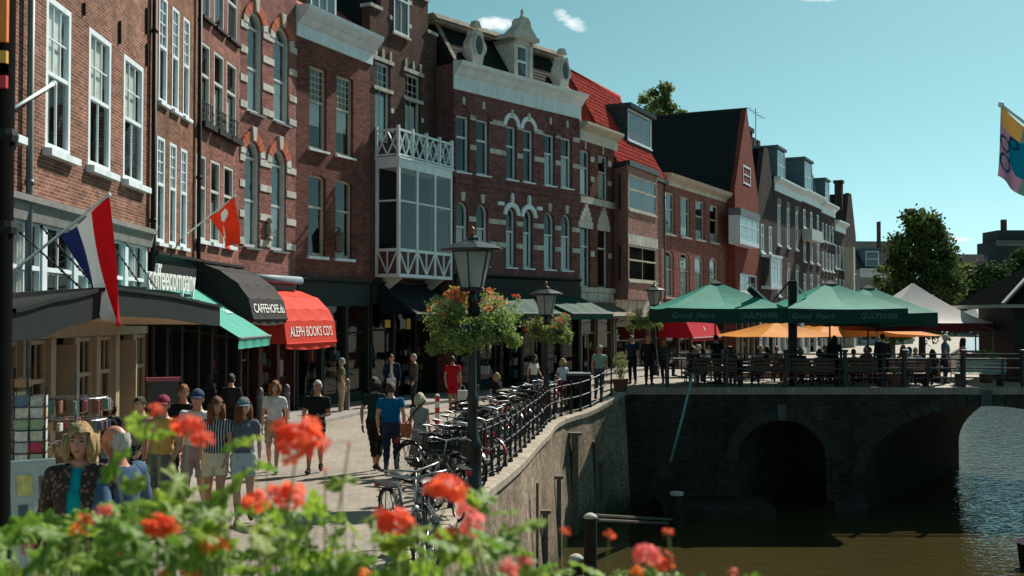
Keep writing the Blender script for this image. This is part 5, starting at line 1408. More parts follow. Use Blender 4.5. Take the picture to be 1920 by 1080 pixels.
# =================================================================== STREET FURNITURE
def place(px, py, h, ymin=6.0, ymax=60.0):
    """ground position of something h metres tall whose top shows at px, py"""
    a, b = ymin, ymax; last = None
    N = 600
    for i in range(N + 1):
        y = a + (b - a) * i / N; p = at(px, py, y); d = p.z - (G(p.x, y) + h)
        if last is not None and (d > 0) != (last > 0): return Vector((p.x, y, G(p.x, y)))
        last = d
    p = at(px, py, 20); return Vector((p.x, 20, G(p.x, 20)))

# pavement along the houses with a real kerb
FR_ = [h1.A, h2.A, h3.A, h4.A, h5.A, h6.A, h7.A, h7.end(), h8.end(), h9.end(), h10.end(), h11.end()]
NRM = [h1.n, h2.n, h3.n, (h3.n + h4.n) / 2, (h4.n + h5.n) / 2, h6.n, h7.n, h8.n, h9.n, h10.n, h11.n, h11.n]
m = MB(); pts = []
def lerp(a, b, t): return a + (b - a) * t
for i in range(len(FR_) - 1):
    for k in range(6):
        t = k / 6; pts.append((lerp(FR_[i], FR_[i + 1], t), lerp(NRM[i], NRM[i + 1], t).normalized()))
for (p, n) in pts:
    for off, dz in ((-.5, .1), (2.15, .1), (2.16, .1), (2.3, .1), (2.32, -.05)):
        q = p + n * off; m.v.append((q.x, q.y, G(q.x, q.y) + dz))
for i in range(len(pts) - 1):
    for k in range(4):
        m.f.append((5 * i + k, 5 * i + k + 1, 5 * i + 6 + k, 5 * i + 5 + k)); m.mi.append(1 if k >= 2 else 0)
tag(m.build('pavement', [SLABM, mat('kerb_stone', (.3, .28, .26), .85, var=.2)]), kind='structure')

# ------------------------------------------------------------------ railings
def baluster(h):
    return [(.055, 0), (.06, .03), (.05, .07), (.034, .12), (.03, .3), (.036, .48), (.044, .5), (.036, .53), (.028, .56), (.026, .86), (.036, .9), (.04, .94), (.03, .98), (.018, h), (.004, h + .03)]
postm = MB().lathe(baluster(1.03), 10).mesh('post', IRON, True)
rl = thing('quay_railing', 'black cast iron railing curving along the canal edge', 'railing', (edgeL(15.5), 15.5, G(edgeL(15.5), 15.5)))
ro = rl.location.copy()
y = 15.5; pp = []
while y < 36.6:
    x = edgeL(y) - .2; pp.append(Vector((x, y, G(x, y) + .03)))
    d = sqrt((edgeL(y + .1) - edgeL(y)) ** 2 + .01) / .1; y += .86 / d
for p in pp: link('post', postm, rl, p - ro)
for hgt in (.92, .5):
    m = MB(); m.path([p - ro + Vector((0, 0, hgt)) for p in pp], .022, 8); m.build('rail', IRON, rl, smooth=True)
m = MB(); m.path([p - ro + Vector((0, 0, .1)) for p in pp], .015, 6); m.build('rail', IRON, rl, smooth=True)
rb = thing('bridge_railing', 'dark iron railing with square posts along the bridge terrace', 'railing', (5.2, BY0 + .15, DECK + .02))
for k in range(10):
    x = .2 + 2.02 * k * 1.02
    MB().box(x - .06, x + .06, -.06, .06, 0, 1.22).box(x - .09, x + .09, -.09, .09, 1.22, 1.3).build('post', IRON, rb, bevel=.01)
for z in (1.12, .95, .62, .3):
    MB().box(0, 19.5, -.025, .025, z, z + .05).build('rail', IRON, rb)

# ------------------------------------------------------------------ bollards
RW_R = mat('bollard_red', (.6, .03, .03), .5, var=.1); RW_W = mat('bollard_white', (.75, .74, .7), .5, var=.08)
for (px, py, lab) in ((820, 741, 'red and white striped bollard beside the couple on the street'), (927, 751, 'red and white striped bollard just right of the nearest lamppost'), (1004, 697, 'farthest red and white striped bollard behind the parked bicycles')):
    p = place(px, py, .95, 24, 42); e = thing('striped_bollard', lab, 'bollard', p, group='red and white bollards')
    for k in range(6):
        MB().lathe([(.065, k * .155), (.065, (k + 1) * .155)], 14).build('band', RW_R if k % 2 else RW_W, e, smooth=False)
    MB().lathe([(.065, .93), (.05, .97), (.01, .985)], 14).build('cap', RW_W, e)
GB = mat('bollard_grey', (.09, .09, .085), .6, var=.2)
for (px, py, lab) in ((487, 728, 'dark grey bollard left of the red-haired woman in front of shops'), (537, 722, 'dark grey bollard right of the red-haired woman in front of shops'), (650, 711, 'dark grey bollard standing alone in front of the dark green shop')):
    p = place(px, py, 1.08, 24, 42); e = thing('bollard', lab, 'bollard', p, group='dark grey bollards')
    MB().lathe([(.13, 0), (.13, .1), (.1, .14), (.095, .92), (.11, .95), (.1, 1.03), (.05, 1.1), (.01, 1.11)], 14).build('shaft', GB, e, smooth=True)
    MB().lathe([(.102, .78), (.106, .8), (.106, .86), (.102, .88)], 14).build('ring', LEAD, e)

# ------------------------------------------------------------------ lampposts with flower baskets
LGLASS = mat('lantern_glass', (.55, .58, .56), .3, var=.05, trans=.55)
FROST = mat('frosted_globe', (.75, .76, .72), .5, var=.03, trans=.5)
def lamp(x, y, hgt, lab, s=1.0):
    g = G(x, y); e = thing('street_lamp', lab, 'lamppost', (x, y, g), group='lampposts along the quay')
    z0 = hgt - 1.0 * s
    MB().lathe([(.19, 0), (.2, .12), (.15, .2), (.14, .75), (.17, .8), (.12, .9), (.085, 1.1), (.075, 1.5), (.1, 1.56), (.07, 1.62), (.06, z0 - .25), (.09, z0 - .2), (.05, z0 - .12), (.05, z0)], 14).build('post', IRON, e, smooth=True)
    m = MB(); n = 6; r0, r1, zA, zB = .19 * s, .33 * s, z0, z0 + .6 * s
    for k in range(n):
        a = 2 * pi * k / n + .3; m.bar((r0 * cos(a), r0 * sin(a), zA), (r1 * cos(a), r1 * sin(a), zB), .022, .022)
    m.lathe([(r0 * 1.1, zA - .05), (r0 * 1.15, zA), (r0 * .9, zA + .02)], n, rot=.3)
    m.lathe([(r1 * 1.03, zB - .02), (r1 * 1.06, zB + .02), (r1 * .9, zB + .02)], n, rot=.3)
    fr = m.build('lantern_frame', IRON, e)
    for k in range(n):
        a, b = 2 * pi * k / n + .3, 2 * pi * (k + 1) / n + .3; mm = MB()
        mm.quad((r0 * cos(a), r0 * sin(a), zA + .02), (r0 * cos(b), r0 * sin(b), zA + .02), (r1 * cos(b), r1 * sin(b), zB), (r1 * cos(a), r1 * sin(a), zB)); mm.build('pane', LGLASS, fr)
    MB().lathe([(.1 * s, zA + .06), (.13 * s, zA + .2 * s), (.15 * s, zA + .45 * s), (.08 * s, zB - .03)], 12).build('lamp_globe', FROST, fr, smooth=True)
    MB().lathe([(.5 * s, zB + .0), (.52 * s, zB + .035), (.36 * s, zB + .1 * s), (.2 * s, zB + .15 * s), (.13 * s, zB + .17 * s), (.11 * s, zB + .22 * s), (.05 * s, zB + .25 * s)], 8, rot=.2).build('lantern_roof', mat('lamp_roof_iron', (.03, .032, .033), .3, var=.2), e)
    MB().lathe([(.03, zB + .24 * s), (.05, zB + .28 * s), (.02, zB + .31 * s), (.045, zB + .34 * s), (.03, zB + .37 * s), (.004, zB + .4 * s)], 8).build('finial', mat('copper_finial', (.22, .11, .05), .45, metal=.6), e, smooth=True)
    return e
LEAFM = mat('geranium_leaf', (.2, .29, .06), .6, var=.45, scale=14, trans=.45)
LEAFM2 = mat('pale_leaf', (.38, .44, .26), .6, var=.35, scale=14, trans=.35)
FORANGE = mat('flower_orange', (.85, .2, .05), .6, var=.2, scale=20, trans=.35)
FRED = mat('flower_red', (.8, .05, .03), .6, var=.2, scale=20, trans=.35)
FPINK = mat('flower_pink', (.8, .16, .16), .6, var=.2, scale=20, trans=.35)
def leaf_quad(m, p, size, rnd):
    d = Vector((rnd.gauss(0, 1), rnd.gauss(0, 1), rnd.gauss(0, 1))).normalized(); t = d.orthogonal().normalized()
    t = (Matrix.Rotation(rnd.uniform(0, 6.28), 3, d) @ t); b = d.cross(t)
    m.quad(p - t * size, p + b * size * .6 + d * size * .15, p + t * size, p - b * size * .6 + d * size * .15)
def floret_ball(n, r, rnd, ps=.35):
    m = MB()
    for k in range(n):
        ph = math.acos(1 - 1.35 * (k + .5) / n) + rnd.uniform(-.16, .16); th = k * 2.39996 + rnd.uniform(-.3, .3)
        d = Vector((sin(ph) * cos(th), sin(ph) * sin(th), cos(ph))); c = d * r * rnd.uniform(.6, 1.12)
        d = (d + Vector((rnd.uniform(-.6, .6), rnd.uniform(-.6, .6), rnd.uniform(-.4, .6)))).normalized(); t = d.orthogonal().normalized(); b = d.cross(t)
        for q in range(5):
            a = 2 * pi * q / 5 + k; e_ = (t * cos(a) + b * sin(a)); f_ = (t * cos(a + .55) + b * sin(a + .55)); g_ = (t * cos(a - .55) + b * sin(a - .55))
            m.quad(c, c + g_ * r * ps * .75 + d * r * .05, c + e_ * r * ps * 1.05 + d * r * rnd.uniform(0, .1), c + f_ * r * ps * .75 + d * r * .05)
    return m
rb_ = random.Random(5)
SMALLF = {k: floret_ball(12, .06, rb_).mesh('flower_head', mt) for k, mt in (('o', FORANGE), ('r', FRED), ('p', FPINK))}
def basket(x, y, zc, rx, rz, lab, n, seed, nf, lobe=.0):
    rnd = random.Random(seed)
    e = thing('flower_basket', lab, 'flower basket', (x, y, zc - rz), group='flower baskets on the lampposts')
    MB().lathe([(.12, -.02), (rx * .55, .1), (rx * .75, rz * .8), (rx * .7, rz * .82)], 16).build('bowl', IRON, e, smooth=True)
    m = MB(); cnt = 0; tips = []
    blobs = []
    for sd in (-1, 1):                     # two uneven lobes either side of the post
        for k in range(9):
            a = rnd.uniform(-1.5, 1.5) + (pi if sd < 0 else 0); q = rnd.uniform(.35, .8) * rx
            blobs.append((q * cos(a), q * sin(a), rz + rnd.uniform(-.55, .75) * rz - lobe * sd * rz * .3, rnd.uniform(.2, .38) * rx))
    for k in range(8):
        a = -pi / 2 + rnd.uniform(-1.3, 1.3); blobs.append((rx * rnd.uniform(.3, .75) * cos(a), rx * rnd.uniform(.45, .8) * sin(a), rz * rnd.uniform(.2, .95), .3 * rx))
    for k in range(6):
        a = rnd.uniform(0, 6.28); blobs.append((rx * .85 * cos(a), rx * .85 * sin(a), rz * rnd.uniform(-.1, .5), .16 * rx))
    while cnt < n:
        bx_, by_, bz_, br = rnd.choice(blobs); d = Vector((rnd.gauss(0, 1), rnd.gauss(0, 1), rnd.gauss(0, 1))).normalized() * (rnd.random() ** .4) * br * rnd.uniform(.8, 1.25)
        p = Vector((bx_, by_, bz_)) + d
        if p.z > rz * 1.1 and abs(p.x) < .12: continue
        m.cur = 1 if rnd.random() < (.12 + .3 * (p.z > rz * 1.2)) else 0  # pale leaves are likelier near the top
        leaf_quad(m, p, rnd.choice((.018, .025, .032, .042)), rnd); cnt += 1
        if rnd.random() < .12 and (p.z > rz * .8 or d.length > br * .8): tips.append(p + d * .12)
    for k in range(16):                    # trailing stems
        a = rnd.uniform(0, 6.28); p = Vector((rx * rnd.uniform(.6, .95) * cos(a), rx * rnd.uniform(.6, .95) * sin(a), rz * .5))
        for q in range(int(rnd.uniform(8, 22))):
            p = p + Vector((cos(a) * .004 + rnd.gauss(0, .008), sin(a) * .004 + rnd.gauss(0, .008), -.016)); m.cur = 0; leaf_quad(m, p, rnd.uniform(.016, .034), rnd)
    tag(m.build('foliage', [LEAFM, LEAFM2], e), kind='stuff')
    tips.sort(key=lambda v: -v.z + rnd.uniform(-.4, .4)); tips = tips[:nf]
    for k, p in enumerate(tips):
        o = link('flower_head', SMALLF['o' if rnd.random() < .62 else ('r' if rnd.random() < .6 else 'p')], e, p)
        o.scale = [rnd.uniform(.55, 1.25)] * 3; o.rotation_euler = (rnd.uniform(-.6, .6), rnd.uniform(-.6, .6), rnd.uniform(0, 6))
L1 = at(886, 592, 17.2)
lamp(L1.x, 17.2, 4.33, 'nearest tall black lamppost with six-sided lantern and flower basket')
p1_ = at(888, 600, 17.2); basket(p1_.x, 17.2, p1_.z, .78, .4, 'large round basket of orange flowers on the nearest lamppost', 9000, 3, 80, .25)
L2 = at(1024, 592, 31.5); lamp(L2.x, 31.5, 4.12, 'second black lamppost at the bend of the quay')
p2_ = at(1026, 612, 31.5); basket(p2_.x, 31.5, p2_.z, .74, .38, 'basket of orange flowers on the second lamppost', 5200, 8, 50, .2)
L3 = at(1227, 592, 45); lamp(L3.x, 45, 4.55 - DECK, 'farthest black lamppost beside the green parasols')
p3_ = at(1222, 592, 44.8); basket(p3_.x - .35, 44.6, p3_.z - .1, .8, .4, 'basket of orange flowers on the farthest lamppost', 4200, 15, 50, .1)

# ------------------------------------------------------------------ bicycles
TYRE = mat('tyre_rubber', (.012, .012, .012), .8, var=.2); SADDLE = mat('saddle_black', (.02, .016, .014), .5)
wheel_t = MB().torus((0, 0, 0), .335, .02, 'y', 28, 6).mesh('wheel', TYRE, True)
m_ = MB().torus((0, 0, 0), .312, .009, 'y', 28, 5); rim_me = m_.mesh('rim', CHROME, True)
m_ = MB()
for k in range(14):
    a = 2 * pi * k / 14; m_.tube((0, .02 * (-1) ** k, 0), (.31 * cos(a), 0, .31 * sin(a)), .0022, n=4, cap=False)
m_.tube((0, -.05, 0), (0, .05, 0), .022, n=8); spoke_me = m_.mesh('spokes', CHROME)
def bike_meshes(col, basketk):
    M_ = {}
    f = MB(); Hd, St, BB, Rr, Ft = (.36, 0, .78), (-.2, 0, .74), (-.06, 0, .3), (-.54, 0, .34), (.54, 0, .34)
    Hl = (.4, 0, .62)
    for a, b, r in ((Hd, St, .0), (Hl, BB, .018), ((.33, 0, .7), (-.16, 0, .58), .014), (BB, St, .018), (Hd, Hl, .022)):
        if r: f.tube(a, b, r, n=8)
    for s_ in (-.045, .045):
        f.tube((BB[0], s_ * .7, BB[2]), (Rr[0], s_, Rr[2]), .01, n=6); f.tube((St[0], s_ * .4, St[2] - .06), (Rr[0], s_, Rr[2]), .009, n=6)
    M_['frame'] = f.mesh('frame', col)
    f = MB()
    for s_ in (-.045, .045): f.path([(.41, s_ * .8, .6), (.47, s_, .45), (.54, s_, .34)], .011, 6)
    f.box(.38, .44, -.05, .05, .59, .62); M_['fork'] = f.mesh('fork', col)
    f = MB(); f.tube((.37, 0, .78), (.33, 0, 1.0), .013, n=8); f.path([(.1, -.29, 1.02), (.25, -.3, 1.04), (.36, -.18, 1.04), (.35, 0, 1.0), (.36, .18, 1.04), (.25, .3, 1.04), (.1, .29, 1.02)], .012, 8)
    M_['handlebar'] = f.mesh('handlebar', CHROME, True)
    f = MB(); f.tube((.08, -.29, 1.02), (.2, -.3, 1.035), .018, n=8); M_['grip'] = f.mesh('grip', SADDLE)
    f = MB(); f.tube((.08, .29, 1.02), (.2, .3, 1.035), .018, n=8); M_['grip2'] = f.mesh('grip', SADDLE)
    f = MB(); f.grid(lambda a, b: (-.36 + .28 * a, (b - .5) * (.2 * (1 - a) ** 1.2 + .045), .9 + .015 * cos((b - .5) * 5) - .01 * a), 6, 6); f.grid(lambda a, b: (-.36 + .28 * a, (b - .5) * (.2 * (1 - a) ** 1.2 + .045), .84 + .04 * a), 6, 6); f.box(-.34, -.1, -.02, .02, .84, .9); M_['saddle'] = f.mesh('saddle', SADDLE, True)
    f = MB(); f.tube((-.19, 0, .72), (-.225, 0, .86), .013, n=8); M_['seat_post'] = f.mesh('seat_post', CHROME)
    for nm_, cx in (('mudguard', -.54), ('mudguard2', .54)):
        f = MB(); f.grid(lambda a, b, cx=cx: (cx + .365 * cos(.2 + 2.5 * a), (b - .5) * .05, .34 + .365 * sin(.2 + 2.5 * a)), 12, 2)
        M_[nm_] = f.mesh('mudguard', col)
    f = MB(); f.box(-.86, -.3, -.07, .07, .735, .75)
    for s_ in (-.06, .06): f.tube((-.54, s_, .34), (-.7, s_, .74), .006, n=5); f.tube((-.54, s_, .34), (-.45, s_, .74), .006, n=5)
    M_['rear_rack'] = f.mesh('rear_rack', IRON)
    f = MB(); f.tube((-.06, -.07, .3), (-.06, .07, .3), .02, n=8); f.torus((-.06, .04, .3), .09, .008, 'y', 16, 5); f.bar((-.06, .07, .3), (.06, .08, .17), .02, .012); f.bar((-.06, -.07, .3), (-.18, -.08, .43), .02, .012); f.box(.02, .1, .08, .17, .155, .18); f.box(-.22, -.14, -.17, -.08, .42, .445)
    M_['crank'] = f.mesh('crank', CHROME)
    f = MB(); f.prism([(-.6, .3), (-.02, .24), (.02, .38), (-.58, .38)], .05, .065, 'y'); M_['chain_guard'] = f.mesh('chain_guard', BLACKP)
    f = MB(); f.ball((.47, 0, .72), (.05, .04, .045), 8, 6); M_['head_lamp'] = f.mesh('head_lamp', CHROME)
    f = MB(); f.box(-.89, -.86, -.04, .04, .68, .73); M_['rear_reflector'] = f.mesh('rear_reflector', mat('reflector_red', (.6, .02, .02), .3))
    if basketk:
        f = MB(); x0, x1, y0, y1, z0, z1 = .42, .8, -.23, .23, .8, 1.04
        f.box(x0, x1, y0, y1, z0, z0 + .015)
        for (a, b, c, d) in ((x0, x1, y0, y0 + .012), (x0, x1, y1 - .012, y1), (x0, x0 + .012, y0, y1), (x1 - .012, x1, y0, y1)):
            f.box(a, b, c, d, z1 - .05, z1); f.box(a, b, c, d, z0 + .06, z0 + .13)
        for (a, b) in ((x0, y0), (x1 - .02, y0), (x0, y1 - .02), (x1 - .02, y1 - .02), ((x0 + x1) / 2, y0), ((x0 + x1) / 2, y1 - .02)): f.box(a, a + .02, b, b + .02, z0, z1)
        f.bar((.54, -.1, .36), (.6, -.1, .8), .012, .012); f.bar((.54, .1, .36), (.6, .1, .8), .012, .012)
        M_['crate'] = f.mesh('crate', BLACKP)
    return M_
BK = [bike_meshes(mat('bike_black', (.015, .015, .016), .35, coat=.3), True), bike_meshes(mat('bike_dark_blue', (.02, .04, .09), .35, coat=.3), False), bike_meshes(mat('bike_grey', (.12, .125, .13), .35, metal=.5), False), bike_meshes(mat('bike_red', (.35, .02, .02), .35, coat=.3), False), bike_meshes(mat('bike_green', (.03, .14, .11), .35, coat=.3), True), bike_meshes(mat('bike_black'), False)]
def bicycle(k, p, ang, lean, lab):
    e = thing('bicycle', lab, 'bicycle', p, 0, 'bicycles parked along the quay railing')
    e.rotation_euler = (lean, 0, ang)
    for nm, me in BK[k].items(): link(nm.rstrip('2'), me, e)
    for cx in (-.54, .54):
        w = link('wheel', wheel_t, e, (cx, 0, .355)); link('rim', rim_me, w); link('spokes', spoke_me, w)
    return e
rnd = random.Random(21)
CN = ['black bicycle with front crate', 'dark blue bicycle', 'grey bicycle', 'red bicycle', 'green bicycle with front crate', 'plain black bicycle']
ORD = ['nearest', 'second', 'third', 'fourth', 'fifth', 'sixth', 'seventh', 'eighth', 'ninth', 'tenth', 'eleventh', 'twelfth', 'thirteenth', 'fourteenth', 'fifteenth', 'sixteenth', 'seventeenth', 'eighteenth', 'nineteenth', 'twentieth', 'twenty-first', 'twenty-second', 'twenty-third', 'twenty-fourth'] + ['twenty-%s' % q for q in ('fifth', 'sixth', 'seventh', 'eighth', 'ninth')] + ['thirtieth'] + ['thirty-%s' % q for q in ('first', 'second', 'third', 'fourth', 'fifth')]
y = 17.9; i = 0
while y < 36.3 and i < 34:
    x = edgeL(y); dx = edgeL(y + .2) - edgeL(y - .2); along = atan2(.4, dx)
    k = [5, 0, 2, 1, 5, 3, 0, 5, 2, 4, 5, 1][i % 12]
    off = rnd.uniform(.75, 1.35); a = along + rnd.uniform(-.25, .25) + (pi if rnd.random() < .4 else 0) + (.9 if i % 3 else .35)
    bx, by = x - off, y
    bicycle(k, (bx, by, G(bx, by)), a, rnd.choice((-1, 1)) * rnd.uniform(.03, .14), '%s, %s in the row along the canal railing' % (CN[k], ORD[i] + (' from the camera' if i else ' to the camera')))
    y += rnd.uniform(.5, .68); i += 1
# loose group in front of the nearest lamppost
for (px, py, k, a, lab) in ((770, 868, 2, -1.1, 'grey bicycle facing the camera with wide handlebar, parked on the open street'), (838, 826, 0, 1.9, 'black bicycle with front crate standing just left of the nearest lamppost'), (855, 800, 5, 2.2, 'black bicycle behind the nearest lamppost, away from the railing'), (800, 880, 5, -1.6, 'black bicycle leaning beside the grey one near the flowers')):
    p = place(px, py, 1.04, 9, 30); o = bicycle(k, p, a, .08, lab)

# =================================================================== CAFE TERRACE ON THE BRIDGE
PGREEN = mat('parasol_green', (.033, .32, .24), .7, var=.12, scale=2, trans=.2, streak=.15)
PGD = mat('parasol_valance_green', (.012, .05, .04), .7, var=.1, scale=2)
PYEL = mat('parasol_yellow', (.88, .4, .06), .7, var=.06, scale=2, trans=.45)
PALETXT = mat('faded_lettering', (.12, .2, .18), .7, var=.05)
def parasol(x, y, z0, half, zv, zp, lab, m_=None, mv=None, rz=0.0, val=.5, text=None, vent=True, polem=None, group=None, sides=4):
    m_ = m_ or PGREEN; mv = mv or PGD
    e = thing('parasol', lab, 'parasol', (x, y, z0), rz, group); zv -= z0; zp -= z0
    def ring(f, n=8):
        out = []
        for k in range(4):
            a = Vector([(-1, -1), (1, -1), (1, 1), (-1, 1)][k]); b = Vector([(-1, -1), (1, -1), (1, 1), (-1, 1)][(k + 1) % 4])
            for q in range(n): out.append((a + (b - a) * q / n, q / n))
        return out
    m = MB(); n = 10; R_ = ring(1, n); steps = 10; NN = len(R_)
    for j in range(steps + 1):
        f = 1 - j / steps * .96
        for (c, t) in R_:
            sag = -.05 * half * sin(f * pi) * (1 - .7 * abs(2 * t - 1)) - .04 * sin(t * pi) * f
            m.v.append((c.x * half * f, c.y * half * f, zv + (zp - zv) * (1 - f) + sag))
    for j in range(steps):
        for k in range(NN): m.f.append((j * NN + k, j * NN + (k + 1) % NN, (j + 1) * NN + (k + 1) % NN, (j + 1) * NN + k)); m.mi.append(0)
    m.build('canopy', m_, e, smooth=False, solid=.006)
    if val:
        m = MB()
        for k in range(NN):
            a, b = R_[k], R_[(k + 1) % NN]
            za_ = zv - .04 * sin(a[1] * pi); zb_ = zv - .04 * sin(b[1] * pi)
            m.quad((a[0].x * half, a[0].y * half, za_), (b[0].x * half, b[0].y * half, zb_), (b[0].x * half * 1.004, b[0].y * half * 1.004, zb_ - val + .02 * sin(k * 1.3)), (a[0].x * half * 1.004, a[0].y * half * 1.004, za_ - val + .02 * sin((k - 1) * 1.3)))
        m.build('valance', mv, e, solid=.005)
    if vent:
        m = MB(); m.lathe([(half * .17, zp - (zp - zv) * .13), (half * .15, zp - (zp - zv) * .09), (.05, zp + .04)], 4, rot=pi / 4); m.build('vent_cap', mv, e)
    MB().lathe([(.035, 0), (.03, zp)], 10).build('pole', polem or IRON, e)
    MB().lathe([(.32, 0), (.32, .06), (.06, .1)], 14).build('base', IRON, e)
    for k in range(8):
        a = pi / 4 * k; c = Vector((cos(a), sin(a))); c /= max(abs(c.x), abs(c.y))
        MB().bar((0, 0, zp - .42), (c.x * half * .95, c.y * half * .95, zv - .16), .025, .02).build('rib', polem or IRON, e)
    if text:
        for (tx, dx, sh_) in text:
            t = text_mesh('lettering', tx, .27, PALETXT, e, extrude=.002, shear=sh_); t.rotation_euler = (pi / 2, 0, 0); t.location = (dx * half, -half * 1.004 - .02, zv - val * .55)
    return e
T = [('Grand  Fleurs', -.58, .25), ('GULPENER', .52, 0)]
def pz(px, py, Y): return at(px, py, Y).z
yy = 39.2
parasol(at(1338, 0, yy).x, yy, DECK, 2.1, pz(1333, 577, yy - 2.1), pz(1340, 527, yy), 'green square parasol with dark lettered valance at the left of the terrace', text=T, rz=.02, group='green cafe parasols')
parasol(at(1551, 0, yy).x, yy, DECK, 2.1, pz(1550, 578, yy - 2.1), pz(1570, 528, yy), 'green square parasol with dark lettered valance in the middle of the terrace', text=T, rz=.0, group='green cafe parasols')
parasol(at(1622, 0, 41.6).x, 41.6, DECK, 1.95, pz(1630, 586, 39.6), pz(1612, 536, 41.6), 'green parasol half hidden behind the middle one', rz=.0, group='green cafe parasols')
for (px, Y, half, ye, yp, lab) in ((1452, 45.5, 1.9, 631, 601, 'yellow parasol in front of the crimson awning'), (1548, 46.5, 1.8, 630, 600, 'yellow parasol behind the black mast'), (1640, 47.5, 1.9, 630, 602, 'rightmost yellow parasol under the green ones')):
    parasol(at(px, 0, Y).x, Y, DECK, half, pz(px, ye, Y - half), pz(px, yp, Y), lab, m_=PYEL, mv=PYEL, val=0, vent=False, rz=.3, polem=WOOD, group='yellow cafe parasols')
# marquee with concave white roof
Y = 44.0; mx = at(1706, 0, Y).x; hb = 2.35
e = thing('marquee', 'white peaked marquee with burgundy valance on the bridge', 'tent', (mx, Y, DECK))
MAR = mat('marquee_white', (.85, .79, .78), .7, var=.06, scale=2, trans=.4); BURG = mat('burgundy_canvas', (.16, .015, .02), .7)
zv = pz(1690, 606, Y - hb) - DECK; zp = pz(1687, 530, Y) - DECK
m = MB(); n = 10; st = 12
R_ = [((Vector(a) + (Vector(b) - Vector(a)) * q / n)) for a, b in (((-1, -1), (1, -1)), ((1, -1), (1, 1)), ((1, 1), (-1, 1)), ((-1, 1), (-1, -1))) for q in range(n)]
for j in range(st + 1):
    f = 1 - j / st * .985
    for c in R_: m.v.append((c.x * hb * f, c.y * hb * f, zv + (zp - zv) * (1 - f) ** 1.35))
NN = len(R_)
for j in range(st):
    for k in range(NN): m.f.append((j * NN + k, j * NN + (k + 1) % NN, (j + 1) * NN + (k + 1) % NN, (j + 1) * NN + k)); m.mi.append(0)
m.build('roof', MAR, e, smooth=False, solid=.006)
m = MB()
for k in range(NN):
    a, b = R_[k] * hb, R_[(k + 1) % NN] * hb; m.quad((a.x, a.y, zv), (b.x, b.y, zv), (b.x, b.y, zv - .32), (a.x, a.y, zv - .32))
m.build('valance', BURG, e, solid=.005)
for sx in (-1, 1):
    for sy in (-1, 1): MB().tube((sx * hb * .97, sy * hb * .97, 0), (sx * hb * .97, sy * hb * .97, zv), .03).build('leg', CHROME, e)
Y = 50.0; parasol(at(1822, 0, Y).x, Y, DECK * .8, 1.7, pz(1822, 604, Y - 1.7), pz(1815, 578, Y), 'flat grey parasol between the marquee and the kiosk', m_=mat('grey_parasol', (.2, .24, .24), .7, var=.06), mv=mat('white_edge', (.6, .6, .58), .7), val=.1, vent=False, rz=.5)
# black mast with stays
Y = 38.0; p = at(1482, 0, Y)
e = thing('awning_mast', 'thick black mast with folded arms rising between the green parasols', 'mast', (p.x, Y, DECK))
zt = pz(1482, 526, Y) - DECK
MB().box(-.13, .13, -.13, .13, 0, zt).build('post', BLACKP, e, bevel=.01)
for (pa, pb, mm_, w_) in (((1400, 529), (1458, 582), WHITE, .07), ((1404, 541), (1448, 582), BLACKP, .2), ((1440, 576), (1478, 530), IRON, .06), ((1488, 528), (1512, 556), WHITE, .05)):
    a, b = at(pa[0], pa[1], Y) - e.location, at(pb[0], pb[1], Y) - e.location
    MB().bar(a, b, w_, .06, (0, 1, 0)).build('folded_arm', mm_, e)
# kiosk at the right edge
Y = 40.0; p = at(1893, 0, Y); e = thing('kiosk', 'black kiosk with overhanging hipped roof at the right edge', 'kiosk', (p.x, Y, DECK))
ze = pz(1893, 577, Y - .7) - DECK
MB().box(0, 7.4, 0, 3, 0, ze).build('wall', BLACKP, e)
MB().box(-.75, 8.2, -.75, 3.8, ze, ze + .12).build('eave', mat('kiosk_eave', (.3, .27, .25), .6), e)
m = MB(); m.add([(-.7, -.7, ze + .12), (8.1, -.7, ze + .12), (8.1, 3.7, ze + .12), (-.7, 3.7, ze + .12), (2.1, 1.5, ze + 2.1), (5.4, 1.5, ze + 2.1)], [(0, 1, 5, 4), (1, 2, 5), (2, 3, 4, 5), (3, 0, 4), (0, 3, 2, 1)]); m.build('roof', mat('kiosk_roof_dark', (.01, .011, .011), .95, var=.3, spec=.0), e)
m = MB(); m.bar((-.72, -.72, ze + .14), (2.1, 1.5, ze + 2.12), .12, .1); m.build('hip_edge', LEAD, e)
m = MB(); m.bar((-.1, -.05, 1.6), (-1.9, -.6, 2.05), .06, .06); m.bar((-.1, -.05, 1.75), (-1.6, -.7, 2.15), .05, .05); m.build('folded_shutter', BLACKP, e)
# benches, tables, chairs
BENCHM = mat('bench_brown', (.1, .042, .028), .6, var=.25, scale=8)
def bench(x, y, lab, L=1.9, mt=BENCHM, n=4):
    e = thing('bench', lab, 'bench', (x, y, DECK + .02), group='timber benches along the bridge railing')
    for k in range(n): MB().box(-L / 2, L / 2, -.03, .01, .5 + k * .13, .6 + k * .13).build('back_slat', mt, e, bevel=.008)
    for k in range(3): MB().box(-L / 2, L / 2, .04 + k * .13, .15 + k * .13, .42, .46).build('seat_slat', mt, e, bevel=.008)
    for s_ in (-1, 1): MB().box(s_ * L * .42 - .03, s_ * L * .42 + .03, -.05, .42, 0, .42).box(s_ * L * .42 - .03, s_ * L * .42 + .03, -.06, -.031, .42, 1.02).build('leg', IRON, e)
bx = [1345, 1428, 1530, 1610, 1690]
for px, lab in zip(bx, ('leftmost brown timber bench on the bridge under the first green parasol', 'brown timber bench left of the black mast', 'brown timber bench right of the black mast', 'brown timber bench below the yellow parasols', 'brown timber bench left of the blue-shirted man')):
    bench(at(px, 0, BY0 + .5).x, BY0 + .5, lab)
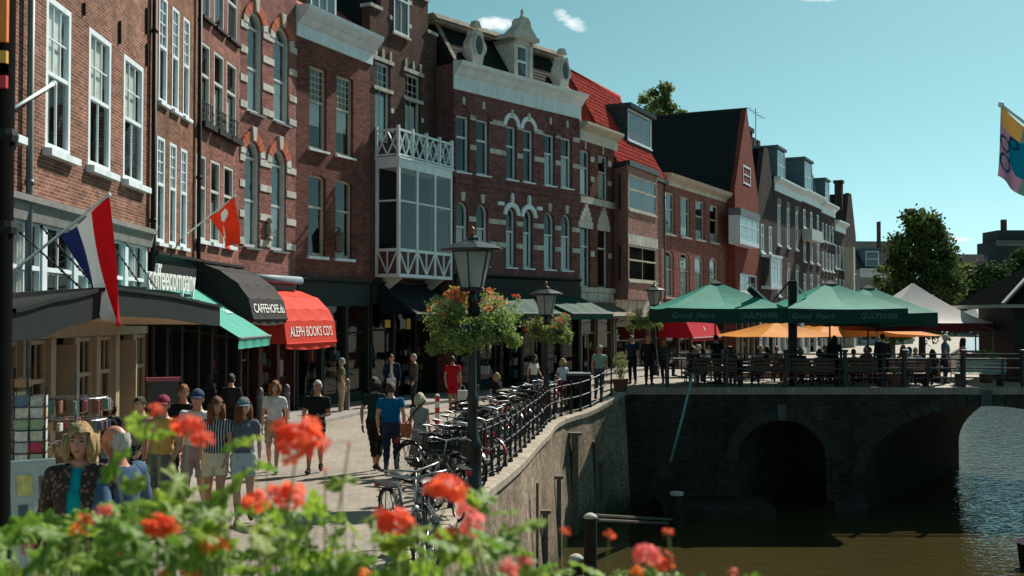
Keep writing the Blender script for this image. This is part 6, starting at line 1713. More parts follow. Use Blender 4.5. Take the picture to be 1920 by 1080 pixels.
bench(at(1832, 0, BY0 + .5).x, BY0 + .5, 'grey slatted bench with pale boards at the open end of the bridge', 1.75, mat('grey_boards', (.3, .34, .33), .6, var=.15), 4)
rnd = random.Random(4)
def fixed0(px, Y):
    p = at(px, 592, Y); return Vector((p.x, Y, G(p.x, Y)))
def table(x, y, lab):
    e = thing('cafe_table', lab, 'table', (x, y, G(x, y) if y < 37 or x < 5 else DECK + .02), group='round cafe tables')
    MB().lathe([(.36, .72), (.38, .735), (.36, .75)], 18).build('table_top', mat('table_top_pale', (.35, .33, .3), .4), e); MB().lathe([(.03, .04), (.03, .72)], 8).build('stem', IRON, e); MB().lathe([(.22, 0), (.2, .03), (.03, .05)], 12).build('foot', IRON, e)
def chair(x, y, rz, lab):
    e = thing('cafe_chair', lab, 'chair', (x, y, G(x, y) if y < 37 or x < 5 else DECK + .02), rz, 'dark cafe chairs')
    mt = mat('chair_dark', (.03, .022, .018), .6)
    MB().box(-.21, .21, -.21, .21, .43, .46).build('seat', mt, e); MB().box(-.2, .2, .19, .22, .6, .9).build('backrest', mt, e)
    for sx in (-1, 1):
        MB().bar((sx * .19, -.19, 0), (sx * .18, -.18, .43), .03, .03).build('leg', mt, e); MB().bar((sx * .2, .22, 0), (sx * .19, .2, .9), .03, .03).build('leg', mt, e)
TABS = [(1330, 40.0, 'under the left green parasol'), (1400, 41.2, 'in front of the crimson awning'), (1515, 40.2, 'behind the bench right of the black mast'), (1590, 40.0, 'under the middle green parasol'), (1655, 41.6, 'below the rightmost yellow parasol'), (1735, 40.0, 'beside the standing man in blue'), (1275, 43.5, 'beside the farthest lamppost')]
SEATS = []
for i, (px, Y, where) in enumerate(TABS):
    x = at(px, 0, Y).x; table(x, Y, 'small round cafe table ' + where)
    for s_ in (-1, 1):
        chair(x + s_ * .75, Y + .1, s_ * -pi / 2 * 1.0 + pi, 'dark wooden cafe chair %s of the table %s' % ('left' if s_ < 0 else 'right', where)); SEATS.append((x + s_ * .72, Y + .1, s_, where))
for (px, py, where) in ((950, 705, 'on the street behind the parked bicycles'), (1075, 690, 'in the shade beyond the man in green')):
    p = fixed0(px, 34.0 if px == 950 else 40); table(p.x, p.y, 'small red cafe table ' + where if px == 950 else 'small round cafe table ' + where); chair(p.x - .7, p.y, pi / 2, 'dark cafe chair ' + where)
# rubbish container among the bicycles
p = Vector((edgeL(35.4) - .85, 35.4, G(edgeL(35.4) - .85, 35.4))); e = thing('waste_bin', 'square black waste container with grey lid among the bicycles', 'bin', p)
MB().box(-.38, .38, -.38, .38, 0, 1.05).build('body', BLACKP, e, bevel=.02); MB().box(-.41, .41, -.41, .41, 1.05, 1.13).build('lid', LEAD, e, bevel=.02)

# ------------------------------------------------------------------ shop displays on the left pavement
def stand_at(px, py, Y):
    p = at(px, py, Y); g_ = G(p.x, Y); return Vector((p.x, Y, g_)), p.z - g_
def cards_rack(px, py, Y, lab, seed):
    p, hgt = stand_at(px, py, Y); rnd = random.Random(seed); e = thing('postcard_rack', lab, 'postcard rack', p, .35)
    MB().lathe([(.25, 0), (.24, .03), (.02, .05)], 12).lathe([(.018, .05), (.018, hgt)], 8).build('stand', IRON, e)
    cols = [mat('card_%d' % i, c, .5, var=.25, scale=18) for i, c in enumerate([(.6, .58, .45), (.45, .03, .08), (.15, .3, .42), (.5, .5, .5), (.1, .18, .3), (.55, .3, .15), (.3, .4, .25), (.65, .62, .6)])]
    for f in range(4):
        a = pi / 2 * f; fx = Matrix.Rotation(a, 4, 'Z')
        for r_ in range(9):
            z = .35 + r_ * (hgt - .45) / 9
            for c_ in range(2):
                m = MB(); x0 = -.17 + c_ * .18; m.box(x0, x0 + .15, -.2, -.194, z, z + .13); o = m.build('postcard', rnd.choice(cols), e); o.rotation_euler = (0, 0, a)
        m = MB(); m.box(-.19, -.18, -.19, -.18, .3, hgt); m.box(.18, .19, -.19, -.18, .3, hgt)
        for r_ in range(9): m.box(-.19, .19, -.215, -.19, .34 + r_ * (hgt - .45) / 9, .35 + r_ * (hgt - .45) / 9)
        o = m.build('wire_frame', IRON, e); o.rotation_euler = (0, 0, a)
cards_rack(58, 725, 14.2, 'tall revolving rack of postcards beside the shop doorway', 1)
cards_rack(28, 690, 15.2, 'darker postcard rack at the left edge behind the near post', 2)
p, hs_ = stand_at(145, 690, 15.8); e = thing('souvenir_stand', 'round stand hung with colourful souvenirs in front of the cream shop', 'display stand', p)
m = MB(); m.lathe([(.3, 0), (.28, .04), (.02, .06)], 12); m.lathe([(.02, .06), (.02, hs_)], 8); m.build('stand', CHROME, e)
rnd = random.Random(9); scol = [mat('souvenir_%d' % i, c, .6, var=.3, scale=15) for i, c in enumerate([(.5, .1, .15), (.12, .25, .2), (.6, .55, .5), (.2, .1, .06), (.45, .3, .15), (.1, .12, .25)])]
for z in (1.62, 1.3, .95, .6):
    MB().torus((0, 0, z), .42, .01, 'z', 24, 5).build('ring', CHROME, e)
    for k in range(4): MB().tube((0, 0, z), (.42 * cos(k * pi / 2 + .4), .42 * sin(k * pi / 2 + .4), z), .008, n=5).build('spoke', CHROME, e)
    for k in range(14):
        a = 2 * pi * k / 14 + rnd.uniform(-.1, .1); hh = rnd.uniform(.14, .24); m = MB(); m.box(-.05, .05, -.025, .025, -hh, -.02); o = m.build('souvenir', rnd.choice(scol), e, (.42 * cos(a), .42 * sin(a), z), a, bevel=.015)
# sandwich board
p = place(60, 862, 1.12, 8, 16); e = thing('sandwich_board', 'folding sandwich board with pictures and teal side beside the near post', 'sign', p, .6)
TEALB = mat('board_teal', (.02, .2, .27), .5, var=.25, scale=6); PALB = mat('board_pale', (.42, .45, .42), .5, var=.15, scale=5)
for s_ in (-1, 1):
    m = MB(); m.obox((0, s_ * .2, .56), (.22, 0, 0), (0, .012, 0), (0, -s_ * .17, .56)); pn = m.build('panel', PALB if s_ < 0 else TEALB, e)
    for (u_, z_, w_, h_, c) in ((-.14, .88, .12, .1, (.62, .5, .15)), (.17, .84, .09, .12, (.2, .09, .07)), (-.18, .6, .07, .09, (.1, .1, .1)), (.05, .62, .08, .1, (.5, .5, .5)), (.2, .55, .07, .09, (.4, .1, .12)), (-.1, .32, .12, .1, (.45, .12, .1)), (.16, .28, .1, .12, (.55, .5, .4))):
        m = MB(); dy = s_ * (.2 + (.56 - z_) * .30) + s_ * .018; m.obox((u_ * .62, dy, z_), (w_ * .62, 0, 0), (0, .004, 0), (0, -s_ * h_ * .3, h_)); m.build('picture', mat('pic_%.2f_%.2f' % (u_, z_), c, .5, var=.3, scale=12), pn)
m = MB(); m.obox((.225, 0, .5), (.006, 0, 0), (0, .19, -.0), (0, 0, .42)); m.build('side_cloth', TEALB, e)
# menu board by the coffee bar
p, hs_ = stand_at(306, 715, 21.6); e = thing('menu_board', 'grey framed menu board in front of the coffee bar', 'sign', p, .3); MB().box(-.3, .3, -.02, .02, .7, hs_).build('board', mat('chalkboard', (.07, .08, .085), .7), e); MB().bar((-.28, 0, 0), (-.28, .0, .7), .04, .04).build('leg', WOOD, e); MB().bar((.28, 0, 0), (.28, .0, .7), .04, .04).build('leg', WOOD, e); MB().box(-.33, .33, -.05, .05, hs_, hs_ + .08).build('flower_rail', mat('dusty_pink', (.4, .12, .16), .7), e)
# near post at the left edge of the picture
p = at(-2, 592, 5.2); g_ = G(p.x, 5.2); e = thing('traffic_post', 'thick black post with orange lamp standing at the left edge', 'post', (p.x, 5.2, g_))
MB().lathe([(.1, 0), (.1, .2), (.06, .25), (.06, 4.6)], 14).build('pole', mat('matte_black', (.005, .005, .005), 1.0, spec=.02), e, smooth=True)
for z in (3.95, 3.5): MB().lathe([(.075, z - g_ + .0), (.08, z - g_ + .03), (.075, z - g_ + .06)], 14).build('clamp', BLACKP, e)
ORL = mat('orange_lens', (.8, .2, .02), .4)
for (py, mt, h_) in ((30, ORL, .13), (120, mat('amber_lens', (.7, .35, .05), .4), .06), (143, mat('red_lens', (.5, .02, .02), .4), .06)):
    q = at(6, py, 5.15); MB().box(-.1, .055, -.075, -.05, q.z - g_ - h_, q.z - g_ + h_).build('lens', mt, e)
# boat bow at the right edge
p = at(1915, 1040, 28.5); e = thing('rowing_boat', 'bow of a small dark boat with pink and white tip at right edge', 'boat', (p.x + .9, 28.5, WATER))
m = MB(); S_ = [(-1.0, .02, .62), (-.7, .28, .5), (.2, .55, .42), (1.6, .6, .42), (2.6, .5, .45)]
for (x, w_, h_) in S_: m.v += [(x, -w_, h_), (x * .96 + .05, -w_ * .55, -.15), (x * .96 + .05, w_ * .55, -.15), (x, w_, h_)]
for i in range(len(S_) - 1):
    for k in range(3): m.f.append((4 * i + k, 4 * i + 4 + k, 4 * i + 5 + k, 4 * i + 1 + k)); m.mi.append(0)
m.f.append((16, 17, 18, 19)); m.mi.append(0)
m.build('hull', BLACKP, e, solid=.03)
m = MB(); m.add([(-1.12, 0, .66), (-.3, -.42, .55), (-.3, .42, .55), (-.35, 0, .98), (-.3, 0, .5)], [(0, 1, 3), (0, 3, 2), (1, 2, 3), (0, 4, 1), (0, 2, 4)]); m.build('bow_cover', mat('pink_tarp', (.75, .35, .36), .6, var=.25, scale=4), e)
MB().ball((-.55, -.6, .15), (.16, .12, .16), 10, 8).build('fender', mat('pink_fender', (.75, .08, .14), .5), e, smooth=True)
# yellow shop notices on the dark fronts
u_, z_ = h5.uz(708, 608); 
for (H, px, py, w_, h_, lab) in ((h6, 723, 607, .34, .14, 'small yellow shop notice left of the suited man'), (h6, 762, 607, .26, .2, 'small yellow shop notice above the men by the dark shop')):
    u_, z_ = H.uz(px, py); MB().box(u_ - w_ / 2, u_ + w_ / 2, -.1, -.085, z_ - h_, z_ + h_).build('shop_notice', mat('yellow_notice', (.75, .5, .1), .6), H.e)

# =================================================================== PEOPLE
SKIN = {'fair': mat('skin_fair', (.55, .3, .21), .5, var=.08, scale=14), 'tan': mat('skin_tan', (.42, .2, .12), .5, var=.08, scale=14), 'ruddy': mat('skin_ruddy', (.5, .22, .15), .5, var=.1, scale=14)}
EYEM = mat('eye_dark', (.03, .02, .015), .25); LIPM = mat('lip', (.42, .13, .11), .5)
HAIRC = {'blond': (.5, .33, .14), 'white': (.6, .58, .54), 'grey': (.36, .35, .33), 'brown': (.07, .035, .018), 'auburn': (.2, .06, .02), 'dark': (.016, .012, .01), 'ginger': (.32, .1, .02), 'platinum': (.66, .6, .46)}
def hairm(k):
    nm = 'hair_' + k
    if nm in MATS: return MATS[nm]
    m = mat(nm, HAIRC[k], .5, var=.45, scale=9, bump=.9, spec=.3); n = m.node_tree; tc = [q for q in n.nodes if q.type == 'TEX_COORD'][0]
    mp = n.nodes.new('ShaderNodeMapping'); mp.inputs['Scale'].default_value = (6, 6, .8); n.links.new(tc.outputs['Object'], mp.inputs[0])
    for q in n.nodes:
        if q.type == 'TEX_NOISE': n.links.new(mp.outputs[0], q.inputs[0])
    return m
def cl(name, c, rough=.85, **k): return mat('cloth_' + name, c, rough, var=k.pop('var', .14), scale=k.pop('scale', 9), bump=.15, **k)
def stripe_mat():
    m, n, b = new_mat('striped_shirt'); tc = n.nodes.new('ShaderNodeTexCoord'); w = n.nodes.new('ShaderNodeTexWave'); w.wave_type = 'BANDS'; w.bands_direction = 'X'; w.inputs['Scale'].default_value = 9; w.inputs['Distortion'].default_value = .6
    n.links.new(tc.outputs['Object'], w.inputs[0]); cr = n.nodes.new('ShaderNodeValToRGB'); cr.color_ramp.interpolation = 'CONSTANT'; cr.color_ramp.elements[0].color = (.02, .025, .035, 1); cr.color_ramp.elements[1].position = .8; cr.color_ramp.elements[1].color = (.5, .5, .5, 1)
    n.links.new(w.outputs[0], cr.inputs[0]); n.links.new(cr.outputs[0], b.inputs['Base Color']); b.inputs['Roughness'].default_value = .85; MATS['striped_shirt'] = m; return m
def print_mat(name, a, bcol, sc, thr=.55):
    m, n, b = new_mat(name); tc = n.nodes.new('ShaderNodeTexCoord'); w = n.nodes.new('ShaderNodeTexVoronoi'); w.inputs['Scale'].default_value = sc
    n.links.new(tc.outputs['Object'], w.inputs[0]); cr = n.nodes.new('ShaderNodeValToRGB'); cr.color_ramp.elements[0].color = col4(bcol); cr.color_ramp.elements[0].position = thr - .15; cr.color_ramp.elements[1].position = thr; cr.color_ramp.elements[1].color = col4(a)
    n.links.new(w.outputs[0], cr.inputs[0]); n.links.new(cr.outputs[0], b.inputs['Base Color']); b.inputs['Roughness'].default_value = .85; MATS[name] = m; return m
STRIPE = stripe_mat(); LEOP = print_mat('patterned_jacket', (.035, .018, .013), (.2, .1, .065), 26, .42); DOTS = print_mat('grey_patterned_dress', (.24, .27, .26), (.1, .12, .12), 34, .3)

def head_mesh(m, cz, cy=-.015, sc=1.0):
    nu, nv = 30, 22; o = len(m.v)
    for i in range(nv + 1):
        ph = pi * i / nv
        for k in range(nu):
            th = 2 * pi * k / nu; x, y, z = sin(ph) * sin(th), -sin(ph) * cos(th), cos(ph)
            rx, ry, rz_ = .075, .095, .118
            lo = max(0, -z); f = max(0, -y)
            X = rx * x * (1 - .30 * lo ** 1.5); Y = ry * y * (1 - .12 * lo) ; Z = rz_ * z
            if y > 0: Y *= 1.06 - .35 * lo
            g = lambda cx, czz, s, t: math.exp(-((x - cx) / s) ** 2 - ((z - czz) / t) ** 2) * (1 if f > .2 else 0)
            Y -= .027 * g(0, -.16, .13, .16) + .012 * g(0, .06, .1, .22) + .009 * g(0, -.8, .3, .16) + .006 * g(0, .3, .6, .12) + .006 * g(0, -.46, .25, .1)
            Y += .012 * (g(.4, .1, .2, .12) + g(-.4, .1, .2, .12))
            m.v.append((X * sc, cy + Y * sc, cz + Z * sc))
    for i in range(nv):
        for k in range(nu): m.f.append((o + i * nu + k, o + i * nu + (k + 1) % nu, o + (i + 1) * nu + (k + 1) % nu, o + (i + 1) * nu + k)); m.mi.append(m.cur)
    for s_ in (-1, 1): m.ball((s_ * .076 * sc, cy + .01, cz - .01), (.012, .022, .032), 8, 6)
    c0 = m.cur
    m.cur = 1
    for s_ in (-1, 1): m.ball((s_ * .031, cy - .0815 * sc, cz + .013), (.013, .009, .0065), 8, 6); m.ball((s_ * .031, cy - .092 * sc, cz + .036), (.019, .006, .004), 8, 4)
    m.cur = 2; m.ball((0, cy - .094 * sc, cz - .058), (.023, .008, .0065), 10, 6); m.cur = c0
def hair_mesh(style, cz, cy=-.015, seed=1):
    rnd = random.Random(seed); m = MB(); nu, nv = 34, 24; gr = {}
    def keep(x, y, z):
        if style == 'bald': return y > .0 and (-.6 if y > .3 else -.25) < z < (.16 if y < .3 else .5)
        if y < -.35: return z > .42 + .12 * math.sin(x * 3)
        if style in ('bob', 'long'): return z > -.95
        if y < .15: return z > -.05
        return z > -.55
    for i in range(nv + 1):
        ph = pi * i / nv
        for k in range(nu):
            th = 2 * pi * k / nu; x, y, z = sin(ph) * sin(th), -sin(ph) * cos(th), cos(ph); s = 1.1 + .035 * sin(th * 9 + i) + rnd.uniform(-.015, .015)
            if style in ('bob', 'long'): s += .04 * (1 - max(0, z)) + .03 * (z > .3)
            gr[(i, k)] = len(m.v); m.v.append((.078 * x * s, cy + .003 + .1 * y * s * (1.03 if y > 0 else 1), cz + .006 + .121 * z * s))
    for i in range(nv):
        ph = pi * (i + .5) / nv
        for k in range(nu):
            th = 2 * pi * (k + .5) / nu; x, y, z = sin(ph) * sin(th), -sin(ph) * cos(th), cos(ph)
            if keep(x, y, z): m.f.append((gr[(i, k)], gr[(i, (k + 1) % nu)], gr[(i + 1, (k + 1) % nu)], gr[(i + 1, k)])); m.mi.append(0)
    if style == 'long':
        for k in range(11):
            a = -2.2 + 4.4 * k / 10; x, y = sin(a) * .085, cos(a) * .085
            m.path([(x, cy + y * .9 + .01, cz + .03), (x * 1.12, cy + y * 1.15 + .012, cz - .1), (x * 1.1, cy + y * 1.1 + .02, cz - .2 - rnd.uniform(0, .04)), (x * 1.0, cy + y + .015, cz - .29 - rnd.uniform(0, .05))], [.03, .034, .028, .008], 7)
    if style == 'bob':
        for k in range(11):
            a = -2.15 + 4.3 * k / 10; x, y = sin(a) * .088, cos(a) * .09
            m.path([(x, cy + y * .95 + .01, cz + .05), (x * 1.12, cy + y * 1.12 + .01, cz - .05), (x * 1.02, cy + y * 1.0 + .01, cz - .13)], [.03, .034, .014], 7)
    return m
PEOPLE = []
def person(lab, pos, h=1.72, yaw=0, sex='m', pose='stand', top=None, sleeve=.5, bottom=None, blen='pants', shoes=None, hair=('short', 'brown'), skin='fair', cap=None, jacket=None, arms=('down', 'down'), phase=1, vox=.017, turn=0.0, dress=None, name='person', group=None, torso=1.0):
    k = h / 1.75; raw = MB(); bones = []
    if pose == 'walk' and arms == ('down', 'down'): arms = ('swingb', 'down') if phase < 0 else ('down', 'swingb') if len(lab) % 2 else ('swingb', 'swingf')
    hipz = .9
    sit = pose == 'sit'; dz = -.42 if sit else 0.0; lean = .0
    tr = [(.83, .12, .095, 0), (.9, .16, .112, .005), (.97, .165, .112, .005), (1.07, .148, .1, 0), (1.17, .15, .104, -.004), (1.29, .168, .116, -.004), (1.385, .175, .106, .004), (1.44, .14, .085, .012), (1.475, .075, .066, .014), (1.53, .056, .058, .006), (1.6, .056, .06, -.002)]
    if sex == 'f': tr = [(.83, .12, .1, 0), (.9, .168, .118, .008), (.97, .166, .115, .008), (1.07, .132, .094, 0), (1.17, .134, .1, -.008), (1.27, .148, .122, -.016), (1.37, .155, .1, .002), (1.43, .125, .08, .012), (1.47, .066, .06, .014), (1.53, .048, .052, .006), (1.6, .05, .055, -.002)]
    N = 18; o = len(raw.v)
    for (z, rx, ry, yo) in tr:
        for q in range(N):
            a = 2 * pi * q / N; raw.v.append((rx * torso * cos(a) if z < 1.45 else rx * cos(a), yo + ry * (torso ** 1.4 if z < 1.42 else 1) * sin(a), z + dz))
    for i in range(len(tr) - 1):
        for q in range(N): raw.f.append((o + i * N + q, o + i * N + (q + 1) % N, o + (i + 1) * N + (q + 1) % N, o + (i + 1) * N + q)); raw.mi.append(0)
    raw.f.append(tuple(o + q for q in range(N))[::-1]); raw.mi.append(0); e_ = o + (len(tr) - 1) * N; raw.f.append(tuple(e_ + q for q in range(N))); raw.mi.append(0)
    bones.append(('torso', Vector((0, 0, .85 + dz)), Vector((0, 0, 1.42 + dz)), .15)); bones.append(('neck', Vector((0, .01, 1.46 + dz)), Vector((0, 0, 1.6 + dz)), .06))
    sw = (.185 if sex == 'm' else .16) * (torso * .5 + .5)
    hands = []
    for s_, am in ((-1, arms[0]), (1, arms[1])):
        S = Vector((s_ * sw, .008, 1.4 + dz))
        if am == 'down': E = Vector((s_ * (sw + .06), .03, 1.12 + dz)); Wr = Vector((s_ * (sw + .055), -.06, .88 + dz))
        elif am == 'swingf': E = Vector((s_ * (sw + .05), -.06, 1.13 + dz)); Wr = Vector((s_ * (sw + .02), -.22, .95 + dz))
        elif am == 'swingb': E = Vector((s_ * (sw + .06), .12, 1.14 + dz)); Wr = Vector((s_ * (sw + .06), .1, .89 + dz))
        elif am == 'front': E = Vector((s_ * (sw + .05), .0, 1.13 + dz)); Wr = Vector((s_ * .09, -.2, 1.1 + dz))
        elif am == 'table': E = Vector((s_ * (sw + .06), -.1, 1.14 + dz)); Wr = Vector((s_ * .12, -.34, 1.17 + dz))
        elif am == 'back': E = Vector((s_ * (sw + .07), .12, 1.15 + dz)); Wr = Vector((s_ * .05, .14, .98 + dz))
        else: E = Vector((s_ * (sw + .2), .02, 1.15 + dz)); Wr = Vector((s_ * (sw + .01), -.05, 1.0 + dz))
        ar = 1.0 if sex == 'm' else .86
        raw.path([S * 1.0 + Vector((-s_ * .05, 0, .01)), S, (S + E) / 2, E], [.055 * ar, .062 * ar, .052 * ar, .041 * ar], 12); raw.path([E, (E * 2 + Wr) / 3, Wr], [.041 * ar, .042 * ar, .027 * ar], 12); raw.ball(S, .06 * ar); raw.ball(E, .041 * ar)
        bones.append(('ua%d' % s_, S, E, .055)); bones.append(('fa%d' % s_, E, Wr, .038)); hands.append((s_, Wr, (Wr - E).normalized()))
    for s_ in (-1, 1):
        Hp = Vector((s_ * .085, 0, .89 + dz))
        if sit: Kn = Vector((s_ * .12, -.43, .5)); An = Vector((s_ * .12, -.4, .09)); To = An + Vector((s_ * .02, -.17, -.05))
        elif pose == 'walk':
            if s_ == phase: Kn = Vector((s_ * .09, -.13, .49)); An = Vector((s_ * .085, -.2, .09)); To = An + Vector((s_ * .02, -.17, -.02))
            else: Kn = Vector((s_ * .09, -.0, .48)); An = Vector((s_ * .09, .22, .15)); To = An + Vector((s_ * .02, -.13, -.1))
        else: Kn = Vector((s_ * .095, -.015, .48)); An = Vector((s_ * .1, .025, .085)); To = An + Vector((s_ * .035, -.17, -.05))
        lr = 1.0 if sex == 'm' else .97
        raw.path([Hp + Vector((0, 0, .04)), Hp, (Hp + Kn) / 2, Kn], [.085 * lr, .09 * lr, .076 * lr, .056 * lr], 14); cf = Kn.lerp(An, .3) + Vector((0, .012, 0)); raw.path([Kn, cf, Kn.lerp(An, .75), An], [.054 * lr, .058 * lr, .04 * lr, .034 * lr], 14); raw.ball(Kn, .055 * lr)
        raw.path([An + Vector((0, .05, -.04)), An + Vector((0, 0, -.03)), An.lerp(To, .6) + Vector((0, 0, -.012)), To], [.036, .044, .038, .028], 12)
        bones.append(('th%d' % s_, Hp, Kn, .08)); bones.append(('sh%d' % s_, Kn, An, .045)); bones.append(('ft%d' % s_, An, To, .04))
    me = raw.mesh('raw', SKIN[skin]); ob = bpy.data.objects.new('raw_body', me); COL.objects.link(ob)
    md = ob.modifiers.new('r', 'REMESH'); md.mode = 'VOXEL'; md.voxel_size = vox; md = ob.modifiers.new('s', 'SMOOTH'); md.factor = .5; md.iterations = 5
    PEOPLE.append(dict(ob=ob, bones=bones, lab=lab, pos=pos, k=k, yaw=yaw, top=top, sleeve=sleeve, bottom=bottom, blen=blen, shoes=shoes or cl('shoe_dark', (.03, .025, .022)), hair=hair, skin=skin, cap=cap, jacket=jacket, hands=hands, dz=dz, turn=turn, dress=dress, sit=sit, group=group, pose=pose, name=name, sex=sex))
def sub_mesh(name, co, no, faces, sel, off, mt, parent, wr=.004):
    idx = np.unique(faces[sel].ravel()); mp = -np.ones(len(co), int); mp[idx] = np.arange(len(idx))
    c = co[idx] + no[idx] * (off + wr * np.sin(co[idx, 2:3] * 55 + co[idx, 0:1] * 40))
    me = bpy.data.meshes.new(name); me.from_pydata(c.tolist(), [], mp[faces[sel]].tolist()); me.materials.append(mt); me.polygons.foreach_set('use_smooth', [True] * len(me.polygons)); me.update()
    return link(name, me, parent)
def finish_people():
    dg = bpy.context.evaluated_depsgraph_get()
    for P in PEOPLE:
        me = bpy.data.meshes.new_from_object(P['ob'].evaluated_get(dg)); n = len(me.vertices); co = np.empty(n * 3); me.vertices.foreach_get('co', co); co = co.reshape(-1, 3)
        nf = len(me.polygons); fc = np.empty(nf * 4, int); me.loops.foreach_get('vertex_index', fc); fc = fc.reshape(-1, 4)
        no = np.empty(n * 3); me.vertices.foreach_get('normal', no); no = no.reshape(-1, 3)
        cen = co[fc].mean(1); best = np.full(nf, 9e9); lab = np.zeros(nf, int); tt = np.zeros(nf)
        for i, (nm, a, b, r) in enumerate(P['bones']):
            a, b = np.array(a), np.array(b); d = b - a; t = ((cen - a) @ d) / (d @ d); tc = np.clip(t, 0, 1); dist = np.linalg.norm(cen - (a + tc[:, None] * d), axis=1) / r
            u = dist < best; best[u] = dist[u]; lab[u] = i; tt[u] = t[u]
        names = np.array([b[0][:2] for b in P['bones']])[lab]; z = cen[:, 2] - P['dz']
        body = MB(); body.v = co.tolist(); body.f = fc.tolist(); body.mi = [0] * nf
        hz = 1.632 + P['dz']; ho = len(body.v)
        head_mesh(body, hz)
        if P['turn']:
            R3 = Matrix.Rotation(P['turn'], 3, 'Z')
            for i in range(ho, len(body.v)): body.v[i] = tuple(R3 @ Vector(body.v[i]))
        for (s_, Wr, d) in P['hands']:
            side = Vector((s_, 0, 0)); side = (side - d * side.dot(d)).normalized(); fw = d.cross(side) * (1 if d.cross(side).y < 0 else -1)
            c = Wr + d * .05; o = len(body.v); body.ball((0, 0, 0), 1.0, 10, 7)
            for i in range(o, len(body.v)): v = Vector(body.v[i]); body.v[i] = tuple(c + d * v.z * .052 + fw * v.x * .04 + side * v.y * .018)
            for q, L in enumerate((.062, .072, .068, .052)):
                b0 = Wr + d * .09 + fw * (.03 - .02 * q); body.path([b0 - d * .02, b0 + d * L * .45 - side * .004, b0 + d * L * .8 - side * .018, b0 + d * L - side * .034], [.0095, .009, .0085, .006], 6)
            b0 = Wr + d * .03 + fw * .032; body.path([b0, b0 + fw * .025 + d * .03, b0 + fw * .028 + d * .062 - side * .008], [.012, .0105, .007], 6)
        e = link(P['name'], None, None, P['pos'], P['yaw']); e.scale = (P['k'],) * 3; e.rotation_euler[1] = .035 * sin(len(P['lab']) * 1.7) if not P['sit'] else 0; tag(e, P['lab'], 'person', P['group'])
        body.build('body', [SKIN[P['skin']], EYEM, LIPM], e, smooth=True)
        ar = np.isin(names, ['ua', 'fa']); s_ = P['sleeve']
        tz = .985
        m_top = ((names == 'to') & (z > tz) & (z < 1.455)) | ((names == 'ne') & (z < 1.45))
        if s_ > 0: m_top |= (names == 'ua') & (tt < min(1.1, s_ if s_ < 1 else 2))
        else: m_top &= ~((z > 1.38) & (np.abs(cen[:, 0]) > .13))
        if s_ >= 1: m_top |= (names == 'fa') & (tt < .95)
        low = (names == 'to') & (z <= tz + .02); L = {'pants': (2, .93), 'shorts': (.8, -1), 'capri': (2, .55), 'short': (.5, -1)}[P['blen']]
        m_bot = low | ((names == 'th') & (tt < L[0])) | ((names == 'sh') & (tt < L[1])); m_sho = (names == 'ft') | ((names == 'sh') & (tt > .97))
        if P['top']: sub_mesh('shirt', co, no, fc, m_top, .012, P['top'], e)
        if P['jacket']:
            jm = ((names == 'to') & (z > .9) & (z < 1.46) & ~((cen[:, 1] < -.03) & (np.abs(cen[:, 0]) < .02 + .05 * np.clip((1.45 - z) / .5, .3, 1)))) | ar & ((names == 'ua') | (tt < .95)); sub_mesh('jacket', co, no, fc, jm, .024, P['jacket'], e, .003)
        if P['bottom'] and not P['dress']: sub_mesh('trousers' if P['blen'] in ('pants', 'capri') else 'shorts', co, no, fc, m_bot, .014, P['bottom'], e, .005)
        [sub_mesh('shoe', co, no, fc, m_sho & (cen[:, 0] * q > 0), .006, P['shoes'], e, 0) for q in (-1, 1)]
        if P['dress']:
            m = MB(); zs = [1.1, 1.0, .9, .75, .6, .48]; 
            m.grid(lambda a, b: ((.14 + .1 * b) * cos(2 * pi * a) * (1 + .04 * sin(a * 50) * b), (.11 + .09 * b) * sin(2 * pi * a) * (1 + .04 * sin(a * 50) * b), 1.12 - .66 * b), 36, 10); m.build('skirt', P['dress'], e, smooth=True, solid=.006)
        if P['hair'][0] != 'none':
            hm = hair_mesh(P['hair'][0], hz, seed=len(P['lab'])); 
            if P['turn']:
                R3 = Matrix.Rotation(P['turn'], 3, 'Z'); hm.v = [tuple(R3 @ Vector(v)) for v in hm.v]
            hm.build('hair', hairm(P['hair'][1]), e, smooth=True)
        if P['cap']:
            m = MB(); m.grid(lambda a, b: (.089 * sin(2 * pi * a) * sin(b * 1.5), -.015 - .112 * cos(2 * pi * a) * sin(b * 1.5), hz + .035 + .1 * cos(b * 1.5)), 24, 8)
            c_ = m.build('cap', P['cap'], e, smooth=True, solid=.006)
            m = MB(); m.grid(lambda a, b: (.088 * sin((a - .5) * 2.6), -.015 - (.105 + .085 * b) * cos((a - .5) * 2.2) , hz + .04 - .012 * b - .01 * (2 * a - 1) ** 2), 12, 4); m.build('brim', P['cap'], c_, smooth=True, solid=.005)
        bpy.data.objects.remove(P['ob'])
PA = pi
def pf(px, py, Y):
    p = at(px, py, Y); g = G(p.x, Y); return Vector((p.x, Y, g)), max(1.52, min(1.9, p.z - g))
def pl(px, py, h, a=8, b=50):
    return place(px, py, h, a, b)
def fixed(px, Y):
    p = at(px, 592, Y); return Vector((p.x, Y, G(p.x, Y) if (Y < BY0 or p.x < 5) else DECK + .02))
DENIM = cl('denim', (.06, .11, .19)); BLACKC = cl('black', (.015, .015, .017)); WHITEC = cl('white', (.62, .61, .6)); BEIGE = cl('beige', (.42, .33, .23)); GREYT = cl('slate_grey', (.1, .11, .14)); NAVY = cl('navy', (.02, .03, .06))
person('blonde woman in patterned brown jacket and turquoise top walking towards camera', *pf(140, 796, 6.9), .15, 'f', 'walk', top=cl('turquoise', (.0, .3, .34)), sleeve=.5, bottom=BLACKC, jacket=LEOP, hair=('bob', 'blond'), skin='ruddy', vox=.012)
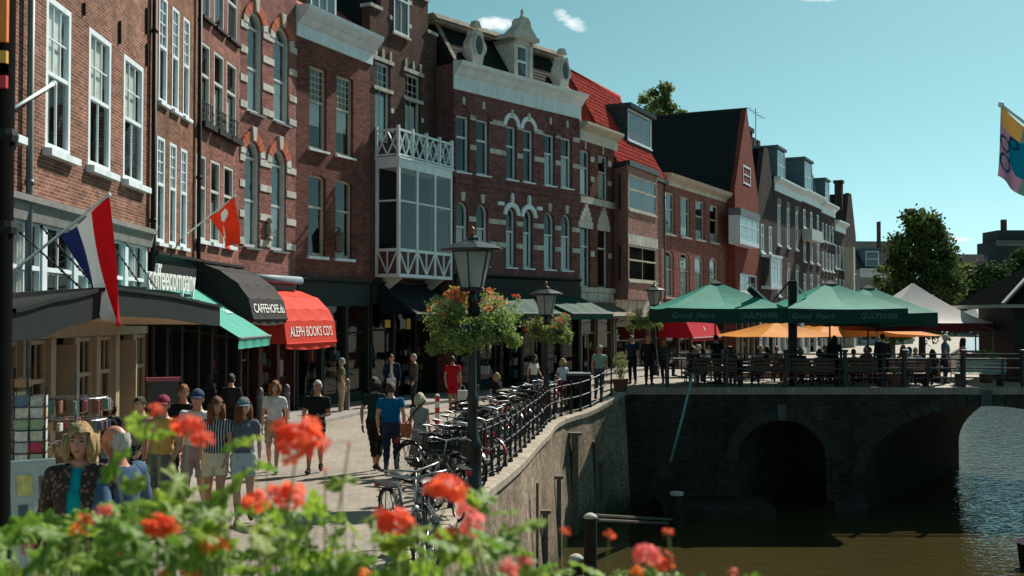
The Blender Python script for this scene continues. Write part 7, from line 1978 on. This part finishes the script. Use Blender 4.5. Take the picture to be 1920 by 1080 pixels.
person('balding grey-haired man in denim jacket beside the blonde woman', *pf(222, 798, 7.1), -2.0, 'm', 'walk', top=cl('dark_green', (.02, .035, .03)), sleeve=1, bottom=NAVY, jacket=DENIM, hair=('bald', 'white'), skin='ruddy', vox=.012, turn=.25)
person('man in maroon cap and mustard tank top', *pf(298, 742, 13.6), .05, 'm', 'walk', top=cl('mustard', (.55, .3, .08)), sleeve=0, bottom=cl('grey_shorts', (.12, .11, .11)), blen='shorts', hair=('short', 'dark'), skin='tan', cap=cl('maroon', (.25, .03, .06)), vox=.014)
person('man in navy cap, white shirt and mauve shorts', *pf(364, 731, 14.7), -.05, 'm', 'walk', top=WHITEC, sleeve=.35, bottom=cl('mauve', (.27, .22, .25)), blen='shorts', skin='ruddy', cap=cl('navy_cap', (.03, .06, .12)), phase=-1, vox=.014, shoes=WHITEC)
person('brown-haired woman in striped shirt and cream shorts', *pf(403, 746, 14.0), .1, 'f', 'walk', top=STRIPE, sleeve=.45, bottom=cl('cream', (.6, .52, .38)), blen='short', hair=('long', 'auburn'), skin='tan', vox=.014, turn=.4)
person('woman in blue cap, slate tee and pale denim shorts', *pf(458, 747, 14.1), .25, 'f', 'walk', top=GREYT, sleeve=.5, bottom=cl('pale_denim', (.36, .42, .47)), blen='short', hair=('long', 'auburn'), skin='fair', cap=cl('blue_cap', (.12, .2, .25)), phase=-1, vox=.014, turn=.5, arms=('down', 'swingb'))
person('ginger-haired man in black behind the navy-capped man', *pf(338, 722, 17.0), .2, 'm', 'stand', top=BLACKC, sleeve=.5, bottom=BLACKC, hair=('short', 'ginger'), skin='tan')
person('dark-haired person in grey behind the maroon cap', *pf(264, 745, 15.6), -.4, 'm', 'walk', top=cl('mid_grey', (.2, .2, .21)), sleeve=.6, bottom=NAVY, hair=('short', 'dark'))
person('person in black with backpack in shade of the coffee bar', pl(392, 705, 1.75, 18), 1.75, 2.6, 'm', 'stand', top=BLACKC, sleeve=.6, bottom=BLACKC, hair=('long', 'dark'))
person('person in dark jacket standing under the black awning', pl(437, 702, 1.78, 18), 1.78, 2.9, 'm', 'stand', top=cl('charcoal', (.025, .025, .028)), sleeve=1, bottom=BLACKC, hair=('short', 'dark'))
person('dark-haired woman in shade beside the souvenir stand', fixed(205, 17.5), 1.5, .5, 'f', 'stand', top=BLACKC, sleeve=.5, bottom=NAVY, hair=('bob', 'dark'), skin='tan')
person('red-haired woman in white tee and beige shorts between two bollards', *pf(512, 715, 20.6), .1, 'f', 'walk', top=WHITEC, sleeve=.6, bottom=BEIGE, blen='shorts', hair=('bob', 'ginger'), skin='fair')
person('white-haired man in black tee and black shorts walking alone', *pf(590, 714, 20.5), .05, 'm', 'walk', top=BLACKC, sleeve=.6, bottom=BLACKC, blen='shorts', hair=('short', 'white'), skin='tan', arms=('down', 'front'), phase=-1)
person('dark-haired woman in dark green top and cropped black trousers seen from behind', *pf(706, 708, 20.8), PA - .2, 'f', 'walk', top=cl('bottle', (.012, .035, .028)), sleeve=.6, bottom=BLACKC, blen='capri', hair=('bob', 'dark'), skin='tan')
person('man in bright blue tee and dark trousers seen from behind', *pf(735, 718, 20.4), PA + .05, 'm', 'walk', top=cl('cobalt', (.0, .1, .25)), sleeve=.5, bottom=NAVY, hair=('short', 'brown'), skin='fair', phase=-1, torso=1.12)
person('white-blond woman in grey patterned dress with orange bag seen from behind', *pf(788, 738, 20.1), PA - .35, 'f', 'stand', top=DOTS, sleeve=.35, bottom=DOTS, dress=DOTS, hair=('bob', 'platinum'), skin='fair')
person('man in red shirt and red shorts near the nearest lamppost', pl(850, 668, 1.78, 20, 50), 1.78, PA - .1, 'm', 'stand', top=cl('crimson', (.4, .012, .02)), sleeve=.5, bottom=cl('crimson', (.4, .012, .02)), blen='shorts', hair=('short', 'brown'), skin='tan')
person('woman in white top and jeans carrying a white bag behind the lamppost', pl(908, 656, 1.7, 20, 50), 1.7, .3, 'f', 'walk', top=cl('dark_vest', (.05, .04, .05)), sleeve=.0, bottom=DENIM, hair=('long', 'auburn'), skin='tan')
person('person in pale shirt just left behind the nearest lamppost', pl(876, 654, 1.74, 20, 50), 1.74, .6, 'm', 'stand', top=WHITEC, sleeve=.6, bottom=DENIM, hair=('short', 'brown'), skin='tan')
person('man in dark suit and white shirt standing in the shaded shop entrance', fixed(737, 35.8), 1.8, .1, 'm', 'stand', top=WHITEC, sleeve=1, bottom=BLACKC, jacket=cl('suit_navy', (.012, .02, .04)), hair=('short', 'brown'), skin='fair', arms=('front', 'down'))
person('man in grey coat standing right of the suited man', fixed(775, 36.2), 1.8, -1.2, 'm', 'stand', top=cl('coat_grey', (.09, .075, .065)), sleeve=1, bottom=NAVY, hair=('short', 'grey'), skin='fair')
person('blond woman in white tee beside the row of bicycles', fixed(1053, 35.0), 1.66, PA + .6, 'f', 'walk', top=cl('lilac_white', (.55, .55, .62)), sleeve=.4, bottom=cl('raspberry', (.3, .02, .06)), blen='shorts', hair=('bob', 'blond'), skin='tan', arms=('down', 'swingf'))
person('white-haired man in sage green shirt behind the bicycles', fixed(1122, 36.3), 1.82, .3, 'm', 'stand', top=cl('sage', (.26, .34, .25)), sleeve=.5, bottom=cl('slate_trousers', (.06, .08, .1)), hair=('short', 'white'), skin='ruddy')
person('bald man in black standing by the farthest lamppost', fixed(1217, 38.5), 1.78, .2, 'm', 'stand', top=BLACKC, sleeve=1, bottom=BLACKC, hair=('bald', 'brown'), skin='ruddy')
person('ginger woman in black with bag beside the bald man', fixed(1246, 38.2), 1.66, -.3, 'f', 'walk', top=cl('charcoal', (.025, .025, .028)), sleeve=1, bottom=BLACKC, hair=('long', 'ginger'), skin='ruddy')
person('grey-haired man in blue shirt standing at the open end of the bridge', fixed(1772, 39.0), 1.78, 1.3, 'm', 'stand', top=cl('steel_blue', (.09, .14, .2)), sleeve=.6, bottom=NAVY, hair=('short', 'white'), skin='ruddy', torso=1.12)
person('dark-haired woman in pink top standing at the bridge table', fixed(1804, 39.4), 1.66, 1.4, 'f', 'stand', top=cl('dusty_pink_top', (.4, .24, .28)), sleeve=.5, bottom=DENIM, hair=('long', 'dark'), skin='tan', arms=('table', 'table'))
person('waiter silhouette standing under the yellow parasol left of the blue-shirted man', fixed(1652, 38.6), 1.82, PA, 'm', 'stand', top=BLACKC, sleeve=1, bottom=BLACKC, hair=('short', 'dark'), torso=1.15)
person('standing person in black under the middle green parasol', fixed(1562, 38.8), 1.74, PA - .3, 'm', 'stand', top=BLACKC, sleeve=1, bottom=BLACKC, hair=('long', 'dark'))
person('standing waiter in black below the crimson awning', fixed(1345, 38.8), 1.78, PA + .4, 'm', 'stand', top=BLACKC, sleeve=.6, bottom=BLACKC, hair=('short', 'dark'))
# people sitting on the terrace
SITC = [cl('sit_%d' % i, c) for i, c in enumerate([(.03, .03, .035), (.3, .12, .1), (.05, .07, .1), (.02, .02, .02), (.28, .05, .06), (.45, .45, .45), (.05, .05, .05), (.1, .16, .2), (.02, .025, .03), (.4, .25, .2), (.03, .03, .03), (.5, .5, .52), (.18, .04, .05), (.3, .32, .36)])]
HC = [('short', 'dark'), ('bob', 'brown'), ('short', 'grey'), ('bob', 'dark'), ('short', 'brown'), ('bob', 'blond'), ('short', 'white')]
for i, (x, y, s_, where) in enumerate(SEATS):
    person('guest in %s, %s chair, table %s' % (['black', 'rust', 'navy', 'black', 'red', 'pale grey', 'black', 'blue', 'black', 'peach', 'black', 'white', 'burgundy', 'light blue'][i], 'left' if s_ < 0 else 'right', where), Vector((x, y - .02, DECK + .02 if x > 5 else G(x, y))), 1.7, s_ * -pi / 2, 'f' if i % 2 else 'm', 'sit', top=SITC[i], sleeve=.5, bottom=NAVY if i % 2 else BLACKC, hair=HC[i % 7], skin=('tan', 'fair', 'ruddy')[i % 3], arms=('table', 'down' if i % 3 else 'table'), vox=.02, group='guests seated on the bridge terrace')
for (px, where, c, hr) in ((1318, 'the leftmost bench', 0, ('short', 'dark')), (1368, 'the leftmost bench at its right', 6, ('bob', 'dark')), (1420, 'the bench left of the mast', 8, ('short', 'brown')), (1536, 'the bench right of the mast', 2, ('bob', 'dark')), (1600, 'the bench below the yellow parasols', 3, ('short', 'dark')), (1700, 'the bench next to the blue-shirted man, left place', 5, ('short', 'white')), (1748, 'the bench next to the blue-shirted man, right place', 10, ('long', 'dark'))):
    p = fixed(px, BY0 + .72); person('guest seen from behind sitting on ' + where, p, 1.7, PA, 'f' if hr[0] != 'short' else 'm', 'sit', top=SITC[c], sleeve=.5, bottom=BLACKC, hair=hr, skin='tan', vox=.02, group='guests seated on the bridge terrace')
EX = [(1300, 40.6, 'left of the first green parasol pole', 0, ('short', 'grey')), (1372, 39.4, 'behind the gap between the two left benches', 4, ('bob', 'brown')), (1455, 40.6, 'just left of the black mast', 9, ('short', 'ginger')), (1500, 39.2, 'just right of the black mast', 8, ('bob', 'blond')), (1545, 41.8, 'behind the waiting staff under the middle parasol', 12, ('short', 'brown')), (1622, 39.6, 'between the bench and the yellow parasol', 4, ('short', 'white')), (1668, 40.4, 'right behind the waiter silhouette', 13, ('bob', 'blond')), (1715, 38.9, 'nearest left of the man in blue', 5, ('short', 'white')), (1692, 42.4, 'under the white marquee', 1, ('long', 'auburn')), (1425, 42.6, 'in front of the crimson awning far back', 5, ('bob', 'platinum'))]
for (px, Y, where, c, hr) in EX:
    chair(at(px, 0, Y).x, Y, pi, 'dark cafe chair ' + where)
    person('guest sitting ' + where, fixed(px, Y) + Vector((0, -.03, 0)), 1.72, .35 * sin(px), 'f' if hr[0] != 'short' else 'm', 'sit', top=SITC[c], sleeve=.5, bottom=NAVY, hair=hr, skin=('tan', 'fair')[px % 2], vox=.02, arms=('table', 'table' if px % 3 else 'down'), group='guests seated on the bridge terrace')
person('woman in pale blouse strolling in front of the green awnings', fixed(1000, 38.5), 1.68, .8, 'f', 'walk', top=WHITEC, sleeve=.5, bottom=NAVY, hair=('long', 'brown'), skin='tan')
person('man in dark blue standing left of the farthest lamppost', fixed(1186, 39.5), 1.78, -.5, 'm', 'stand', top=NAVY, sleeve=.6, bottom=BLACKC, hair=('short', 'brown'), skin='fair')
person('man in khaki looking at the bookshop window', fixed(640, 33.6), 1.76, 1.9, 'm', 'stand', top=cl('khaki', (.16, .14, .09)), sleeve=.6, bottom=BEIGE, hair=('short', 'grey'), skin='fair')
p = fixed0(931, 34.0); person('seated woman with blond hair at the street cafe table', Vector((p.x, p.y, G(p.x, p.y))), 1.68, .6, 'f', 'sit', top=BLACKC, sleeve=.6, bottom=NAVY, hair=('bob', 'blond'), vox=.02)
finish_people()
# carried bags
def bag(name, lab, p, w, h_, d, mt, strap=None):
    e = thing(name, lab, 'bag', p); m = MB(); m.prism([(-w * .42, 0), (w * .42, 0), (w * .5, h_), (-w * .5, h_)], -d / 2, d / 2, 'y'); m.build('body', mt, e, bevel=.02)
    m = MB(); m.path([(-w * .3, 0, h_ * .98), (-w * .2, 0, h_ + .12), (0, 0, h_ + .17), (w * .2, 0, h_ + .12), (w * .3, 0, h_ * .98)], .008, 6); m.build('handle', mt, e)
    if strap: m = MB(); m.path([Vector(q) for q in strap], .012, 6); m.build('strap', BLACKC, e)
q = pf(788, 738, 20.1)[0]; bag('shoulder_bag', 'orange leather shoulder bag of the white-blond woman', (q.x - .27, q.y + .02, q.z + .72), .22, .26, .1, mat('orange_leather', (.4, .1, .04), .5), [(0, -.02, .26), (.18, -.14, .5), (.38, -.1, .7)])
q = pl(850, 668, 1.78, 20, 50); bag('shopping_bag', 'white shopping bag carried by the man in red', (q.x + .3, q.y - .05, q.z + .28), .32, .4, .14, WHITEC)
q = pl(908, 656, 1.7, 20, 50); bag('tote_bag', 'white tote bag held by the woman behind the lamppost', (q.x + .05, q.y - .26, q.z + .72), .42, .34, .12, WHITEC)
q = fixed(737, 35.8); bag('paper_bag', 'pale paper bag held by the suited man', (q.x - .02, q.y - .3, q.z + .62), .3, .42, .12, mat('paper_pale', (.5, .52, .54), .7))

# =================================================================== TREES AND PLANTS
def tree(x, y, z0, h, rw, lab, seed, mats_, n=9000, ls=.13, conic=.5, trunk=.16, clumps=46):
    rnd = random.Random(seed); e = thing('street_tree', lab, 'tree', (x, y, z0), group='trees beyond the bridge')
    m = MB(); m.path([(0, 0, -.2), (.05, .03, h * .25), (-.06, .02, h * .5), (.05, 0, h * .8)], [trunk * 1.3, trunk, trunk * .7, trunk * .2], 10)
    for k in range(9):
        a = k * 2.4; zb = h * (.28 + .055 * k); L = rw * (.9 - .07 * k); m.path([(0, 0, zb), (L * .5 * cos(a), L * .5 * sin(a), zb + L * .3), (L * cos(a), L * sin(a), zb + L * .75)], [trunk * .45, trunk * .28, trunk * .08], 7)
    m.build('trunk', mat('bark', (.07, .055, .042), .9, var=.3, scale=6, bump=.4), e, smooth=True)
    m = MB(); per = n // clumps
    for c in range(clumps):
        t = (c + rnd.random()) / clumps; zc = h * (.2 + .78 * t); env = rw * (sin(pi * min(1, .22 + .78 * (1 - t))) ** .8 * (1 - conic) + (1 - t) * conic + .12); a = rnd.uniform(0, 6.283); rr = env * sqrt(rnd.random()) * 1.0
        cx, cy = rr * cos(a), rr * sin(a); cr = rw * rnd.uniform(.16, .3) * (1.1 - .5 * t); m.cur = 0 if rnd.random() < .65 else 1
        for q in range(per):
            p = Vector((cx + rnd.gauss(0, cr * .6), cy + rnd.gauss(0, cr * .6), zc + rnd.gauss(0, cr * .5)))
            leaf_quad(m, p, rnd.uniform(.6, 1.2) * ls, rnd)
    tag(m.build('crown', mats_, e), kind='stuff')
TL1 = mat('tree_leaf_dark', (.06, .1, .035), .65, var=.4, scale=3, trans=.25); TL2 = mat('tree_leaf_mid', (.12, .17, .05), .65, var=.4, scale=3, trans=.3); TL3 = mat('tree_leaf_light', (.22, .26, .08), .65, var=.35, scale=3, trans=.35); TL4 = mat('tree_leaf_blackish', (.025, .045, .022), .7, var=.4, scale=3, trans=.15)
def ptree(px, ytop, Y, rpx, lab, seed, mats_, **k):
    p = at(px, ytop, Y); tree(p.x, Y, 0, p.z, rpx / F * Y, lab, seed, mats_, **k)
ptree(1726, 396, 76, 82, 'tall irregular dark green tree rising behind the marquee', 31, [TL1, TL2], n=22000, ls=.16, conic=.6, trunk=.2, clumps=90)
ptree(1672, 500, 80, 44, 'small paler green tree left below the tall dark tree', 32, [TL2, TL3], n=5000, ls=.15)
ptree(1790, 486, 170, 56, 'sunlit yellow-green tree right of the tall dark tree', 33, [TL3, TL2], n=9000, ls=.3)
ptree(1822, 512, 182, 50, 'sunlit pale tree farther back beside the dark tree', 34, [TL3, TL3], n=7000, ls=.3)
ptree(1850, 500, 168, 74, 'broad blackish tree left of the kiosk', 35, [TL4, TL1], n=14000, ls=.3, conic=.2)
ptree(1930, 470, 172, 70, 'blackish tree at the right edge above the kiosk roof', 37, [TL4, TL1], n=12000, ls=.3, conic=.2)
ptree(1232, 158, 92, 60, 'pale treetop showing above the red pantile roof', 36, [TL2, TL3], n=20000, ls=.18, conic=.1, trunk=.35, clumps=130)
def bush(x, y, z, rx, rz, lab, seed, mats_, n, pot=True, ls=.04):
    rnd = random.Random(seed); e = thing('potted_shrub', lab, 'plant', (x, y, z), group='potted shrubs')
    hp = .42 if pot else .05
    MB().lathe([(.2, 0), (.28, hp), (.3, hp + .02), (.26, hp + .02)], 14).build('pot', mat('terracotta_dark', (.12, .06, .04), .8), e)
    m = MB()
    for k in range(6): a = k * 1.05; m.tube((0, 0, hp), (rx * .6 * cos(a), rx * .6 * sin(a), hp + rz * 1.2), .012, .005, 5)
    m.build('stem', mat('bark'), e)
    m = MB()
    for q in range(n):
        d = Vector((rnd.gauss(0, 1), rnd.gauss(0, 1), rnd.gauss(0, 1))).normalized() * rnd.random() ** .35; m.cur = rnd.random() < .4
        leaf_quad(m, Vector((d.x * rx, d.y * rx, hp + rz + d.z * rz)), ls * rnd.uniform(.6, 1.3), rnd)
    m.mi = [int(q) for q in m.mi]; tag(m.build('foliage', mats_, e), kind='stuff')
p = fixed(1848, 39.6); bush(p.x, p.y, p.z, .55, .42, 'large pale green shrub in a pot on the open end of the bridge', 3, [TL3, TL2], 1600)
p = fixed(1163, 37.0); bush(p.x, p.y, G(p.x, p.y), .28, .5, 'slender leafy potted plant behind the parked bicycles', 4, [TL3, TL3], 500)
p = fixed(1676, 37.4); bush(p.x, 37.35, DECK + .02, .2, .14, 'low white-flowering pot at the foot of the bench', 6, [TL3, mat('tiny_white_flower', (.6, .6, .5), .7)], 250, ls=.03)

# ---- geraniums in the box on the near bridge railing
bx_ = thing('flower_box', 'long dark flower box with geraniums in the near foreground', 'flower box', (-.4, 1.62, 2.1))
MB().box(-1.75, 1.55, -.16, .16, 0, .03).build('bottom', IRON, bx_)
for (y0, y1) in ((-.16, -.14), (.14, .16)): MB().box(-1.75, 1.55, y0, y1, .03, .24).build('side', IRON, bx_)
for x0 in (-1.75, 1.53): MB().box(x0, x0 + .02, -.14, .14, .03, .24).build('end', IRON, bx_)
MB().box(-1.72, 1.52, -.14, .14, .03, .2).build('soil', mat('soil', (.03, .02, .014), .95, var=.3, scale=20, bump=.5), bx_)
for x0 in (-1.3, 0, 1.2): MB().box(x0, x0 + .06, -.03, .03, -.78, 0).build('leg', IRON, bx_)
GL = [mat('geranium_green_a', (.2, .33, .035), .55, var=.3, scale=30, trans=.5), mat('geranium_green_b', (.13, .25, .03), .55, var=.3, scale=30, trans=.45), mat('geranium_green_c', (.24, .35, .045), .55, var=.3, scale=30, trans=.5)]
for q_ in GL:                    # radiating pale veins and the darker zone ring of geranium leaves
    n = q_.node_tree; tc = [x for x in n.nodes if x.type == 'TEX_COORD'][0]; cr = [x for x in n.nodes if x.type == 'VALTORGB'][0]
    sp = n.nodes.new('ShaderNodeSeparateXYZ'); n.links.new(tc.outputs['Object'], sp.inputs[0])
    def nm(op, a, b=None):
        k = n.nodes.new('ShaderNodeMath'); k.operation = op
        for ii, x in enumerate((a, b)):
            if x is None: continue
            if isinstance(x, (int, float)): k.inputs[ii].default_value = x
            else: n.links.new(x, k.inputs[ii])
        return k.outputs[0]
    vein = nm('POWER', nm('ABSOLUTE', nm('COSINE', nm('MULTIPLY', nm('ARCTAN2', sp.outputs[1], sp.outputs[0]), 3.5))), 22.0)
    rad = nm('SQRT', nm('ADD', nm('POWER', sp.outputs[0], 2.0), nm('POWER', sp.outputs[1], 2.0)))
    zone = nm('MAXIMUM', nm('SUBTRACT', 1.0, nm('MULTIPLY', nm('ABSOLUTE', nm('SUBTRACT', rad, .55)), 7.0)), 0.0)
    fac = nm('SUBTRACT', nm('ADD', 1.0, nm('MULTIPLY', vein, .6)), nm('MULTIPLY', zone, .35))
    cc = n.nodes.new('ShaderNodeCombineColor'); [n.links.new(fac, cc.inputs[ii]) for ii in range(3)]
    mz = n.nodes.new('ShaderNodeMix'); mz.data_type = 'RGBA'; mz.blend_type = 'MULTIPLY'; mz.inputs[0].default_value = 1
    n.links.new(cr.outputs[0], mz.inputs[6]); n.links.new(cc.outputs[0], mz.inputs[7])
    for x in n.nodes:
        if x.type == 'BSDF_PRINCIPLED': n.links.new(mz.outputs[2], x.inputs['Base Color'])
        if x.type == 'BSDF_TRANSLUCENT': n.links.new(mz.outputs[2], x.inputs[0])
GST = mat('geranium_stem', (.2, .24, .06), .6, var=.2, trans=.2); GOLD = mat('faded_petal', (.6, .28, .16), .7, var=.3, scale=30, trans=.3)
def leaf_mesh(seed, mt):
    rnd = random.Random(seed); m = MB(); N = 28; m.v.append((0, 0, 0)); ring1, ring2 = [], []
    for k in range(N):
        a = -2.75 + 5.5 * k / (N - 1); r = 1 + .13 * cos(a * 7.0 + .3) + .05 * cos(a * 19) + rnd.uniform(-.03, .03) ; r *= .88 + .12 * cos(a * .5)
        ring1.append(len(m.v)); m.v.append((.55 * r * cos(a), .55 * r * sin(a), .05 * cos(a * 7) + .03)); ring2.append(len(m.v)); m.v.append((r * cos(a), r * sin(a), .1 * cos(a * 7.0 + .3) - .12 * (rnd.random() * .4 + .6)))
    for k in range(N - 1):
        m.f.append((0, ring1[k], ring1[k + 1])); m.mi.append(0); m.f.append((ring1[k], ring2[k], ring2[k + 1], ring1[k + 1])); m.mi.append(0)
    return m.mesh('leaf', mt, True)
LM = [leaf_mesh(i, GL[i % 3]) for i in range(9)]
rg = random.Random(77)
PX = [-60, 90, 235, 380, 520, 660, 800, 940, 1080, 1230, 1370]
WORDS = ['at the far left corner', 'below the sandwich board', 'below the blonde woman', 'below the group in caps', 'under the big red flower head', 'in front of the open street', 'in front of the parked bicycles', 'in front of the quay wall', 'in front of the mooring posts', 'with pink heads over the water', 'at the right end of the box']
plants = []
for px, wd in zip(PX, WORDS):
    b = at(px, 592, 1.62); e = thing('geranium_plant', 'red flowering geranium plant ' + wd, 'geranium', (b.x, 1.62, 2.3), group='geraniums in the foreground flower box'); plants.append([e, Vector((b.x, 1.62, 2.3)), MB()])
def owner(px): return min(range(len(PX)), key=lambda i: abs(PX[i] - px))
def stem(i, p, r=.0028):
    e, o, m = plants[i]; b = Vector((rg.uniform(-.06, .06), rg.uniform(-.07, .07), 0)); q = p - o; mid = (b + q) * .5 + Vector((rg.uniform(-.03, .03), rg.uniform(-.02, .02), .05)); m.path([b, mid, q], [r * 1.3, r, r * .8], 6)
ENV = [(-80, 985), (0, 985), (120, 968), (220, 945), (330, 938), (420, 928), (520, 945), (640, 950), (760, 975), (850, 985), (940, 1000), (1000, 1045), (1080, 1075), (1160, 1075), (1240, 1062), (1300, 1085), (1420, 1105)]
def leaf(px, py, Y, r, k=None):
    i = owner(px); p = at(px, py, Y); e, o, m = plants[i]
    l = link('leaf', LM[rg.randrange(9) if k is None else k], e, p - o); l.scale = (r, r, r * 1.2)
    l.rotation_euler = (rg.gauss(.35, .45), rg.gauss(0, .45), rg.uniform(0, 6.283)); stem(i, p, .001)
for q in range(780):
    px = rg.uniform(-80, 1420); env = interp(ENV, px); Y = rg.uniform(1.35, 2.05); d = rg.random() ** 1.15; py = env + d * 240 + (2.05 - Y) * 20
    leaf(px, py, Y, rg.choice((.012, .016, .02, .023, .026, .031)) * rg.uniform(.9, 1.1))
for (px, py, r) in ((298, 812, .034), (216, 872, .032), (262, 795, .02), (438, 832, .022), (470, 882, .03), (330, 905, .03), (365, 915, .026), (420, 925, .03), (500, 872, .02), (250, 905, .02), (640, 905, .026), (905, 938, .028), (470, 825, .018), (1100, 1065, .03), (985, 985, .03), (880, 930, .024), (945, 960, .02), (40, 985, .03), (600, 940, .024)):
    leaf(px, py, rg.uniform(1.5, 1.75), r)
HB = {}
def fhead(px, py, rpx, mt, seed, Y=1.5, n=30):
    i = owner(px); p = at(px, py, Y); r = rpx / F * Y; e, o, m = plants[i]; key = (mt.name, seed % 7, n)
    if key not in HB: HB[key] = floret_ball(n, 1.0, random.Random(seed), .46).mesh('flower_head', mt)
    h = link('flower_head', HB[key], e, p - o - Vector((0, 0, r * .15))); h.scale = (r * .82, r * .82, r * .72); h.rotation_euler = (rg.uniform(-.35, .35), rg.uniform(-.35, .35), rg.uniform(0, 6))
    stem(i, p, .0017)
CORAL = mat('geranium_scarlet', (.95, .14, .06), .6, var=.15, scale=3, trans=.6); ORNG = mat('geranium_orange', (.95, .26, .05), .6, var=.15, scale=3, trans=.6); ROSE = mat('geranium_rose', (.92, .22, .2), .6, var=.15, scale=3, trans=.6)
for k, (px, py, r, mt) in enumerate([(560, 820, 58, CORAL), (352, 798, 34, CORAL), (378, 822, 26, CORAL), (293, 768, 16, CORAL), (540, 930, 40, CORAL), (478, 938, 30, CORAL), (838, 915, 42, CORAL), (738, 978, 42, CORAL), (876, 962, 30, ROSE), (838, 1002, 28, CORAL), (884, 995, 26, ROSE), (400, 1022, 28, ORNG), (300, 985, 34, CORAL), (322, 992, 22, ORNG), (270, 972, 18, CORAL), (195, 958, 20, ROSE), (150, 990, 20, ORNG), (160, 975, 16, CORAL), (235, 1030, 20, ROSE), (1212, 1038, 32, ROSE), (1245, 1052, 26, CORAL), (1253, 997, 14, CORAL), (1142, 1003, 13, CORAL), (1057, 995, 15, CORAL), (955, 1065, 24, ROSE), (985, 1050, 18, ROSE), (1375, 1072, 14, ROSE), (1195, 1072, 16, ORNG), (360, 1075, 18, ORNG), (680, 1075, 16, ORNG), (305, 1075, 14, ORNG), (415, 985, 14, CORAL), (610, 880, 8, ROSE), (655, 832, 7, ROSE)]):
    fhead(px, py, r, mt, k, Y=rg.uniform(1.42, 1.6), n=26 if r > 30 else (16 if r > 15 else 7))
for e, o, m in plants: m.build('stems', GST, e, smooth=True)
